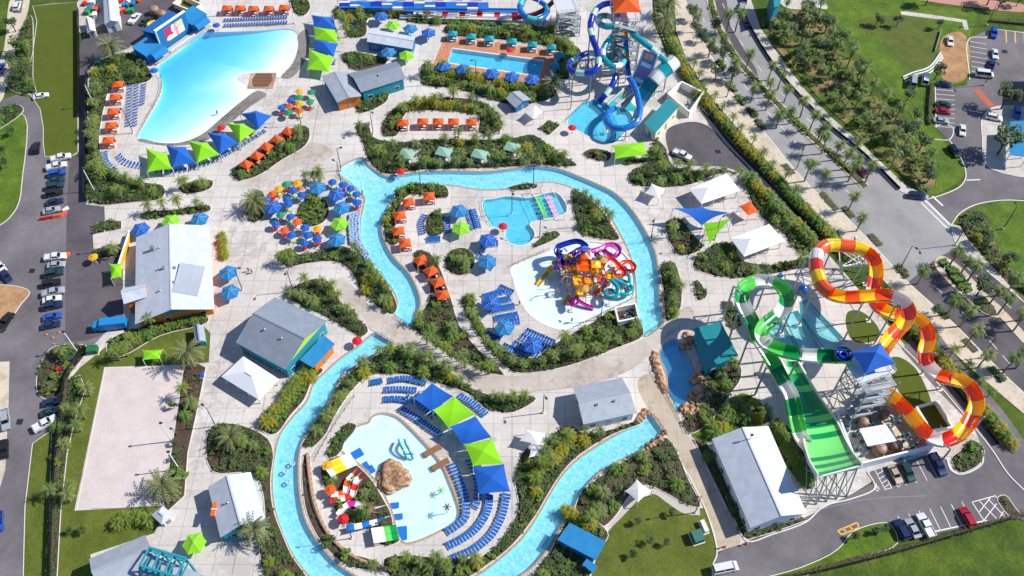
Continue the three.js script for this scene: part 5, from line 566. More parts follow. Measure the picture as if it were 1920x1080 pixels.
// wave pool stage
{ const a = P(305, 97), b = P(358, 60), mid = a.clone().add(b).multiplyScalar(0.5), d = b.clone().sub(a), L = d.length(), ang = Math.atan2(-d.z, d.x), t = thing('wave_stage', 'blue stage building with painted screen wall at the deep end of the wave pool', 'stage', null, mid, ang), bl = plain(0x0a6ea2, 0.7), bl2 = plain(0x1468b4, 0.7);
  part('screen_wall', rbox(L, 8.2, 0.6, 0, 4.1, 0, 0.05), bl, t); part('wall_cap', box(L + 0.3, 0.25, 0.9, 0, 8.3, 0), MT.white, t); part('wall_edge', box(0.25, 8.2, 0.8, -L / 2 - 0.05, 4.1, 0), MT.white, t);
  const mural = tex(256, (i, x, y) => { const u = x / 256, v = y / 256, n = NB[(y * 2) * 512 + x * 2] * 0.25, k = u + n; if (k < 0.18) return [206, 40, 80]; if (k < 0.5) return v > 0.25 + n ? [200, 44, 92] : [236, 232, 226]; if (Math.abs(k - 0.58) < 0.07) return [244, 240, 240]; if (k < 0.78) return [224, 140, 170]; return v + n > 0.6 ? [226, 206, 150] : [238, 234, 226]; }, 1); const mm = new THREE.MeshStandardMaterial({ map: mural, roughness: 0.7 });
  part('mural', new THREE.PlaneGeometry(L * 0.62, 4.6).translate(0.4, 4.6, 0.33), mm, t); part('stage_floor', box(L + 12, 0.3, 3.2, 0, 0.3, 2.2), MT.walk, t);
  for (const x of [-L / 2 - 3.6, L / 2 + 3.6]) { part('wing_roof', box(7, 0.25, 6.5, x, 3.8, -1.6, 0, 0.12), RF.blue, t); part('wing_wall', box(6.6, 3.6, 5.8, x, 1.8, -1.6), bl2, t); }
  part('back_roof', box(L - 0.4, 0.25, 8, 0, 5.6, -4.3, 0, -0.22), bl2, t); part('back_wall', box(L - 0.8, 4.6, 7.4, 0, 2.3, -4.2), bl, t); const rail = []; for (let i = 0; i <= 10; i++) rail.push(box(0.12, 1.1, 0.12, -L / 2 + 1 + i * (L - 2) / 10, 1, 3.4)); for (const y of [0.9, 1.25, 1.5]) rail.push(box(L - 2, 0.1, 0.1, 0, y, 3.4)); part('railing', rail, MT.white, t);
  for (const x of [-L / 2 - 3, L / 2 + 3]) part('awning', new THREE.CylinderGeometry(1.6, 1.6, 5.5, 14, 1, true, 0, Math.PI).rotateZ(Math.PI / 2).translate(x, 2.2, 2.6), FB.sky, t); }
{ const p = P(288, 50), t = thing('inflatable_ring', 'yellow inflatable ring lying behind the wave pool stage', 'inflatable', null, p); part('tube', new THREE.TorusGeometry(1.6, 0.6, 10, 20).rotateX(Math.PI / 2).translate(0, 0.7, 0), MT.yellow, t); part('handle', merge([0, 1, 2, 3].map((i) => box(0.2, 0.1, 0.5, Math.cos(i * 1.57) * 1.6, 1.32, Math.sin(i * 1.57) * 1.6))), MT.white, t); }
// walled yards
function yard(name, label, pts, h, wm, fl = MT.soil) { const r = ring(pts, false), c = r.reduce((a, p) => a.add(p), new THREE.Vector2()).multiplyScalar(1 / r.length), t = thing(name, label, 'yard', null, new V3(c.x, DECK, c.y)); r.forEach((p, i) => { const q = r[(i + 1) % r.length], a = new V3(p.x - c.x, 0, p.y - c.y), b = new V3(q.x - c.x, 0, q.y - c.y), m = a.clone().add(b).multiplyScalar(0.5), d = b.clone().sub(a), w = part('wall', box(d.length() - 0.15, h, 0.3, m.x, h / 2, m.z, Math.atan2(-d.z, d.x)), wm, t); part('coping', box(d.length() + 0.1, 0.12, 0.42, m.x, h + 0.06 + i * 0.004, m.z, Math.atan2(-d.z, d.x)), MT.white, w); }); part('paving', flat(r.map((p) => new THREE.Vector2(p.x - c.x, p.y - c.y)), 0.04), fl, t); return t; }
yard('pump_yard', 'white-walled yard of tanks and filters below the orange slide', [[1562, 782], [1650, 758], [1685, 768], [1742, 846], [1600, 882]], 3, plain(0xdfe2ea, 0.7), MT.tan); yard('chlorine_yard', 'white-walled yard beside the teal pump house', [[1250, 188], [1276, 166], [1316, 186], [1290, 222]], 2.6, WL.white, MT.walk); yard('retention_pit', 'small white-walled square pit behind the wave pool stage', [[328, 16], [346, 2], [381, 18], [362, 30]], 2, WL.cream, MT.turf); yard('pump_box', 'white-walled box of pumps on the river island', [[1152, 586], [1190, 578], [1196, 604], [1158, 612]], 2, WL.white, MT.wet); yard('sunken_basin', 'rectangular walled basin inside the orange slide loop', [[1715, 768], [1752, 758], [1782, 806], [1742, 812]], 1.2, WL.cream, MT.turf);
const dome = plain(0x9a7a62, 0.5); function tank(x, y, r, h, label) { const t = thing('filter_tank', label, 'tank', 'filter tanks', P(x, y).setY(DECK + 0.06)); part('shell', [cyl(r, r, h * 0.6, 0, h * 0.15, 0, 16), new THREE.SphereGeometry(r, 16, 8, 0, 6.283, 0, 1.57).scale(1, 0.6, 1).translate(0, h * 0.75, 0)], dome, t); part('legs', [0, 1, 2, 3].map((i) => cyl(0.08, 0.08, h * 0.2, Math.cos(i * 1.57) * r * 0.8, 0, Math.sin(i * 1.57) * r * 0.8, 6)), MT.steel, t); part('manhole', cyl(0.3, 0.3, 0.12, 0, h * 0.75 + r * 0.58, 0, 10), MT.steel, t); part('pipe', bar(new V3(r * 0.9, h * 0.4, 0), new V3(r * 2, h * 0.3, 0.4), 0.12), MT.steelWhite, t); }
for (const [x, y, r] of [[1645, 848, 1.6], [1676, 842, 1.4], [1615, 798, 1.2], [1655, 782, 1.1]]) tank(x, y, r, 2.6, 'brown domed filter tank in the pump yard'); for (const [x, y, r] of [[292, 26, 1.6], [306, 34, 1.5], [322, 40, 1.4]]) tank(x, y, r, 2.4, 'brown domed filter tank behind the wave pool stage');
const pump = proto([['motor', merge([cyl(0.28, 0.28, 1.1, 0, 0.4, 0, 10).rotateZ(0)]), plain(0x1f6a70, 0.5)], ['casing', rbox(0.7, 0.5, 0.7, 0, 0.3, 0.6), plain(0x1f6a70, 0.5)], ['plinth', box(1, 0.16, 1.8, 0, 0.08, 0.3), MT.kerb], ['pipe', bar(new V3(0, 0.4, 0.9), new V3(0, 1.3, 1.6), 0.13), MT.steelWhite]]); for (const [x, y] of [[1580, 800], [1590, 802], [1602, 796], [1612, 832], [1622, 842], [1600, 846], [1690, 820], [1700, 818], [1708, 842], [1700, 852], [1630, 868], [1586, 812], [1596, 820], [1606, 812], [1634, 800], [1628, 790], [1690, 832], [1716, 836], [1684, 796], [1670, 790], [1612, 858], [1590, 838], [1662, 862], [1686, 858], [1175, 594], [1180, 600], [1298, 190], [1288, 200]]) place(pump, 'pump', 'teal pump with pipe standing in a walled yard', 'pump', 'pumps in the yards', P(x, y).setY(DECK + 0.05), rr(0, 3));
{ const p = P(1646, 816, 3), t = thing('yard_canopy', 'ribbed white canopy roof over the pumps in the pump yard', 'canopy', null, p.clone().setY(DECK)); for (let i = 0; i < 14; i++) part('roof_strip', box(0.48, 0.08, 4.6, -3.3 + i * 0.52, 3 + (i % 2) * 0.05, 0, 0.2).translate(0, 0, -(i - 6.5) * 0.1), MT.white, t); for (const [x, z] of [[-3, -2], [3, -2.6], [-3, 2.4], [3, 1.8]]) part('post', cyl(0.08, 0.08, 3, x, 0, z), MT.steel, t); }
// rocks
function rock(x, y, r, h, label, name = 'boulder', hs = 1) { const g = new THREE.IcosahedronGeometry(1, 3), p = g.attributes.position, o = rr(0, 50), v = new V3(); for (let i = 0; i < p.count; i++) { v.fromBufferAttribute(p, i); const n = 1 + 0.28 * Math.sin(v.x * 3 + o) * Math.cos(v.z * 3.4 + o) + 0.16 * Math.sin(v.y * 7 + v.x * 5 + o) + 0.08 * Math.sin(v.z * 13 + o * 2); p.setXYZ(i, v.x * r * n, Math.max(-0.2, v.y * h * n), v.z * r * hs * n); } const s = rawGeo(Array.from((g.index ? g.toNonIndexed() : g).attributes.position.array), null, true); { const q = s.attributes.position, u = s.attributes.uv; for (let i = 0; i < q.count; i++) u.setXY(i, q.getX(i) + q.getY(i) * 0.6 + o, q.getZ(i) + q.getY(i) * 0.4); } const m = part(numbered(name), s, RK, scene); m.position.copy(P(x, y)).setY(DECK - 0.1); return tag(m, label, 'rock', 'rocks ' + label.slice(0, 30)); }
const RK = (() => { const m = ground([128, 96, 72], [206, 166, 128], 4, 3.4, 0.4); return m; })();
for (const [x, y, r] of [[1303, 714, 1.3], [1310, 706, 1.2], [1318, 716, 1.2], [1322, 728, 1.3], [1300, 738, 1.3], [1312, 744, 1.4], [1326, 742, 1.4], [1334, 734, 1.2], [1300, 752, 1.2], [1312, 758, 1.4], [1322, 754, 1.2], [1298, 768, 1.2], [1306, 774, 1.2], [1288, 776, 1.1], [1282, 766, 1.1], [1284, 650, 1.3], [1292, 642, 1.2], [1288, 630, 1.1], [1227, 664, 0.9], [1226, 674, 1], [1229, 684, 1.1], [1232, 694, 1.1], [1236, 704, 1.1], [1238, 714, 1.1], [1242, 724, 1], [1246, 733, 0.9]]) rock(x, y, r, r * 0.7, 'tan sculpted boulder around the grotto pool');
for (const [x, y, r] of [[1203, 780, 1], [1210, 774, 1.1], [1198, 788, 0.9], [1216, 838, 0.9], [1226, 832, 1], [1236, 824, 1], [1246, 812, 0.8]]) rock(x, y, r, r * 0.8, 'tan boulder at the east river bridge mouth'); for (const [x, y, r, h] of [[738, 894, 3.4, 1.5], [724, 904, 1.9, 1.3], [752, 902, 2.0, 1.2], [742, 882, 2.0, 1.1], [728, 916, 1.4, 0.9], [756, 890, 1.5, 1]]) rock(x, y, r, h, 'tan rock mound in the family pool lagoon');
for (const [x, y] of [[811, 846], [826, 872]]) { const p = P(x, y), t = thing('timber_jetty', 'brown timber jetty reaching into the family pool', 'jetty', 'jetties in the family pool', p, 0.55); for (let i = 0; i < 5; i++) part('plank', box(4.4, 0.14, 0.28, 0, 0.4, -0.6 + i * 0.31), MT.wood, t); for (const s of [-1.8, 1.8]) part('bearer', box(0.2, 0.5, 1.5, s, 0.1, 0), MT.wood, t); }
{ const c = P(492, 152), t = thing('timber_pier', 'brown timber pier deck between the two beaches of the wave pool', 'pier', null, c); for (let i = 0; i < 12; i++) part('plank', box(6.5 - Math.abs(i - 5) * 0.3, 0.1, 0.5, 0, 0.35, -3 + i * 0.53), plain([0x7a5140, 0x6f4a3c, 0x835845][i % 3], 0.85), t); part('stone_edge', box(8, 0.4, 7.4, 0, 0.12, 0), stoneEdge, t); }
{ const c = P(850, 1000), t = thing('rock_wall', 'low tan stone wall on the west edge of the family pool deck', 'wall', null, P(575, 860)), o = t.position, pts = [[577, 852], [582, 900], [592, 950], [615, 1000], [650, 1036], [700, 1062], [736, 1070]].map(([x, y]) => { const p = P(x, y); return [p.x - o.x, p.z - o.z]; }); part('stones', kerbGeo(pts, 0.8, 0, 0.8, false), RK, t); part('coping', kerbGeo(pts, 0.5, 0.8, 0.9, false), stoneEdge, t); }
// ---------- water slides ----------
const gel = (c) => plain(c, 0.22, { clearcoat: 0.6, clearcoatRoughness: 0.15 });
const GC = { white: gel(0xe9e6e0), green: gel(0x078c40), lime: gel(0x58c850), red: gel(0xd8230c), orange: gel(0xf0540c), amber: gel(0xfb9c02), yellow: gel(0xffc602), blue: gel(0x0a2fb0), sky: gel(0x1272cc), teal: gel(0x0d9aa6), aqua: gel(0x3fc2c4), mint: gel(0xbfe6cc), magenta: gel(0xc424a0), purple: gel(0x5a2a9c), pink: gel(0xf0a0c8), navy: gel(0x10248c) };
function sweep(c, t0, t1, n, prof) { // sweep a closed profile [right, up] along the curve
  const rings = []; for (let i = 0; i <= n; i++) { const t = t0 + (t1 - t0) * i / n, p = c.getPointAt(t), d = c.getTangentAt(t), right = new V3().crossVectors(d, new V3(0, 1, 0)).normalize(), up = new V3().crossVectors(right, d).normalize(); rings.push(prof.map(([a, b]) => p.clone().addScaledVector(right, a).addScaledVector(up, b))); }
  const pos = [], uv = [], m = prof.length; for (let i = 0; i < n; i++) for (let j = 0; j < m; j++) { const k = (j + 1) % m; quadPush(pos, uv, rings[i][j], rings[i + 1][j], rings[i + 1][k], rings[i][k]); }
  const cap = (R, fl) => { if (m > 20) { const h = m / 2; for (let j = 0; j < h - 1; j++) { const q = [R[j], R[j + 1], R[m - 2 - j], R[m - 1 - j]]; if (fl) q.reverse(); quadPush(pos, uv, ...q); } } }; cap(rings[0], false); cap(rings[n], true);
  return rawGeo(pos, uv, true);
}
function flumeProf(r, half, th, n = 12, lift = 0) { const o = []; for (let i = 0; i <= n; i++) { const a = -half + 2 * half * i / n; o.push([Math.sin(a) * r, -Math.cos(a) * r + lift]); } for (let i = n; i >= 0; i--) { const a = -half + 2 * half * i / n; o.push([Math.sin(a) * (r - th), -Math.cos(a) * (r - th) + lift]); } return o; }
function slide(name, label, pts, r, o = {}) {
  const w = pts.map(([x, y, h]) => P(x, y, h)), o0 = w[w.length - 1].clone().setY(DECK), c = new THREE.CatmullRomCurve3(w.map((p) => p.clone().sub(o0)), false, 'centripetal'), L = c.getLength(), t = thing(name, label, 'water slide', o.group, o0), n = Math.max(2, Math.round(L / (o.sec ?? 4))), half = o.half ?? 1.9;
  for (let i = 0; i < n; i++) { const a = i / n, b = (i + 1) / n, m = o.colors[i % o.colors.length], hf = o.tube ? (o.tube(a) ? 3.1 : half) : half; const s = part(hf > 3 ? 'tube_section' : 'flume_section', sweep(c, a, b, Math.max(2, Math.round(L / n / 0.9)), flumeProf(r, hf, 0.07, 12)), m, t); if (o.flange !== 0) part('flange', sweep(c, Math.max(0, a - 0.06 / L), a + 0.06 / L, 1, flumeProf(r + 0.09, hf, 0.1, 12)), m, s); }
  for (const k of o.posts ?? []) { const p = c.getPointAt(k), d = c.getTangentAt(k), s = new V3(-d.z, 0, d.x).normalize(), off = (o.postOff ?? 0) * (typeof o.side === 'number' ? o.side : 1), b = new V3(p.x + s.x * off, 0, p.z + s.z * off), topY = p.y - r - 0.1; if (topY < 1) continue; part('support_column', [bar(b, new V3(b.x, topY + (off ? r : 0), b.z), o.pr ?? 0.26, 10, (o.pr ?? 0.26) * 0.8), ...(off ? [bar(new V3(b.x, topY + r, b.z), new V3(p.x, topY, p.z), 0.16)] : []), ...(topY > 6 ? [bar(new V3(b.x, topY - 2.2, b.z), new V3(p.x + d.x * 2, c.getPointAt(Math.min(1, k + 2 / L)).y - r - 0.1, p.z + d.z * 2), 0.1), bar(new V3(b.x, topY - 2.2, b.z), new V3(p.x - d.x * 2, c.getPointAt(Math.max(0, k - 2 / L)).y - r - 0.1, p.z - d.z * 2), 0.1)] : [])], MT.steel, t); part('footing', box(1.2, 0.16, 1.2, b.x, 0.08, b.z), MT.kerb, t); }
  return { t, c, L };
}
const lin = (a, b, n) => Array.from({ length: n }, (_, i) => a + (b - a) * i / Math.max(1, n - 1));
// orange raft slide beside the boulevard
{ const xy = [[1652, 660], [1664, 642], [1680, 622], [1697, 603], [1703, 582], [1693, 564], [1667, 554], [1637, 554], [1613, 556], [1590, 557], [1563, 552], [1543, 538], [1533, 515], [1530, 492], [1534, 471], [1552, 460], [1583, 461], [1613, 466], [1635, 480], [1643, 503], [1641, 524], [1637, 545], [1642, 567], [1657, 580], [1680, 590], [1703, 592], [1722, 598], [1737, 615], [1740, 637], [1734, 660], [1740, 683], [1762, 703], [1790, 711], [1812, 718], [1826, 735], [1831, 755], [1824, 777], [1811, 800], [1793, 817], [1766, 825], [1740, 815], [1718, 790], [1693, 762], [1671, 742], [1649, 728], [1630, 719]];
  const hs = lin(18.5, 5, xy.length), C = GC; slide('raft_slide', 'long orange, yellow and white raft slide winding beside the boulevard', xy.map((p, i) => [...p, hs[i]]), 1.75, { colors: [C.orange, C.yellow, C.orange, C.yellow, C.red, C.white, C.orange, C.yellow], sec: 3.6, half: 1.75, tube: (a) => a > 0.21 && a < 0.40, posts: [0.12, 0.19, 0.25, 0.31, 0.37, 0.43, 0.5, 0.58, 0.65, 0.72, 0.79, 0.86, 0.93], postOff: 2.4, side: -1, pr: 0.24 }); }
// trusses in the first loop
{ const c = P(1597, 520), t = thing('slide_truss', 'white space-frame truss inside the first orange loop', 'truss', null, c.clone().setY(DECK)), nodes = []; for (let i = 0; i < 7; i++) nodes.push(new V3(Math.cos(i * 0.9) * 6.2, 7 + (i % 3) * 2, Math.sin(i * 0.9) * 5)); const m = new V3(0, 6, 0), bs = []; nodes.forEach((p, i) => { part('strut', bar(p, nodes[(i + 1) % 7], 0.13), MT.steelWhite, t); part('strut', bar(p, m, 0.12), MT.steelWhite, t); part('strut', bar(p, nodes[(i + 3) % 7], 0.1), MT.steelWhite, t); part('leg', bar(new V3(p.x * 0.4, 0, p.z * 0.4), p, 0.18), MT.steel, t); }); }
// green bowl-and-wall slide
{ const xy = [[1600, 668], [1578, 668], [1540, 667], [1502, 664], [1464, 655], [1438, 643], [1428, 626], [1434, 610], [1449, 597], [1467, 581], [1475, 563], [1473, 547], [1460, 532], [1440, 526], [1415, 527], [1396, 538], [1391, 558], [1397, 577], [1411, 603], [1420, 630], [1434, 652], [1446, 672], [1458, 694], [1470, 716], [1484, 742], [1489, 764], [1494, 790], [1502, 818], [1516, 836]];
  const hs = xy.map((_, i) => i < 20 ? 17.8 - i * 0.16 : 14.5 - (i - 20) * 1.22); slide('wall_slide', 'green and white flume looping down to the striped green wall', xy.map((p, i) => [...p, hs[i]]), 1.75, { colors: [GC.lime, GC.green, GC.white, GC.green, GC.lime, GC.white], sec: 3.9, half: 1.7, posts: [0.12, 0.22, 0.31, 0.4, 0.47, 0.55, 0.62, 0.7, 0.78], postOff: 2.4, side: 1, pr: 0.28 });
  // the wall: left and right edges with heights, swept as stripes
  const Lf = [[1464, 676, 4.5], [1474, 700, 3.4], [1492, 745, 2.6], [1502, 790, 2.6], [1508, 832, 4], [1517, 866, 7.5], [1534, 895, 12]], Rt = [[1492, 678, 4.5], [1512, 713, 3.4], [1536, 752, 2.6], [1564, 790, 2.6], [1582, 828, 4], [1596, 854, 7.5], [1613, 874, 12]];
  const a = new THREE.CatmullRomCurve3(Lf.map((p) => P(...p))), b = new THREE.CatmullRomCurve3(Rt.map((p) => P(...p))), o = P(1530, 800).setY(DECK), t = thing('slide_wall', 'wide striped green slide wall rising towards the parking', 'water slide', null, o), WG = gel(0x069050), WY = gel(0x7ae676), cols = [WG, WY, WG, WG, WY, WG, WG, WG, WG, WY, WG, WY, WG, WY, WY, WY, WY, WG, WY, WG, WY, WG], N = cols.length;
  for (let i = 0; i < N; i++) { const pos = [], uv = [], S = 3, W = 5; for (let s = 0; s < S; s++) for (let u = 0; u < W; u++) { const pt = (ss, uu) => { const k = (i + ss / S) / N, p = a.getPointAt(k).lerp(b.getPointAt(k), uu / W).sub(o); p.y += Math.pow(Math.abs(2 * uu / W - 1), 2) * 0.5; return p; }; const A = pt(s, u), B = pt(s + 1, u), C = pt(s + 1, u + 1), D = pt(s, u + 1); quadPush(pos, uv, A, B, C, D); const dn = (q) => q.clone().setY(q.y - 0.15); quadPush(pos, uv, dn(A), dn(D), dn(C), dn(B)); } part('wall_panel', rawGeo(pos, uv), cols[i], t); }
  for (const [c, s] of [[a, -1], [b, 1]]) { const pts = c.getPoints(24).map((p) => p.clone().sub(o)); part('rim', merge(pts.slice(1).map((p, i) => beam(pts[i].clone().add(new V3(s * 0.2, 0.55, 0)), p.clone().add(new V3(s * 0.2, 0.55, 0)), 0.35, 1.1))), GC.white, t); }
  for (let i = 0; i < 5; i++) { const top = a.getPointAt(0.97).lerp(b.getPointAt(0.97), i / 4).sub(o), mid = a.getPointAt(0.72).lerp(b.getPointAt(0.72), i / 4).sub(o), f = new V3(top.x, 0, top.z + 2.5); part('scaffold_leg', bar(f, top, 0.16), MT.steel, t); part('scaffold_brace', bar(new V3(mid.x, 0, mid.z), top, 0.12), MT.steel, t); part('scaffold_brace', bar(f, mid, 0.1), MT.steel, t); part('scaffold_leg', bar(new V3(mid.x, 0, mid.z), mid, 0.14), MT.steel, t); if (i) { const q = a.getPointAt(0.97).lerp(b.getPointAt(0.97), (i - 1) / 4).sub(o); part('scaffold_brace', bar(new V3(q.x, 0, q.z + 2.5), top, 0.09), MT.steel, t); } } part('top_rail', beam(a.getPointAt(1).sub(o), b.getPointAt(1).sub(o), 0.3, 0.6), GC.white, t); }
// start towers
function tower(name, label, x, y, h, w, d, turn, roofMat, o = {}) {
  const p = P(x, y, h), t = thing(name, label, 'tower', null, p.clone().setY(DECK), turn), cor = [[-w, -d], [w, -d], [w, d], [-w, d]].map(([a, b]) => [a / 2, b / 2]), lv = o.levels ?? 4;
  cor.forEach(([a, b], i) => { part('column', box(0.32, h, 0.32, a, h / 2, b), MT.steel, t); const [a2, b2] = cor[(i + 1) % 4]; for (let k = 0; k < lv; k++) { const y0 = k * h / lv, y1 = (k + 1) * h / lv; part('brace', bar(new V3(a, y0, b), new V3(a2, y1, b2), 0.09), MT.steel, t); part('brace', bar(new V3(a2, y0, b2), new V3(a, y1, b), 0.09), MT.steel, t); part('girder', beam(new V3(a, y1, b), new V3(a2, y1, b2), 0.2, 0.26), MT.steel, t); } });
  part('platform', box(w + 2.4, 0.2, d + 2.4, 0, h + 0.1, 0), MT.steelWhite, t); const rail = []; for (const s of [-1, 1]) { for (const y2 of [0.6, 1.1]) { rail.push(box(w + 2.3, 0.07, 0.07, 0, h + 0.2 + y2, s * (d + 2.3) / 2), box(0.07, 0.07, d + 2.3, s * (w + 2.3) / 2, h + 0.2 + y2, 0)); } for (let i = 0; i < 6; i++) rail.push(box(0.07, 1.1, 0.07, -(w + 2.2) / 2 + i * (w + 2.2) / 5, h + 0.75, s * (d + 2.3) / 2)); } part('railing', rail, MT.steelWhite, t);
  const fl = lv * 2; for (let k = 0; k < fl; k++) { const y0 = k * h / fl, y1 = (k + 1) * h / fl, s = k % 2 ? 1 : -1, x0 = -w / 2 + 0.4, x1 = w / 2 - 0.4, z = d / 2 + 1.5 + (k % 2) * 1.5, A = new V3(s < 0 ? x0 : x1, y0, z), B = new V3(s < 0 ? x1 : x0, y1, z); part('stair_flight', beam(A, B, 1.2, 0.16), MT.grey, t); part('stair_rail', [bar(A.clone().add(new V3(0, 1, 0.6)), B.clone().add(new V3(0, 1, 0.6)), 0.05, 5), bar(A.clone().add(new V3(0, 1, -0.6)), B.clone().add(new V3(0, 1, -0.6)), 0.05, 5)], MT.steelWhite, t); part('landing', box(1.6, 0.14, 3, s < 0 ? x1 + 0.6 : x0 - 0.6, y1, d / 2 + 2.2), MT.grey, t); } for (const [a, z] of [[-w / 2 - 0.8, d / 2 + 3.6], [w / 2 + 0.8, d / 2 + 3.6]]) part('column', box(0.24, h, 0.24, a, h / 2, z), MT.steel, t);
  if (roofMat) { const e = [[-1, -1], [1, -1], [1, 1], [-1, 1]].map(([a, b]) => new V3(a * (w / 2 + (o.lap ?? 1.3)), h + 3.4, b * (d / 2 + (o.lap ?? 1.3)))), A = new V3(0, h + 5.8, 0), pos = []; e.forEach((q, i) => { const r = e[(i + 1) % 4], m = q.clone().lerp(r, 0.5).lerp(new V3(0, h + 3.6, 0), 0.08); for (const [u, v] of [[m, q], [r, m]]) pos.push(u.x, u.y, u.z, v.x, v.y, v.z, A.x, A.y, A.z); }); part('canopy', rawGeo(pos), roofMat, t); for (const q of e) part('canopy_post', bar(new V3(q.x * 0.96, h, q.z * 0.96), q, 0.1), MT.steelWhite, t); } return t; }
tower('start_tower', 'steel start tower with blue canopy between the green and orange slides', 1628, 687, 15.5, 7, 5, 0.35, FB.blue, { levels: 4, lap: 0.5 });
tower('slide_tower', 'tall steel start tower with orange canopy above the tube slides', 1172, 28, 18.5, 6, 5, 0.05, FB.orange, { levels: 5 });
{ const c = P(1580, 668, 17), t = thing('funnel_basin', 'dark blue round launch basin at the head of the green flume', 'basin', null, c); part('basin', new THREE.LatheGeometry([[0.2, 0], [1.4, 0.1], [2, 0.7], [2.1, 1.1], [2, 1.1], [1.9, 0.75], [1.3, 0.2], [0.2, 0.1]].map(([a, b]) => new THREE.Vector2(a, b)), 20), GC.navy, t); part('raft', new THREE.TorusGeometry(0.9, 0.3, 8, 16).rotateX(Math.PI / 2).translate(0, 0.6, 0), GC.blue, t); }
{ const t = thing('water_globe', 'blue spherical water globe on the deck beside the orange loop', 'globe', null, P(1503, 548)); part('globe', new THREE.SphereGeometry(1.3, 20, 14).translate(0, 1.6, 0), gel(0x1c64b8), t); part('plinth', cyl(0.9, 0.7, 0.5, 0, 0, 0, 16), MT.kerb, t); part('meridian', new THREE.TorusGeometry(1.32, 0.05, 6, 28).translate(0, 1.6, 0), GC.sky, t); }
// tube slides of the far tower
const tubeAll = () => true;
{ const a = [[1160, 8, 20], [1147, 6, 19.6], [1133, 8, 19], [1118, 18, 18.3], [1109, 36, 17.2], [1107, 53, 16.2], [1111, 73, 15], [1118, 91, 13.8], [1122, 107, 12.8], [1121, 124, 12], [1111, 134, 11.4], [1093, 137, 10.8], [1076, 134, 10.2], [1067, 128, 9.6], [1069, 118, 9], [1082, 109, 8.4], [1098, 101, 7.8], [1114, 100, 7.2], [1126, 106, 6.7], [1138, 116, 6.2], [1150, 128, 5.6], [1154, 140, 5], [1151, 153, 4.2], [1140, 171, 2.8], [1124, 190, 1]];
  slide('tube_slide', 'dark blue tube slide with pale rings looping left of the tower', a, 0.95, { colors: [GC.blue, GC.navy, GC.blue, GC.mint, GC.blue, GC.blue, GC.mint], sec: 2.6, tube: tubeAll, posts: [0.2, 0.3, 0.42, 0.5, 0.58, 0.7, 0.85], pr: 0.22 });
  slide('tube_slide', 'teal and white tube slide coiling below the tower', [[1158, 24, 19], [1160, 34, 18.5], [1154, 46, 18], [1142, 50, 17.6], [1128, 47, 17.2], [1121, 38, 16.8], [1128, 30, 16.2], [1146, 32, 15.6], [1157, 48, 15], [1151, 64, 14], [1138, 80, 12.8], [1130, 96, 11.8], [1133, 111, 11], [1147, 123, 10.2], [1162, 123, 9.5], [1170, 113, 8.8], [1164, 102, 8.2], [1152, 90, 7.6], [1142, 92, 7], [1140, 104, 6.4], [1150, 112, 5.8]], 0.95, { colors: [GC.teal, GC.white, GC.teal, GC.teal, GC.white, GC.aqua], sec: 2.6, tube: tubeAll, posts: [0.25, 0.4, 0.55, 0.7, 0.85], pr: 0.22 });
  slide('tube_slide', 'teal tube slide descending right of the tower to the barrel', [[1180, 54, 16.5], [1191, 67, 15.5], [1207, 80, 14.4], [1224, 93, 13.2], [1240, 109, 12], [1250, 118, 11.2]], 0.95, { colors: [GC.teal, GC.teal, GC.teal, GC.mint], sec: 3, tube: tubeAll, posts: [0.3, 0.7], pr: 0.22 });
  slide('barrel_slide', 'big teal and white striped barrel opening into a wide flume', [[1265, 114, 10.5], [1255, 124, 9.8], [1242, 134, 8.8], [1230, 146, 7.6], [1218, 160, 6], [1206, 178, 4.4], [1194, 196, 3], [1182, 210, 1.6]], 2.4, { colors: [GC.white, GC.teal, GC.white, GC.teal, GC.aqua, GC.white, GC.aqua], sec: 3, half: 1.5, tube: (k) => k < 0.36, posts: [0.15, 0.35, 0.55, 0.75], pr: 0.22 });
  slide('tube_slide', 'light blue tube slide curling over the splash pool', [[1180, 146, 9], [1190, 163, 8.2], [1197, 187, 7.2], [1199, 212, 6.3], [1190, 232, 5.6], [1167, 241, 5], [1146, 237, 4.4], [1137, 223, 3.8], [1142, 209, 3], [1152, 203, 2]], 0.95, { colors: [GC.sky], sec: 3, tube: tubeAll, posts: [0.3, 0.45, 0.55, 0.65, 0.75], pr: 0.2 });
  slide('drop_slide', 'striped teal, orange and blue drop slide straight down from the tower', [[1173, 30, 18.5], [1173, 44, 16.5], [1173, 70, 13.5], [1175, 100, 10], [1177, 125, 7], [1180, 142, 5]], 0.8, { colors: [GC.sky, GC.aqua, GC.amber, GC.sky, GC.teal, GC.amber, GC.blue], sec: 2.4, half: 1.5, posts: [0.5, 0.8], pr: 0.2 }); }
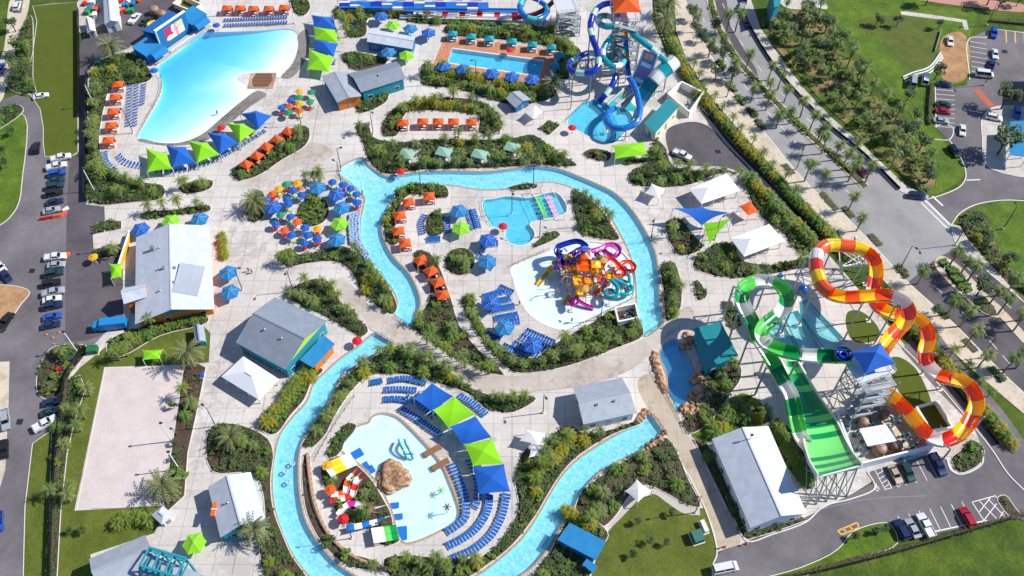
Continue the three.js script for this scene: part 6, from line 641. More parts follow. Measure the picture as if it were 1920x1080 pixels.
// painted wall slide
{ const Lf = [[1138, 196, 0.6], [1160, 176, 1.6], [1182, 156, 2.6], [1188, 142, 4.5], [1198, 118, 9], [1208, 92, 14]], Rt = [[1150, 204, 0.6], [1174, 184, 1.6], [1198, 164, 2.6], [1212, 152, 4.5], [1224, 128, 9], [1234, 104, 14]], a = new THREE.CatmullRomCurve3(Lf.map((p) => P(...p))), b = new THREE.CatmullRomCurve3(Rt.map((p) => P(...p))), o = P(1185, 170).setY(DECK), t = thing('painted_wall_slide', 'blue half-wall slide with painted flower and bands beside the barrel', 'water slide', null, o), cols = [GC.sky, GC.sky, GC.amber, GC.sky, GC.pink, GC.sky, GC.white, GC.sky, GC.magenta, GC.sky, GC.white, GC.sky, GC.sky, GC.amber, GC.sky];
  const patch = (k0, k1, u0, u1, m, up, nm) => { const pos = [], uv = [], pt = (k, u) => { const p = a.getPointAt(k).lerp(b.getPointAt(k), u).sub(o); p.y += up; p.z += up * 0.4; return p; }; for (let s = 0; s < 4; s++) { const q0 = k0 + (k1 - k0) * s / 4, q1 = k0 + (k1 - k0) * (s + 1) / 4; quadPush(pos, uv, pt(q0, u0), pt(q1, u0), pt(q1, u1), pt(q0, u1)); } part(nm, rawGeo(pos, uv), m, t); };
  for (let i = 0; i < 12; i++) patch(i / 12, (i + 1) / 12, 0, 1, i < 5 ? GC.aqua : GC.sky, 0, 'wall_panel'); patch(0.1, 0.17, 0.3, 0.8, GC.pink, 0.06, 'painted_patch'); patch(0.22, 0.3, 0.3, 0.7, GC.amber, 0.06, 'painted_patch'); patch(0.33, 0.4, 0.2, 0.8, GC.pink, 0.06, 'painted_patch'); patch(0.52, 0.58, 0.15, 0.85, GC.white, 0.06, 'painted_band'); patch(0.64, 0.7, 0.15, 0.85, GC.magenta, 0.06, 'painted_band'); patch(0.76, 0.82, 0.15, 0.85, GC.white, 0.06, 'painted_band');
  for (let i = 0; i < 4; i++) patch(0.88 + (i % 2) * 0.045, 0.92 + (i % 2) * 0.045, 0.2 + (i >> 1) * 0.32, 0.47 + (i >> 1) * 0.32, GC.amber, 0.06, 'painted_petal');
  for (const u of [0, 1]) { const pts = lin(0, 1, 20).map((k) => a.getPointAt(k).lerp(b.getPointAt(k), u).sub(o)); part('rim', merge(pts.slice(1).map((p, i) => beam(pts[i], p, 0.3, 0.5))), GC.white, t); } for (const k of [0.6, 0.75, 0.9]) for (const u of [0.15, 0.85]) { const p = a.getPointAt(k).lerp(b.getPointAt(k), u).sub(o); part('support_column', bar(new V3(p.x, 0, p.z - 1), p.clone().add(new V3(0, -0.2, 0)), 0.2), MT.steel, t); } }
// racing slides along the top edge
{ const o = P(800, 8).setY(DECK), t = thing('racing_slide', 'wide blue multi-lane racing slide along the far edge of the park', 'water slide', null, o), N = 14; for (let l = 0; l < 4; l++) for (let i = 0; i < N; i++) { const x0 = 636 + i * (280 / N), x1 = x0 + 280 / N, y = 2 + l * 3.1 + i * 0.16, h = Math.max(0.5, 5 - Math.abs(i - 8) * 0.4), A = P(x0, y + 3, h).sub(o), B = P(x1, y + 3, h).sub(o), C = P(x1, y, h + 0.2).sub(o), D = P(x0, y, h + 0.2).sub(o), pos = [], uv = []; quadPush(pos, uv, A, B, C, D); const a2 = A.clone().setY(A.y - 0.8), b2 = B.clone().setY(B.y - 0.8); quadPush(pos, uv, a2, b2, B, A); part('lane_panel', rawGeo(pos, uv), (i + l * 3) % 7 === 0 ? GC.white : l === 3 ? GC.sky : (i % 3 ? GC.sky : GC.blue), t); } for (let i = 0; i < 8; i++) part('support_column', cyl(0.18, 0.18, 3.4, P(650 + i * 36, 10, 0).x - o.x, 0, -2, 8), MT.steel, t); }
function runout(name, label, x0, y0, x1, y1, w, cols, n) { const a = P(x0, y0), b = P(x1, y1), d = b.clone().sub(a), L = d.length(), t = thing(name, label, 'water slide', null, a.setY(DECK), Math.atan2(-d.z, d.x)); for (let i = 0; i < n; i++) { const l = L / n; part('trough_section', merge([box(l, 0.1, w, (i + 0.5) * l, 0.6, 0), box(l, 0.5, 0.14, (i + 0.5) * l, 0.85, w / 2), box(l, 0.5, 0.14, (i + 0.5) * l, 0.85, -w / 2)]), cols[i % cols.length], t); } for (let i = 0; i < n; i += 2) part('trestle', box(0.2, 0.55, w, (i + 0.5) * L / n, 0.28, 0), MT.steel, t); }
runout('runout_trough', 'blue run-out trough behind the terrace hedge', 760, 23, 975, 25, 2, [GC.sky], 12); runout('runout_trough', 'white run-out trough with red bands behind the terrace hedge', 775, 30, 970, 34, 2, [GC.white, GC.white, GC.red], 18); runout('runout_trough', 'white run-out trough with dark bands at the far edge', 750, 36, 960, 41, 1.2, [GC.white], 10);
slide('loop_slide', 'blue looping tube beside the scaffold tower at the far edge', [[1010, 0, 7], [990, -6, 8], [976, 6, 7.6], [976, 20, 7.2], [988, 32, 6.8], [1008, 36, 6.4], [1022, 28, 6], [1026, 14, 5.8], [1014, 4, 5.6]], 0.9, { colors: [GC.sky, GC.sky, GC.aqua], sec: 3, tube: tubeAll, posts: [0.2, 0.45, 0.7], pr: 0.2 }); slide('dark_slide', 'dark red tube falling past the blue loop at the far edge', [[1050, -12, 9], [1036, 4, 7], [1020, 18, 5], [998, 28, 3], [970, 32, 1.6]], 0.8, { colors: [gel(0x7a1226)], sec: 3, tube: tubeAll, posts: [0.4, 0.7], pr: 0.2 }); tower('stair_tower', 'bare steel stair tower at the far edge beside the blue loop', 1062, 12, 8, 5, 5, 0.2, null, { levels: 3 });
// grand play structure on the splash pad
{ const o = P(1095, 530).setY(DECK), t = thing('play_structure', 'colourful climbing structure with yellow and orange platforms on the splash pad', 'play structure', null, o), L = (x, y, h) => P(x, y, h).sub(o).add(new V3(0, 0, 0));
  const decks = [[1095, 500, 5.4, 4, GC.orange], [1070, 505, 4, 3, GC.yellow], [1118, 505, 4.4, 3, GC.yellow], [1085, 530, 3.4, 3, GC.yellow], [1105, 528, 3.2, 2.6, GC.yellow], [1060, 495, 3, 2.6, GC.blue], [1130, 525, 3.2, 2.6, GC.orange], [1090, 550, 2.4, 2.6, GC.yellow], [1042, 500, 2.4, 2.2, GC.yellow], [1142, 520, 3.4, 2.4, GC.yellow]];
  for (const [x, y, h, w, m] of decks) { const p = L(x, y, h); part('platform', rbox(w, 0.2, w, p.x, h, p.z, 0.05), m, t); for (const [a, b] of [[-1, -1], [1, -1], [1, 1], [-1, 1]]) part('post', cyl(0.12, 0.12, h + 1.2, p.x + a * w * 0.45, 0, p.z + b * w * 0.45, 8), pick([GC.yellow, GC.teal, GC.orange, GC.purple]), t); const rl = []; for (const s of [-1, 1]) rl.push(box(w, 0.6, 0.06, p.x, h + 0.5, p.z + s * w * 0.48), box(0.06, 0.6, w, p.x + s * w * 0.48, h + 0.5, p.z)); part('railing', rl, pick([GC.yellow, GC.magenta, GC.teal, GC.amber]), t); }
  for (const [a, b, m] of [[0, 1, GC.yellow], [0, 2, GC.amber], [1, 3, GC.yellow], [3, 7, GC.yellow], [2, 6, GC.orange], [1, 8, GC.yellow], [3, 4, GC.orange], [6, 9, GC.yellow], [4, 7, GC.amber], [5, 1, GC.blue]]) { const A = L(...decks[a].slice(0, 3)), B = L(...decks[b].slice(0, 3)); part('bridge', merge([beam(A, B, 1.3, 0.12), beam(A.clone().add(new V3(0.6, 0.9, 0)), B.clone().add(new V3(0.6, 0.9, 0)), 0.08, 0.08), beam(A.clone().add(new V3(-0.6, 0.9, 0)), B.clone().add(new V3(-0.6, 0.9, 0)), 0.08, 0.08)]), m, t); }
  for (const [x, y, h, r, m] of [[1098, 478, 8, 1.4, GC.orange], [1065, 482, 5.4, 1.2, plain(0xb8863c, 0.6)], [1130, 486, 6, 1.3, plain(0xa8863c, 0.6)], [1095, 540, 5.6, 1.3, plain(0xb8863c, 0.6)], [1118, 495, 6, 1.3, GC.yellow], [1046, 500, 4.4, 1.1, GC.purple]]) { const p = L(x, y, h); part('canopy', new THREE.ConeGeometry(r * 1.3, 1.1, 4).rotateY(0.8).translate(p.x, h + 0.3, p.z), m, t); part('canopy_mast', cyl(0.08, 0.08, h, p.x, 0, p.z, 6), GC.teal, t); }
  { const p = L(1098, 468, 9); part('tipping_bucket', [cyl(0.7, 1, 1.3, p.x, 8, p.z, 14)], GC.sky, t); part('bucket_frame', [bar(new V3(p.x - 1.3, 0, p.z), new V3(p.x - 1.1, 9.4, p.z), 0.14), bar(new V3(p.x + 1.3, 0, p.z), new V3(p.x + 1.1, 9.4, p.z), 0.14), box(2.6, 0.2, 0.2, p.x, 9.4, p.z)], GC.magenta, t); }
  for (let i = 0; i < 70; i++) { const p = L(1095 + rr(-48, 52), 512 + rr(-22, 46), 0), m = pick([GC.yellow, GC.amber, GC.orange, GC.teal, GC.magenta, GC.sky, GC.purple, GC.yellow, plain(0xb8863c, 0.6)]), h = rr(2, 6.5); if (i % 3 === 0) part('spray_pipe', new THREE.TorusGeometry(rr(0.6, 1.2), 0.1, 6, 14, Math.PI).rotateY(rr(0, 3)).translate(p.x, h, p.z), m, t); else if (i % 3 === 1) part('play_panel', rbox(rr(0.8, 1.8), rr(0.6, 1.2), 0.1, 0, 0, 0, 0.04, rr(0, 3)).translate(p.x, h, p.z), m, t); else part('strut', bar(new V3(p.x, 0, p.z), new V3(p.x + rr(-0.8, 0.8), h + 0.6, p.z + rr(-0.8, 0.8)), 0.09), m, t); }
  const ks = (label, pts, col, r = 0.55, half = 1.6, tube) => slide('play_slide', label, pts, r, { colors: col, sec: 2.5, half, tube, flange: 0, posts: [0.3, 0.55, 0.75], pr: 0.09 });
  ks('dark blue looping flume behind the play structure', [[1100, 462, 6.4], [1085, 452, 6.2], [1062, 456, 5.8], [1045, 464, 5.4], [1046, 476, 5], [1060, 482, 4.6], [1076, 474, 4.2], [1092, 466, 3.8], [1100, 472, 3.2], [1085, 482, 2.4], [1068, 488, 1.6], [1050, 492, 0.9]], [GC.blue, GC.navy], 0.85, 1.6);
  ks('magenta looping flume beside the play structure', [[1110, 470, 6.4], [1125, 466, 6], [1142, 458, 5.6], [1156, 460, 5.2], [1161, 470, 4.8], [1152, 480, 4.4], [1138, 474, 3.9], [1126, 466, 3.5], [1118, 474, 2.8], [1124, 482, 2.2], [1138, 486, 1.4]], [GC.magenta, gel(0xd048b0)], 0.75, 1.6);
  ks('orange-red double loop flume beside the play structure', [[1128, 500, 5.6], [1136, 488, 5.4], [1146, 484, 5.1], [1156, 492, 4.7], [1164, 502, 4.3], [1172, 510, 3.9], [1163, 517, 3.5], [1150, 512, 3.2], [1160, 500, 2.9], [1172, 490, 2.6], [1184, 492, 2.2], [1190, 500, 1.8], [1184, 508, 1.3], [1172, 506, 0.9]], [GC.orange, GC.red], 0.65, 1.6);
  ks('teal curling tube beside the play structure', [[1146, 525, 4.6], [1156, 536, 4.2], [1160, 548, 3.8], [1150, 558, 3.4], [1138, 556, 3], [1136, 546, 2.6], [1146, 544, 2.3], [1160, 550, 2], [1176, 552, 1.7], [1186, 542, 1.4], [1178, 532, 1.2], [1162, 524, 1]], [GC.teal], 0.55, 1.6, tubeAll); ks('teal upper tube arching beside the orange loops', [[1150, 522, 4.4], [1162, 528, 3.8], [1178, 534, 3], [1180, 520, 2.2], [1176, 512, 1.4]], [GC.teal], 0.5, 1.6, tubeAll);
  ks('yellow straight flume on the left of the play structure', [[1036, 498, 2.8], [1026, 512, 2], [1016, 524, 1.2], [1008, 534, 0.5]], [GC.yellow, gel(0xc8b414)], 0.6, 1.5); ks('magenta spiral with straight end at the foot of the play structure', [[1080, 552, 3.4], [1082, 562, 3.2], [1076, 572, 2.8], [1068, 568, 2.4], [1072, 560, 2], [1082, 562, 1.6], [1092, 568, 1.2], [1104, 574, 0.8], [1114, 578, 0.4]], [GC.magenta], 0.55, 1.6); ks('yellow short flume at the foot of the play structure', [[1070, 552, 2.2], [1062, 562, 1.4], [1056, 572, 0.5]], [gel(0xd2ac1e)], 0.5, 1.5); ks('orange short flume on the right of the play structure', [[1136, 534, 2.4], [1126, 542, 1.6], [1114, 552, 0.5]], [GC.orange], 0.6, 1.5); ks('blue lower flume left of the play structure', [[1092, 484, 3.6], [1076, 488, 2.8], [1060, 492, 2]], [GC.blue], 0.6, 1.5); }
// kiddie slides in the family pool
const kid = (label, pts, cols, r, half = 1.3) => slide('kiddie_slide', label, pts, r, { colors: cols, sec: 1.6, half, flange: 0, posts: [0.1, 0.3, 0.5], pr: 0.1 });
kid('orange and white winding kiddie slide', [[620, 925, 2.4], [636, 926, 2.2], [648, 920, 1.9], [650, 908, 1.6], [654, 898, 1.3], [664, 889, 0.9], [674, 881, 0.5]], [GC.white, GC.orange], 0.8); kid('red and white winding kiddie slide', [[618, 938, 2.4], [640, 934, 2.2], [660, 928, 1.9], [664, 914, 1.5], [668, 902, 1.2], [676, 892, 0.8], [684, 886, 0.5]], [GC.red, GC.white], 0.8); kid('magenta and white wavy kiddie slide', [[634, 964, 2.2], [648, 948, 1.9], [662, 943, 1.6], [678, 948, 1.3], [692, 955, 1], [712, 954, 0.7], [730, 950, 0.4]], [GC.white, GC.white, GC.magenta], 0.75);
kid('blue and white straight kiddie slide', [[650, 990, 2.2], [680, 984, 1.6], [710, 977, 0.9], [737, 971, 0.4]], [GC.sky, GC.white], 0.75);
function ramp(name, label, a, b, w, h, cols) { const A = P(...a), B = P(...b), d = B.clone().sub(A), L = d.length(), t = thing(name, label, 'water slide', null, A.setY(DECK), Math.atan2(-d.z, d.x)); cols.forEach((m, i) => { const n = cols.length, l = L / n, x = (i + 0.5) * l, y = h * (1 - (i + 0.5) / n) + 0.3; part('ramp_panel', box(l, 0.12, w, x, y, 0, 0, 0, -Math.atan(h / L)), m, t); for (const s of [-1, 0, 1]) part('divider', box(l, 0.3, 0.12, x, y + 0.15, s * w / 2, 0, 0, -Math.atan(h / L)), m, t); }); part('ramp_base', box(1.2, h, w, 0.6, h / 2, 0), MT.kerb, t); }
ramp('wide_kiddie_slide', 'wide yellow and white kiddie slide', [616, 892], [664, 862], 3.6, 2, [GC.white, GC.yellow, GC.yellow, GC.white, GC.white]); ramp('wide_kiddie_slide', 'wide green and white kiddie slide', [700, 1012], [746, 1000], 3.4, 1.6, [GC.white, GC.white, GC.lime, GC.green]);
for (const [x, y, w, d, a] of [[667, 853, 3.4, 2.2, 0.6], [687, 873, 1.2, 2, 0.6], [697, 880, 1.2, 2, 0.6], [740, 948, 2, 1.4, 0.1], [746, 969, 2.2, 1.4, 0.1], [754, 1000, 2.2, 3.2, 0.1]]) { const p = P(x, y); struct('blue_landing_mat', box(w, 0.06, d, p.x, DECK - 0.03, p.z, a), GC.sky); }
function spray(x, y, h, m, label) { const t = thing('spray_toy', label, 'water toy', null, P(x, y).setY(DECK - 0.1)); part('stem', bar(new V3(), new V3(0.2, h, 0), 0.1), m, t); for (let i = 0; i < 6; i++) part('leaf', rbox(0.9, 0.08, 0.26, 0, 0, 0, 0.03).rotateZ(-0.35).translate(0.5, 0, 0).rotateY(i * 1.05).translate(0.2, h, 0), m, t); } spray(826, 925, 1.6, GC.lime, 'lime leafy spray toy in the family pool'); spray(838, 962, 3.4, plain(0x2f4a3a, 0.5), 'dark palm-shaped spray toy in the family pool');
{ const t = thing('teal_spray_arch', 'teal twin-tube spray toy in the middle of the family pool', 'water toy', null, P(760, 850).setY(DECK - 0.1)); for (const s of [-0.7, 0.7]) part('tube', new THREE.TubeGeometry(new THREE.CatmullRomCurve3([new V3(s + 1.2, 0.1, 1.6), new V3(s + 0.6, 1.6, 0.4), new V3(s - 0.4, 2, -1.2), new V3(s - 1, 1, -3)]), 14, 0.28, 8), GC.teal, t); part('crossbar', box(2.4, 0.2, 0.3, 0.9, 1.2, 0.8), GC.teal, t); }
for (const [i, y] of [372, 380, 388, 396, 404].entries()) for (const [x, m, n] of [[1008 + i * 3.2, GC.lime, 'green'], [1030 + i * 3, GC.pink, 'pink']]) { const t = thing('lily_pad', `${n} floating pad in the crossing lanes of the activity pool`, 'float', `${n} floating pads`, P(x, y).setY(DECK - 0.08)); part('pad', cyl(0.75, 0.8, 0.22, 0, 0, 0, 14), m, t); part('tether', cyl(0.05, 0.05, 0.12, 0, 0.2, 0, 6), MT.white, t); }
{ const t = thing('rope_frame', 'blue and white overhead rope frame across the activity pool lanes', 'frame', null, P(1022, 390).setY(DECK)); for (const x of [-2.4, 0.4, 3.4]) { part('rope_line', beam(new V3(x - 1.6, 2.4, -5.5), new V3(x + 1.8, 2.4, 4.5), 0.1, 0.1), MT.white, t); for (const [dx, z] of [[-1.6, -5.5], [1.8, 4.5]]) part('post', cyl(0.09, 0.09, 2.5, x + dx, 0, z), MT.steelWhite, t); } }
// ---------- cars ----------
const carGlass = plain(0x10161c, 0.06), tyre = plain(0x17181a, 0.8), rim = plain(0xa8acb0, 0.3, { metalness: 0.7 }), lampW = plain(0xf4f4ee, 0.15), lampR = plain(0xa01216, 0.2);
const paintC = {}; const carPaint = (c) => paintC[c] ??= plain(c, 0.28, { metalness: 0.2, clearcoat: 1, clearcoatRoughness: 0.06 });
function frustum(x0, x1, y0, t0, t1, y1, w0, w1) { const a = [[x0, y0, w0], [x1, y0, w0], [t1, y1, w1], [t0, y1, w1]], f = a.map(([x, y, w]) => new V3(x, y, w / 2)), b = a.map(([x, y, w]) => new V3(x, y, -w / 2)), pos = [], uv = []; quadPush(pos, uv, f[0], f[1], f[2], f[3]); quadPush(pos, uv, b[1], b[0], b[3], b[2]); for (let i = 0; i < 4; i++) { const j = (i + 1) % 4; quadPush(pos, uv, f[j], f[i], b[i], b[j]); } return rawGeo(pos); }
function lowerBody(L, W, y0, y1, nose, hood) { const s = new THREE.Shape(); s.moveTo(-L / 2, y0 + 0.12); s.lineTo(-L / 2 + 0.05, y1 - 0.1); s.quadraticCurveTo(-L / 2 + 0.1, y1, -L / 2 + 0.3, y1); s.lineTo(L / 2 - nose, y1); s.quadraticCurveTo(L / 2 - 0.2, y1 - hood * 0.5, L / 2 - 0.04, y1 - hood - 0.1); s.lineTo(L / 2, y0 + 0.15); s.lineTo(L / 2 - 0.1, y0); s.lineTo(-L / 2 + 0.1, y0); s.closePath(); return new THREE.ExtrudeGeometry(s, { depth: W - 0.16, bevelEnabled: true, bevelSize: 0.06, bevelThickness: 0.08, bevelSegments: 2, curveSegments: 5 }).translate(0, 0, -(W - 0.16) / 2); }
const CARS = {}; function car(type, color) { const key = type + color; if (CARS[key]) return CARS[key]; const m = carPaint(color), D = { sedan: [4.7, 1.82, 0.3, 0.86, 1.42], suv: [4.8, 1.95, 0.34, 1.05, 1.75], pickup: [5.7, 2.0, 0.4, 1.1, 1.85], van: [5.6, 2.05, 0.32, 1.15, 2.3] }[type], [L, W, y0, y1, top] = D, ps = [['body', lowerBody(L, W, y0, y1, type === 'van' ? 0.6 : 1.2, 0.16), m]];
  const C = { sedan: [-1.75, 1.15, -1.05, 0.35], suv: [-2.25, 1.15, -2.0, 0.45], pickup: [-0.75, 1.45, -0.6, 0.75], van: [-2.7, 2.1, -2.65, 1.35] }[type]; ps.push(['cabin_glass', frustum(C[0], C[1], y1 - 0.04, C[2], C[3], top - 0.06, W - 0.2, W - 0.5), carGlass]); ps.push(['roof', rbox(C[3] - C[2] + 0.1, 0.09, W - 0.44, (C[2] + C[3]) / 2, top - 0.03, 0, 0.04), m]); ps.push(['pillars', merge([[-1], [1]].flatMap(([s]) => [[C[0], C[2]], [C[1], C[3]], [(C[0] + C[1]) / 2 - 0.1, (C[2] + C[3]) / 2 - 0.1]].map(([a, b]) => bar(new V3(a, y1 - 0.02, s * (W / 2 - 0.1)), new V3(b, top - 0.05, s * (W / 2 - 0.24)), 0.05, 4)))), m]);
  if (type === 'pickup') { ps.push(['bed_floor', box(1.85, 0.05, W - 0.35, -1.85, y1 + 0.03, 0), MT.black], ['bed_side', merge([box(2.0, 0.28, 0.12, -1.8, y1 + 0.1, W / 2 - 0.1), box(2.0, 0.28, 0.12, -1.8, y1 + 0.1, -W / 2 + 0.1), box(0.1, 0.28, W - 0.2, -2.78, y1 + 0.1, 0)]), m]); }
  for (const [x, z] of [[L / 2 - 0.9, 1], [L / 2 - 0.9, -1], [-L / 2 + 0.95, 1], [-L / 2 + 0.95, -1]]) ps.push(['wheel', new THREE.CylinderGeometry(0.35, 0.35, 0.24, 14).rotateX(Math.PI / 2).translate(x, 0.35, z * (W / 2 - 0.1)), tyre, [['rim', new THREE.CylinderGeometry(0.2, 0.2, 0.05, 10).rotateX(Math.PI / 2).translate(x, 0.35, z * (W / 2 + 0.03)), rim]]]);
  for (const s of [-1, 1]) ps.push(['headlight', rbox(0.16, 0.16, 0.4, L / 2 - 0.06, y1 - 0.3, s * (W / 2 - 0.35), 0.03), lampW], ['tail_light', rbox(0.08, 0.2, 0.3, -L / 2 + 0.01, y1 - 0.25, s * (W / 2 - 0.25), 0.02), lampR], ['mirror', rbox(0.14, 0.14, 0.2, C[1] - 0.35, y1 + 0.1, s * (W / 2 + 0.08), 0.03), m]); return CARS[key] = proto(ps); }
const CC = { white: 0xe8e8e6, silver: 0xa9aeb4, black: 0x16181c, navy: 0x122a58, blue: 0x1c56b4, teal: 0x134048, green: 0x1c4034, red: 0xb00f26, maroon: 0x5a1020, beige: 0xb9a88c, grey: 0x5c636c };
function park2(list, where, group, y = AS + 0.012) { const n = {}; for (const [x, q, dx, dy, c, ty] of list) { const p = P(x, q), r = P(x + dx, q + dy), a = Math.atan2(-(r.z - p.z), r.x - p.x); p.y = y; place(car(ty, CC[c]), 'parked_' + (ty === 'pickup' ? 'pickup' : ty === 'van' ? 'van' : 'car'), `${c} ${ty === 'suv' ? 'tall hatchback car' : ty} ${where}`, ty === 'van' ? 'van' : ty === 'pickup' ? 'pickup' : 'car', group, p, a); } }
park2([[116, 299, 9, -2, 'white', 'pickup'], [108, 315, 9, -2, 'white', 'pickup'], [109, 328, 9, -2, 'blue', 'suv'], [107, 341, 9, -2, 'green', 'sedan'], [105, 352, 9, -2, 'teal', 'suv'], [103, 365, 9, -2, 'black', 'suv'], [104, 381, 9, -2, 'navy', 'sedan'], [98, 397, 9, -2, 'silver', 'sedan']], 'in the upper row of the left car park', 'cars in the upper row');
park2([[106, 485, 9, -1, 'white', 'pickup'], [107, 499, 9, -1, 'silver', 'sedan'], [103, 515, 9, -2, 'teal', 'suv'], [98, 534, 9, -2, 'black', 'suv'], [102, 551, 9, -2, 'silver', 'pickup'], [99, 564, 9, -2, 'white', 'sedan'], [101, 576, 9, -2, 'navy', 'suv'], [100, 596, 9, -2, 'blue', 'sedan'], [97, 612, 9, -2, 'navy', 'sedan']], 'in the middle row of the left car park', 'cars in the middle row');
park2([[100, 756, 9, -2, 'navy', 'sedan'], [97, 774, 9, -3, 'teal', 'sedan'], [87, 797, 9, -5, 'white', 'pickup']], 'beside the entrance bed of the left car park', 'cars beside the entrance bed'); park2([[78, 183, 9, -2, 'white', 'sedan'], [70, 280, 1, -9, 'black', 'suv'], [13, 520, 6, 8, 'navy', 'sedan'], [2, 502, 6, 7, 'white', 'sedan'], [13, 606, 6, -9, 'black', 'pickup'], [13, 790, 1, 9, 'silver', 'pickup'], [10, 845, 0, 9, 'black', 'suv'], [0, 980, 0, 9, 'blue', 'suv'], [34, 14, 3, -9, 'white', 'suv'], [4, 130, 3, -9, 'blue', 'sedan'], [254, 38, 6, -7, 'white', 'pickup'], [275, 42, 3, -2, 'green', 'sedan']], 'driving or waiting on the left lanes', 'cars on the left lanes', AS + 0.014);
park2([[1278, 294, 9, 4, 'white', 'pickup']], 'alone on the asphalt court behind the slide tower', null, DECK + 0.012); park2([[1390, 17, 2, -9, 'silver', 'suv'], [1398, 46, 3, 9, 'maroon', 'sedan'], [1614, 324, 6, 7, 'maroon', 'sedan'], [1718, 370, 9, 1, 'navy', 'suv'], [1396, 2, 2, -9, 'grey', 'sedan']], 'driving on the boulevard', 'cars on the boulevard', 0.042); park2([[1803, 247, 0, 9, 'white', 'sedan'], [1864, 104, 1, 9, 'white', 'sedan'], [1858, 123, 2, -9, 'navy', 'sedan'], [1844, 143, 9, 1, 'white', 'van'], [1862, 65, 0, 9, 'blue', 'suv'], [1769, 161, 9, 1, 'navy', 'sedan'], [1768, 199, 9, 1, 'green', 'sedan'], [1767, 211, 9, 1, 'red', 'sedan'], [1763, 229, 9, 1, 'silver', 'sedan'], [1787, 287, 5, 7, 'black', 'suv'], [1862, 223, 9, 2, 'white', 'suv'], [1905, 215, 0, 9, 'blue', 'suv']], 'in the upper right lot', 'cars in the upper right lot', 0.052);
park2([[1780, 80, 1, 9, 'white', 'sedan'], [1733, 152, 1, -9, 'white', 'van'], [1711, 156, 1, -9, 'silver', 'van']], 'on the grass by the earth mound', 'vehicles on the grass', 0.1); park2([[1676, 892, 5, 9, 'beige', 'sedan'], [1699, 888, 5, 9, 'green', 'suv'], [1756, 874, 5, 9, 'navy', 'pickup'], [1688, 996, -5, -9, 'navy', 'suv'], [1709, 993, -5, -9, 'silver', 'sedan'], [1733, 988, -5, -9, 'white', 'pickup'], [1811, 973, -5, -9, 'red', 'suv']], 'in a stall of the lower right lot', 'cars in the lower right lot', DECK + 0.03);
{ const t = place(car('van', CC.white), 'box_truck', 'white box truck at the foot of the service road', 'truck', null, P(1358, 1068).setY(DECK + 0.03), 0.2); const u = thing('delivery_truck', 'bright blue delivery truck backed against the big hall', 'truck', null, P(222, 614).setY(AS + 0.02), 0.12); part('cargo_box', rbox(6.4, 2.5, 2.3, -0.6, 1.9, 0, 0.06), plain(0x1482c4, 0.45), u); part('cab', rbox(1.9, 2.0, 2.2, -4.8, 1.3, 0, 0.2), plain(0x1482c4, 0.4), u); part('windscreen', rbox(0.2, 0.8, 1.9, -5.7, 1.8, 0, 0.05), carGlass, u); for (const x of [-4.7, 0.6, 1.8]) for (const z of [-1, 1]) part('wheel', new THREE.CylinderGeometry(0.48, 0.48, 0.3, 14).rotateX(Math.PI / 2).translate(x, 0.48, z), tyre, u); }
{ const mk = (x, y, a, l, m, lab, nm) => { const t = thing(nm, lab, 'barrier', 'water barriers', P(x, y).setY(AS + 0.01), a); const s = new THREE.Shape([[-0.3, 0], [0.3, 0], [0.14, 0.9], [-0.14, 0.9]].map(([u, v]) => new THREE.Vector2(u, v))); part('block', new THREE.ExtrudeGeometry(s, { depth: l, bevelEnabled: false }).translate(0, 0, -l / 2).rotateY(Math.PI / 2), m, t); part('handle_slot', box(0.3, 0.15, 0.62, 0, 0.2, 0), MT.dark, t); }; for (let i = 0; i < 3; i++) mk(82 + i * 12.5, 412 - i * 2.3, 0.18, 1.9, i === 2 ? MT.orange : MT.red, 'red plastic water barrier below the upper car row', 'water_barrier'); mk(120, 402, 0.9, 1.9, MT.orange, 'orange plastic water barrier beside the silver car', 'water_barrier'); mk(124, 394, 0.9, 1.8, MT.white, 'white plastic water barrier beside the silver car', 'water_barrier'); mk(127, 480, 1.2, 1.9, MT.orange, 'orange plastic barrier at the top of the middle row', 'water_barrier'); for (const [x, y] of [[88, 628], [100, 634], [102, 646], [112, 624]]) { const t = thing('traffic_cone', 'orange traffic cone below the middle car row', 'cone', 'traffic cones', P(x, y).setY(AS + 0.01)); part('cone', cyl(0.2, 0.04, 0.7, 0, 0.05, 0, 10), MT.orange, t); part('foot', box(0.45, 0.05, 0.45, 0, 0.03, 0), MT.orange, t); part('band', cyl(0.15, 0.12, 0.14, 0, 0.3, 0, 10), MT.white, t); } }
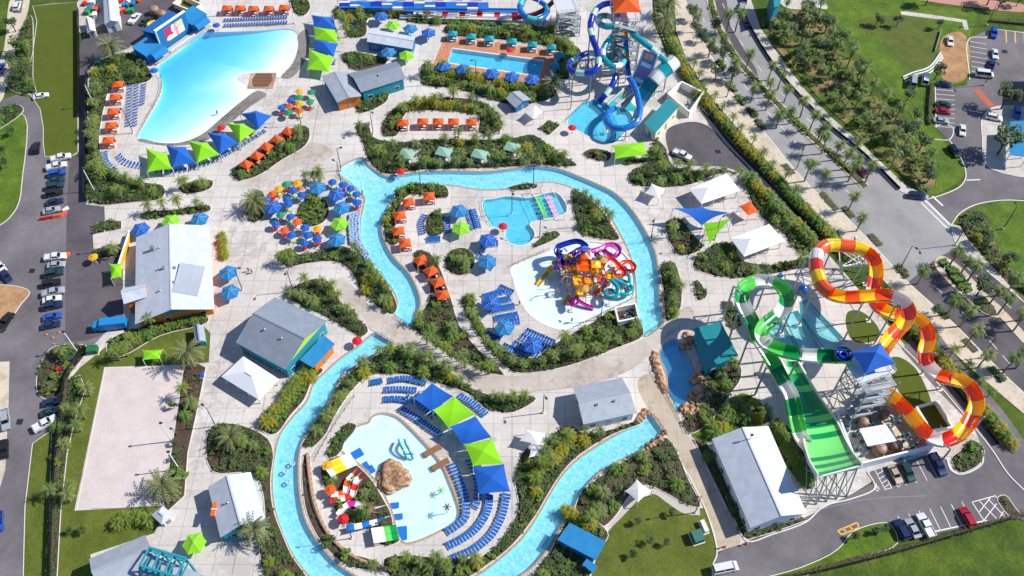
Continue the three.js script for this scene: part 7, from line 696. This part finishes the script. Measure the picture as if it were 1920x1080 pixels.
{ const c = (x, y, a, m, lab, w = 2.2, h = 1.6, d = 1.6) => { const t = thing('utility_box', lab, 'utility box', null, P(x, y).setY(DECK), a); part('cabinet', rbox(w, h, d, 0, h / 2 + 0.1, 0, 0.06), m, t); part('plinth', box(w + 0.4, 0.12, d + 0.4, 0, 0.06, 0), MT.kerb, t); part('door', box(w * 0.45, h * 0.8, 0.04, -w * 0.23, h / 2 + 0.1, d / 2 + 0.02), m, t); part('handle', box(0.06, 0.25, 0.06, 0.02, h / 2 + 0.1, d / 2 + 0.05), MT.steel, t); }; c(1306, 1010, 0.3, plain(0x2f6a5c, 0.6), 'green transformer box on the lawn beside the service path', 2.4, 1.8, 2.6); c(1319, 990, 0.3, MT.offwhite, 'white electrical cabinet beside the green transformer', 1, 1.2, 2.8); c(176, 660, 0.1, plain(0x1c6a3c, 0.6), 'green and yellow container at the entrance bed', 2.6, 1.6, 2); c(185, 122, 0.1, plain(0x1c5c50, 0.6), 'dark green box on the service drive', 2, 1.4, 1.8); c(137, 676, 0.4, plain(0x2c4a44, 0.6), 'dark transformer on the entrance mulch bed', 1.6, 1.3, 1.4); c(1462, 520, 0.4, MT.blue, 'small blue bin on the deck above the green slide', 1.2, 0.8, 1); c(380, 706, 0.2, MT.blue, 'small blue bin on the path by the white tent', 0.9, 0.9, 0.9); c(118, 694, 0.2, MT.red, 'red and white object on the entrance mulch bed', 2.6, 0.8, 1); }
// ---------- lamps and poles ----------
const lamp = (h) => proto([['pole', bar(new V3(), new V3(0, h, 0), 0.13, 8, 0.08), MT.dark], ['base', cyl(0.3, 0.26, 0.5, 0, 0, 0, 10), MT.kerb], ['arm', merge([bar(new V3(0, h, 0), new V3(1, h + 0.15, 0), 0.05, 5)]), MT.dark], ['lamp_head', rbox(0.8, 0.22, 0.5, 1.2, h + 0.15, 0, 0.06), MT.dark]]), LMP = lamp(8.8), wl = proto([['pole', bar(new V3(), new V3(0, 8.8, 0), 0.16, 8, 0.11), MT.white], ['base', cyl(0.34, 0.28, 0.5, 0, 0, 0, 10), MT.kerb], ['lamp_head', rbox(0.7, 0.3, 0.5, 0, 8.9, 0, 0.06), MT.dark]]);
for (const [x, y] of [[550, 547], [1303, 962], [640, 345], [790, 360], [1000, 350], [1012, 445], [1092, 425], [1126, 600], [925, 620], [1018, 775], [1220, 450], [1312, 470], [700, 250], [800, 160], [893, 155], [1070, 205], [565, 235], [250, 250], [640, 320], [455, 545], [405, 800], [660, 1010], [1340, 450], [960, 400]]) place(LMP, 'park_lamp', 'dark lamp post on the park deck', 'lamp', 'lamp posts in the park', P(x, y).setY(DECK), rr(0, 6)); for (const [x, y] of [[177, 358], [337, 881], [323, 828], [415, 30], [553, 45], [178, 200], [145, 660], [1395, 850], [216, 470], [1545, 545]]) place(wl, 'flood_lamp', 'white flood light pole at the edge of the park', 'lamp', 'white flood light poles', P(x, y).setY(DECK), 0); for (const [x, y] of [[1363, 182], [1493, 318], [1688, 503], [1838, 672], [1790, 460], [1880, 430], [1850, 48], [1845, 160]]) place(LMP, 'street_lamp', 'tall dark street lamp beside the road or lot', 'lamp', 'street lamps', P(x, y).setY(0.1), rr(0, 6), 1.05);
// railings
function railing(pts, label, px = true, h = 1.1) { const c = new THREE.CatmullRomCurve3(pts.map(([x, y]) => P(x, y)), false, 'centripetal'), o = c.getPointAt(0), L = c.getLength(), n = Math.max(2, Math.round(L / 2)), t = thing('railing', label, 'railing', null, o.clone().setY(DECK)), q = c.getSpacedPoints(n).map((p) => p.clone().sub(o)); q.forEach((p, i) => { part('post', box(0.08, h, 0.08, p.x, h / 2, p.z), MT.dark, t); if (i) { part('top_rail', bar(new V3(q[i - 1].x, h, q[i - 1].z), new V3(p.x, h, p.z), 0.045, 5), MT.dark, t); part('mid_rail', bar(new V3(q[i - 1].x, h * 0.5, q[i - 1].z), new V3(p.x, h * 0.5, p.z), 0.03, 4), MT.dark, t); } }); }
railing([[742, 596], [772, 616]], 'dark railing on the upstream side of the west footbridge'); railing([[705, 626], [738, 644]], 'dark railing on the downstream side of the west footbridge'); railing([[1216, 774], [1248, 815]], 'dark railing over the mouth of the east river'); railing([[1208, 631], [1244, 606]], 'dark railing where the lazy river meets the plaza'); railing([[1232, 672], [1224, 690], [1234, 712], [1255, 745], [1278, 785], [1290, 812]], 'long dark railing beside the grotto pool'); railing([[590, 865], [612, 825], [640, 780], [665, 745]], 'long dark railing along the ramp to the family pool'); railing([[635, 330], [655, 345], [672, 360], [683, 380]], 'dark railing around the food court terrace'); railing([[905, 377], [910, 405], [924, 424]], 'dark railing on the beach side of the activity pool'); railing([[960, 500], [1005, 480], [1030, 470]], 'dark railing behind the splash pad'); railing([[1075, 617], [1110, 600], [1160, 575], [1188, 562]], 'dark railing in front of the splash pad'); railing([[302, 145], [305, 165], [296, 190], [278, 222], [262, 256]], 'dark railing on the left edge of the wave pool'); railing([[1060, 230], [1105, 186]], 'dark railing on the upper edge of the slide splash pool'); railing([[1320, 830], [1345, 885], [1362, 930]], 'dark railing beside the service path'); railing([[668, 460], [690, 495], [715, 525]], 'dark railing beside the stacked inner tubes');
function fence(pts, label, h, m) { const c = new THREE.CatmullRomCurve3(pts.map(([x, y]) => P(x, y)), false, 'centripetal'), o = c.getPointAt(0), n = Math.max(2, Math.round(c.getLength() / 3.2)), t = thing('fence', label, 'fence', null, o.clone().setY(0)), q = c.getSpacedPoints(n).map((p) => p.clone().sub(o)); q.forEach((p, i) => { part('post', box(0.12, h + 0.1, 0.12, p.x, h / 2, p.z), m, t); if (i) part('panel', beam(new V3(q[i - 1].x, h / 2, q[i - 1].z), new V3(p.x, h / 2, p.z), 0.05, h), m, t); }); }
fence([[1385, -10], [1400, 38], [1425, 85], [1460, 136], [1492, 174], [1560, 242], [1605, 278], [1648, 318], [1686, 356]], 'long black screen fence on the east kerb of the boulevard', 1.1, MT.black); fence([[148, 20], [149, 100], [150, 220]], 'dark screen fence between the turf field and the drive', 2, MT.black); fence([[164, 140], [163, 250], [163, 378]], 'dark screen fence between the drive and the wave pool beds', 2.2, MT.black); fence([[1320, 205], [1360, 262], [1440, 345], [1545, 455]], 'black screen fence between the service lane and the boulevard hedge', 1.6, MT.black); fence([[1640, 560], [1720, 650], [1800, 745], [1870, 835]], 'black screen fence between the orange slide and its hedge', 1.6, MT.black); fence([[1420, 1098], [1560, 1068], [1700, 1032], [1890, 976]], 'black screen fence below the lower right lot', 1.8, MT.black); fence([[163, 655], [128, 708], [114, 800], [104, 920], [98, 1095]], 'black screen fence between car park verge and volleyball lawn', 2.2, MT.black); fence([[1752, 98], [1763, 60]], 'white rail fence beside the earth mound', 1, MT.white);
{ const pp = [[1692, 146], [1710, 138], [1740, 128], [1763, 100]].map(([x, y]) => P(x, y)), t = thing('pipe_stack', 'long pale pipes lying on the grass by the earth mound', 'pipes', null, pp[0]); for (const d of [0, 1.2, 2.4]) part('pipe', new THREE.TubeGeometry(new THREE.CatmullRomCurve3(pp.map((p) => p.clone().sub(pp[0]).add(new V3(0, 0.35, d)))), 20, 0.28, 8), MT.offwhite, t); }
{ const t = thing('picnic_float', 'orange life raft lying against the teal hall roof', 'raft', null, P(401, 954, 0).setY(0)); const p = P(401, 955, 4.6).sub(t.position); part('board', rbox(1, 0.3, 3.2, p.x, 4.7, p.z, 0.1), MT.orange, t); part('strap', box(1.1, 0.34, 0.2, p.x, 4.7, p.z), MT.white, t); part('mount', box(0.5, 0.5, 2.5, p.x, 4.4, p.z), MT.steel, t); }
for (const [x, y] of [[1395, 1022], [1354, 1028]]) { const t = thing('lane_marker', 'red barrier board at the foot of the service path', 'barrier', 'red barrier boards', P(x, y).setY(DECK), 0.25); part('board', box(1.8, 0.5, 0.1, 0, 0.7, 0), MT.red, t); for (const s of [-0.7, 0.7]) part('leg', box(0.1, 0.7, 0.4, s, 0.35, 0), MT.white, t); }
const crate = (m) => proto([['crate_body', rbox(1.5, 1.0, 1.1, 0, 0.5, 0, 0.04), m], ['lid', rbox(1.56, 0.12, 1.16, 0, 1.06, 0, 0.03), m], ['strap', box(0.08, 1.14, 1.2, 0.35, 0.58, 0), MT.dark]]), CRN = ['red', 'blue', 'white', 'orange', 'green'], CR = [MT.red, MT.blue2, MT.white, MT.orange, MT.green].map(crate);
[[160, 10], [170, 18], [176, 8], [182, 22], [166, 26], [228, 6], [236, 14], [242, 4], [232, 22], [246, 24], [224, 30], [252, 10], [180, 32], [262, 4]].forEach(([x, y], i) => place(CR[i % 5], 'storage_crate', CRN[i % 5] + ' storage crate left in the work yard', 'crate', CRN[i % 5] + ' crates in the work yard', P(x, y).setY(0.12), rr(0, 3), rr(0.8, 1.4)));
for (const [x, y] of [[60, 508], [37, 791], [1888, 950], [1884, 97], [1346, 285]]) { const p = P(x, y); const m = struct('drain_grate', merge([box(1.5, 0.05, 1.5, p.x, 0.2, p.z)].concat([0, 1, 2, 3].map((i) => box(1.2, 0.05, 0.16, p.x, 0.215, p.z - 0.5 + i * 0.33)))), MT.dark); if (x < 100) m.position.y = -0.165; }
// ---------- people ----------
function bodyGeo() { const N = 40, S = 1.9, mc = new MarchingCubes(N, new THREE.MeshStandardMaterial(), false, false, 20000), seg = [[[-0.1, 0.05, 0.03], [-0.1, 0.5, 0], 0.06, 0.075], [[-0.1, 0.5, 0], [-0.09, 0.92, 0], 0.08, 0.1], [[0.12, 0.05, 0.1], [0.11, 0.5, 0.04], 0.06, 0.075], [[0.11, 0.5, 0.04], [0.09, 0.92, 0], 0.08, 0.1], [[0, 0.95, 0], [0, 1.4, 0], 0.15, 0.16], [[-0.17, 1.42, 0], [-0.3, 1.12, 0.02], 0.06, 0.05], [[-0.3, 1.12, 0.02], [-0.3, 0.85, 0.1], 0.05, 0.045], [[0.17, 1.42, 0], [0.3, 1.12, 0.02], 0.06, 0.05], [[0.3, 1.12, 0.02], [0.3, 0.85, 0.1], 0.05, 0.045], [[0, 1.42, 0], [0, 1.55, 0], 0.06, 0.06], [[0, 1.6, 0.01], [0, 1.68, 0.02], 0.1, 0.1]]; const v = new V3(), A = new V3(), B = new V3();
  for (let z = 0; z < N; z++) for (let y = 0; y < N; y++) for (let x = 0; x < N; x++) { v.set((x / N * 2 - 1) * S / 2, (y / N * 2 - 1) * S / 2 + 0.9, (z / N * 2 - 1) * S / 2); let d = 9; for (const [a, b, ra, rb] of seg) { A.set(...a); B.set(...b); const ab = B.clone().sub(A), t = Math.min(1, Math.max(0, v.clone().sub(A).dot(ab) / ab.lengthSq())), q = v.distanceTo(A.clone().addScaledVector(ab, t)) - (ra + (rb - ra) * t); const k = 0.06, h = Math.max(0, k - Math.abs(d - q)) / k; d = Math.min(d, q) - h * h * k * 0.25; } mc.field[x + y * N + z * N * N] = -d; }
  mc.isolation = 0; mc.update(); const n = mc.count ?? mc.geometry.drawRange.count, g = new THREE.BufferGeometry(); g.setAttribute('position', new THREE.Float32BufferAttribute(Array.from(mc.positionArray.slice(0, n * 3)), 3)); g.setAttribute('uv', new THREE.Float32BufferAttribute(new Array(n * 2).fill(0), 2)); g.scale(S / 2, S / 2, S / 2).translate(0, 0.9, 0); g.computeVertexNormals(); return g; }
{ const bg = bodyGeo(), skin = plain(0xb98866, 0.6); const man = (sh, pa) => proto([['body', bg, skin], ['shirt', cyl(0.19, 0.21, 0.5, 0, 0.98, 0, 10), plain(sh, 0.9)], ['shorts', cyl(0.2, 0.18, 0.38, 0, 0.62, 0.01, 10), plain(pa, 0.9)], ['hair', new THREE.SphereGeometry(0.115, 10, 8, 0, 6.3, 0, 1.7).translate(0, 1.69, -0.01), plain(0x2a1c14, 0.9)]]); for (const [x, y, s, p2, w, h] of [[408, 215, 0x2a3a50, 0x1a1a22, 'standing in the shallow wave pool', 0.06], [467, 510, 0xb03030, 0x22262c, 'in a red shirt walking across the plaza', DECK], [473, 513, 0x2c3a44, 0x30343a, 'in a dark shirt walking across the plaza', DECK], [974, 572, 0x1f2d40, 0x202020, 'standing at the edge of the splash pad', DECK], [680, 365, 0x202838, 0x30303a, 'standing behind the food court railing', DECK], [1072, 604, 0x2c2c34, 0x202020, 'standing on the splash pad rim', DECK]]) place(man(s, p2), 'person', 'person ' + w, 'person', null, P(x, y).setY(h), rr(0, 6)); }
// ---------- ground cover masses ----------
{ const m = new THREE.Matrix4(), q = new THREE.Quaternion(), Y = new V3(0, 1, 0), names = { shrub: ['low_shrubs', 'low dark green shrubs covering the planting beds', 'shrubs'], bright: ['bright_ground_cover', 'bright green ground cover in the planting beds', 'ground cover'], olive: ['olive_ground_cover', 'olive green ground cover in the planting beds', 'ground cover'], grassy: ['ornamental_grass', 'pale tufted ornamental grass in the planting beds', 'grass'], purple: ['purple_ground_cover', 'dull purple ground cover in the planting beds', 'ground cover'] };
  for (const k in COVER) { const im = new THREE.InstancedMesh(tuft[k], LF[k], Math.max(1, COVER[k].length)); im.name = names[k][0]; COVER[k].forEach(([x, y, z, s], i) => im.setMatrixAt(i, m.compose(new V3(x, y - 0.05, z), q.setFromAxisAngle(Y, rnd() * 6.28), new V3(s, s * rr(0.8, 1.2), s)))); im.castShadow = im.receiveShadow = true; im.userData.kind = 'stuff'; tag(im, names[k][1], names[k][2]); scene.add(im); } console.log('cover', Object.fromEntries(Object.entries(COVER).map(([k, v]) => [k, v.length])), 'loungers', nLng); }
renderer.render(scene, camera);
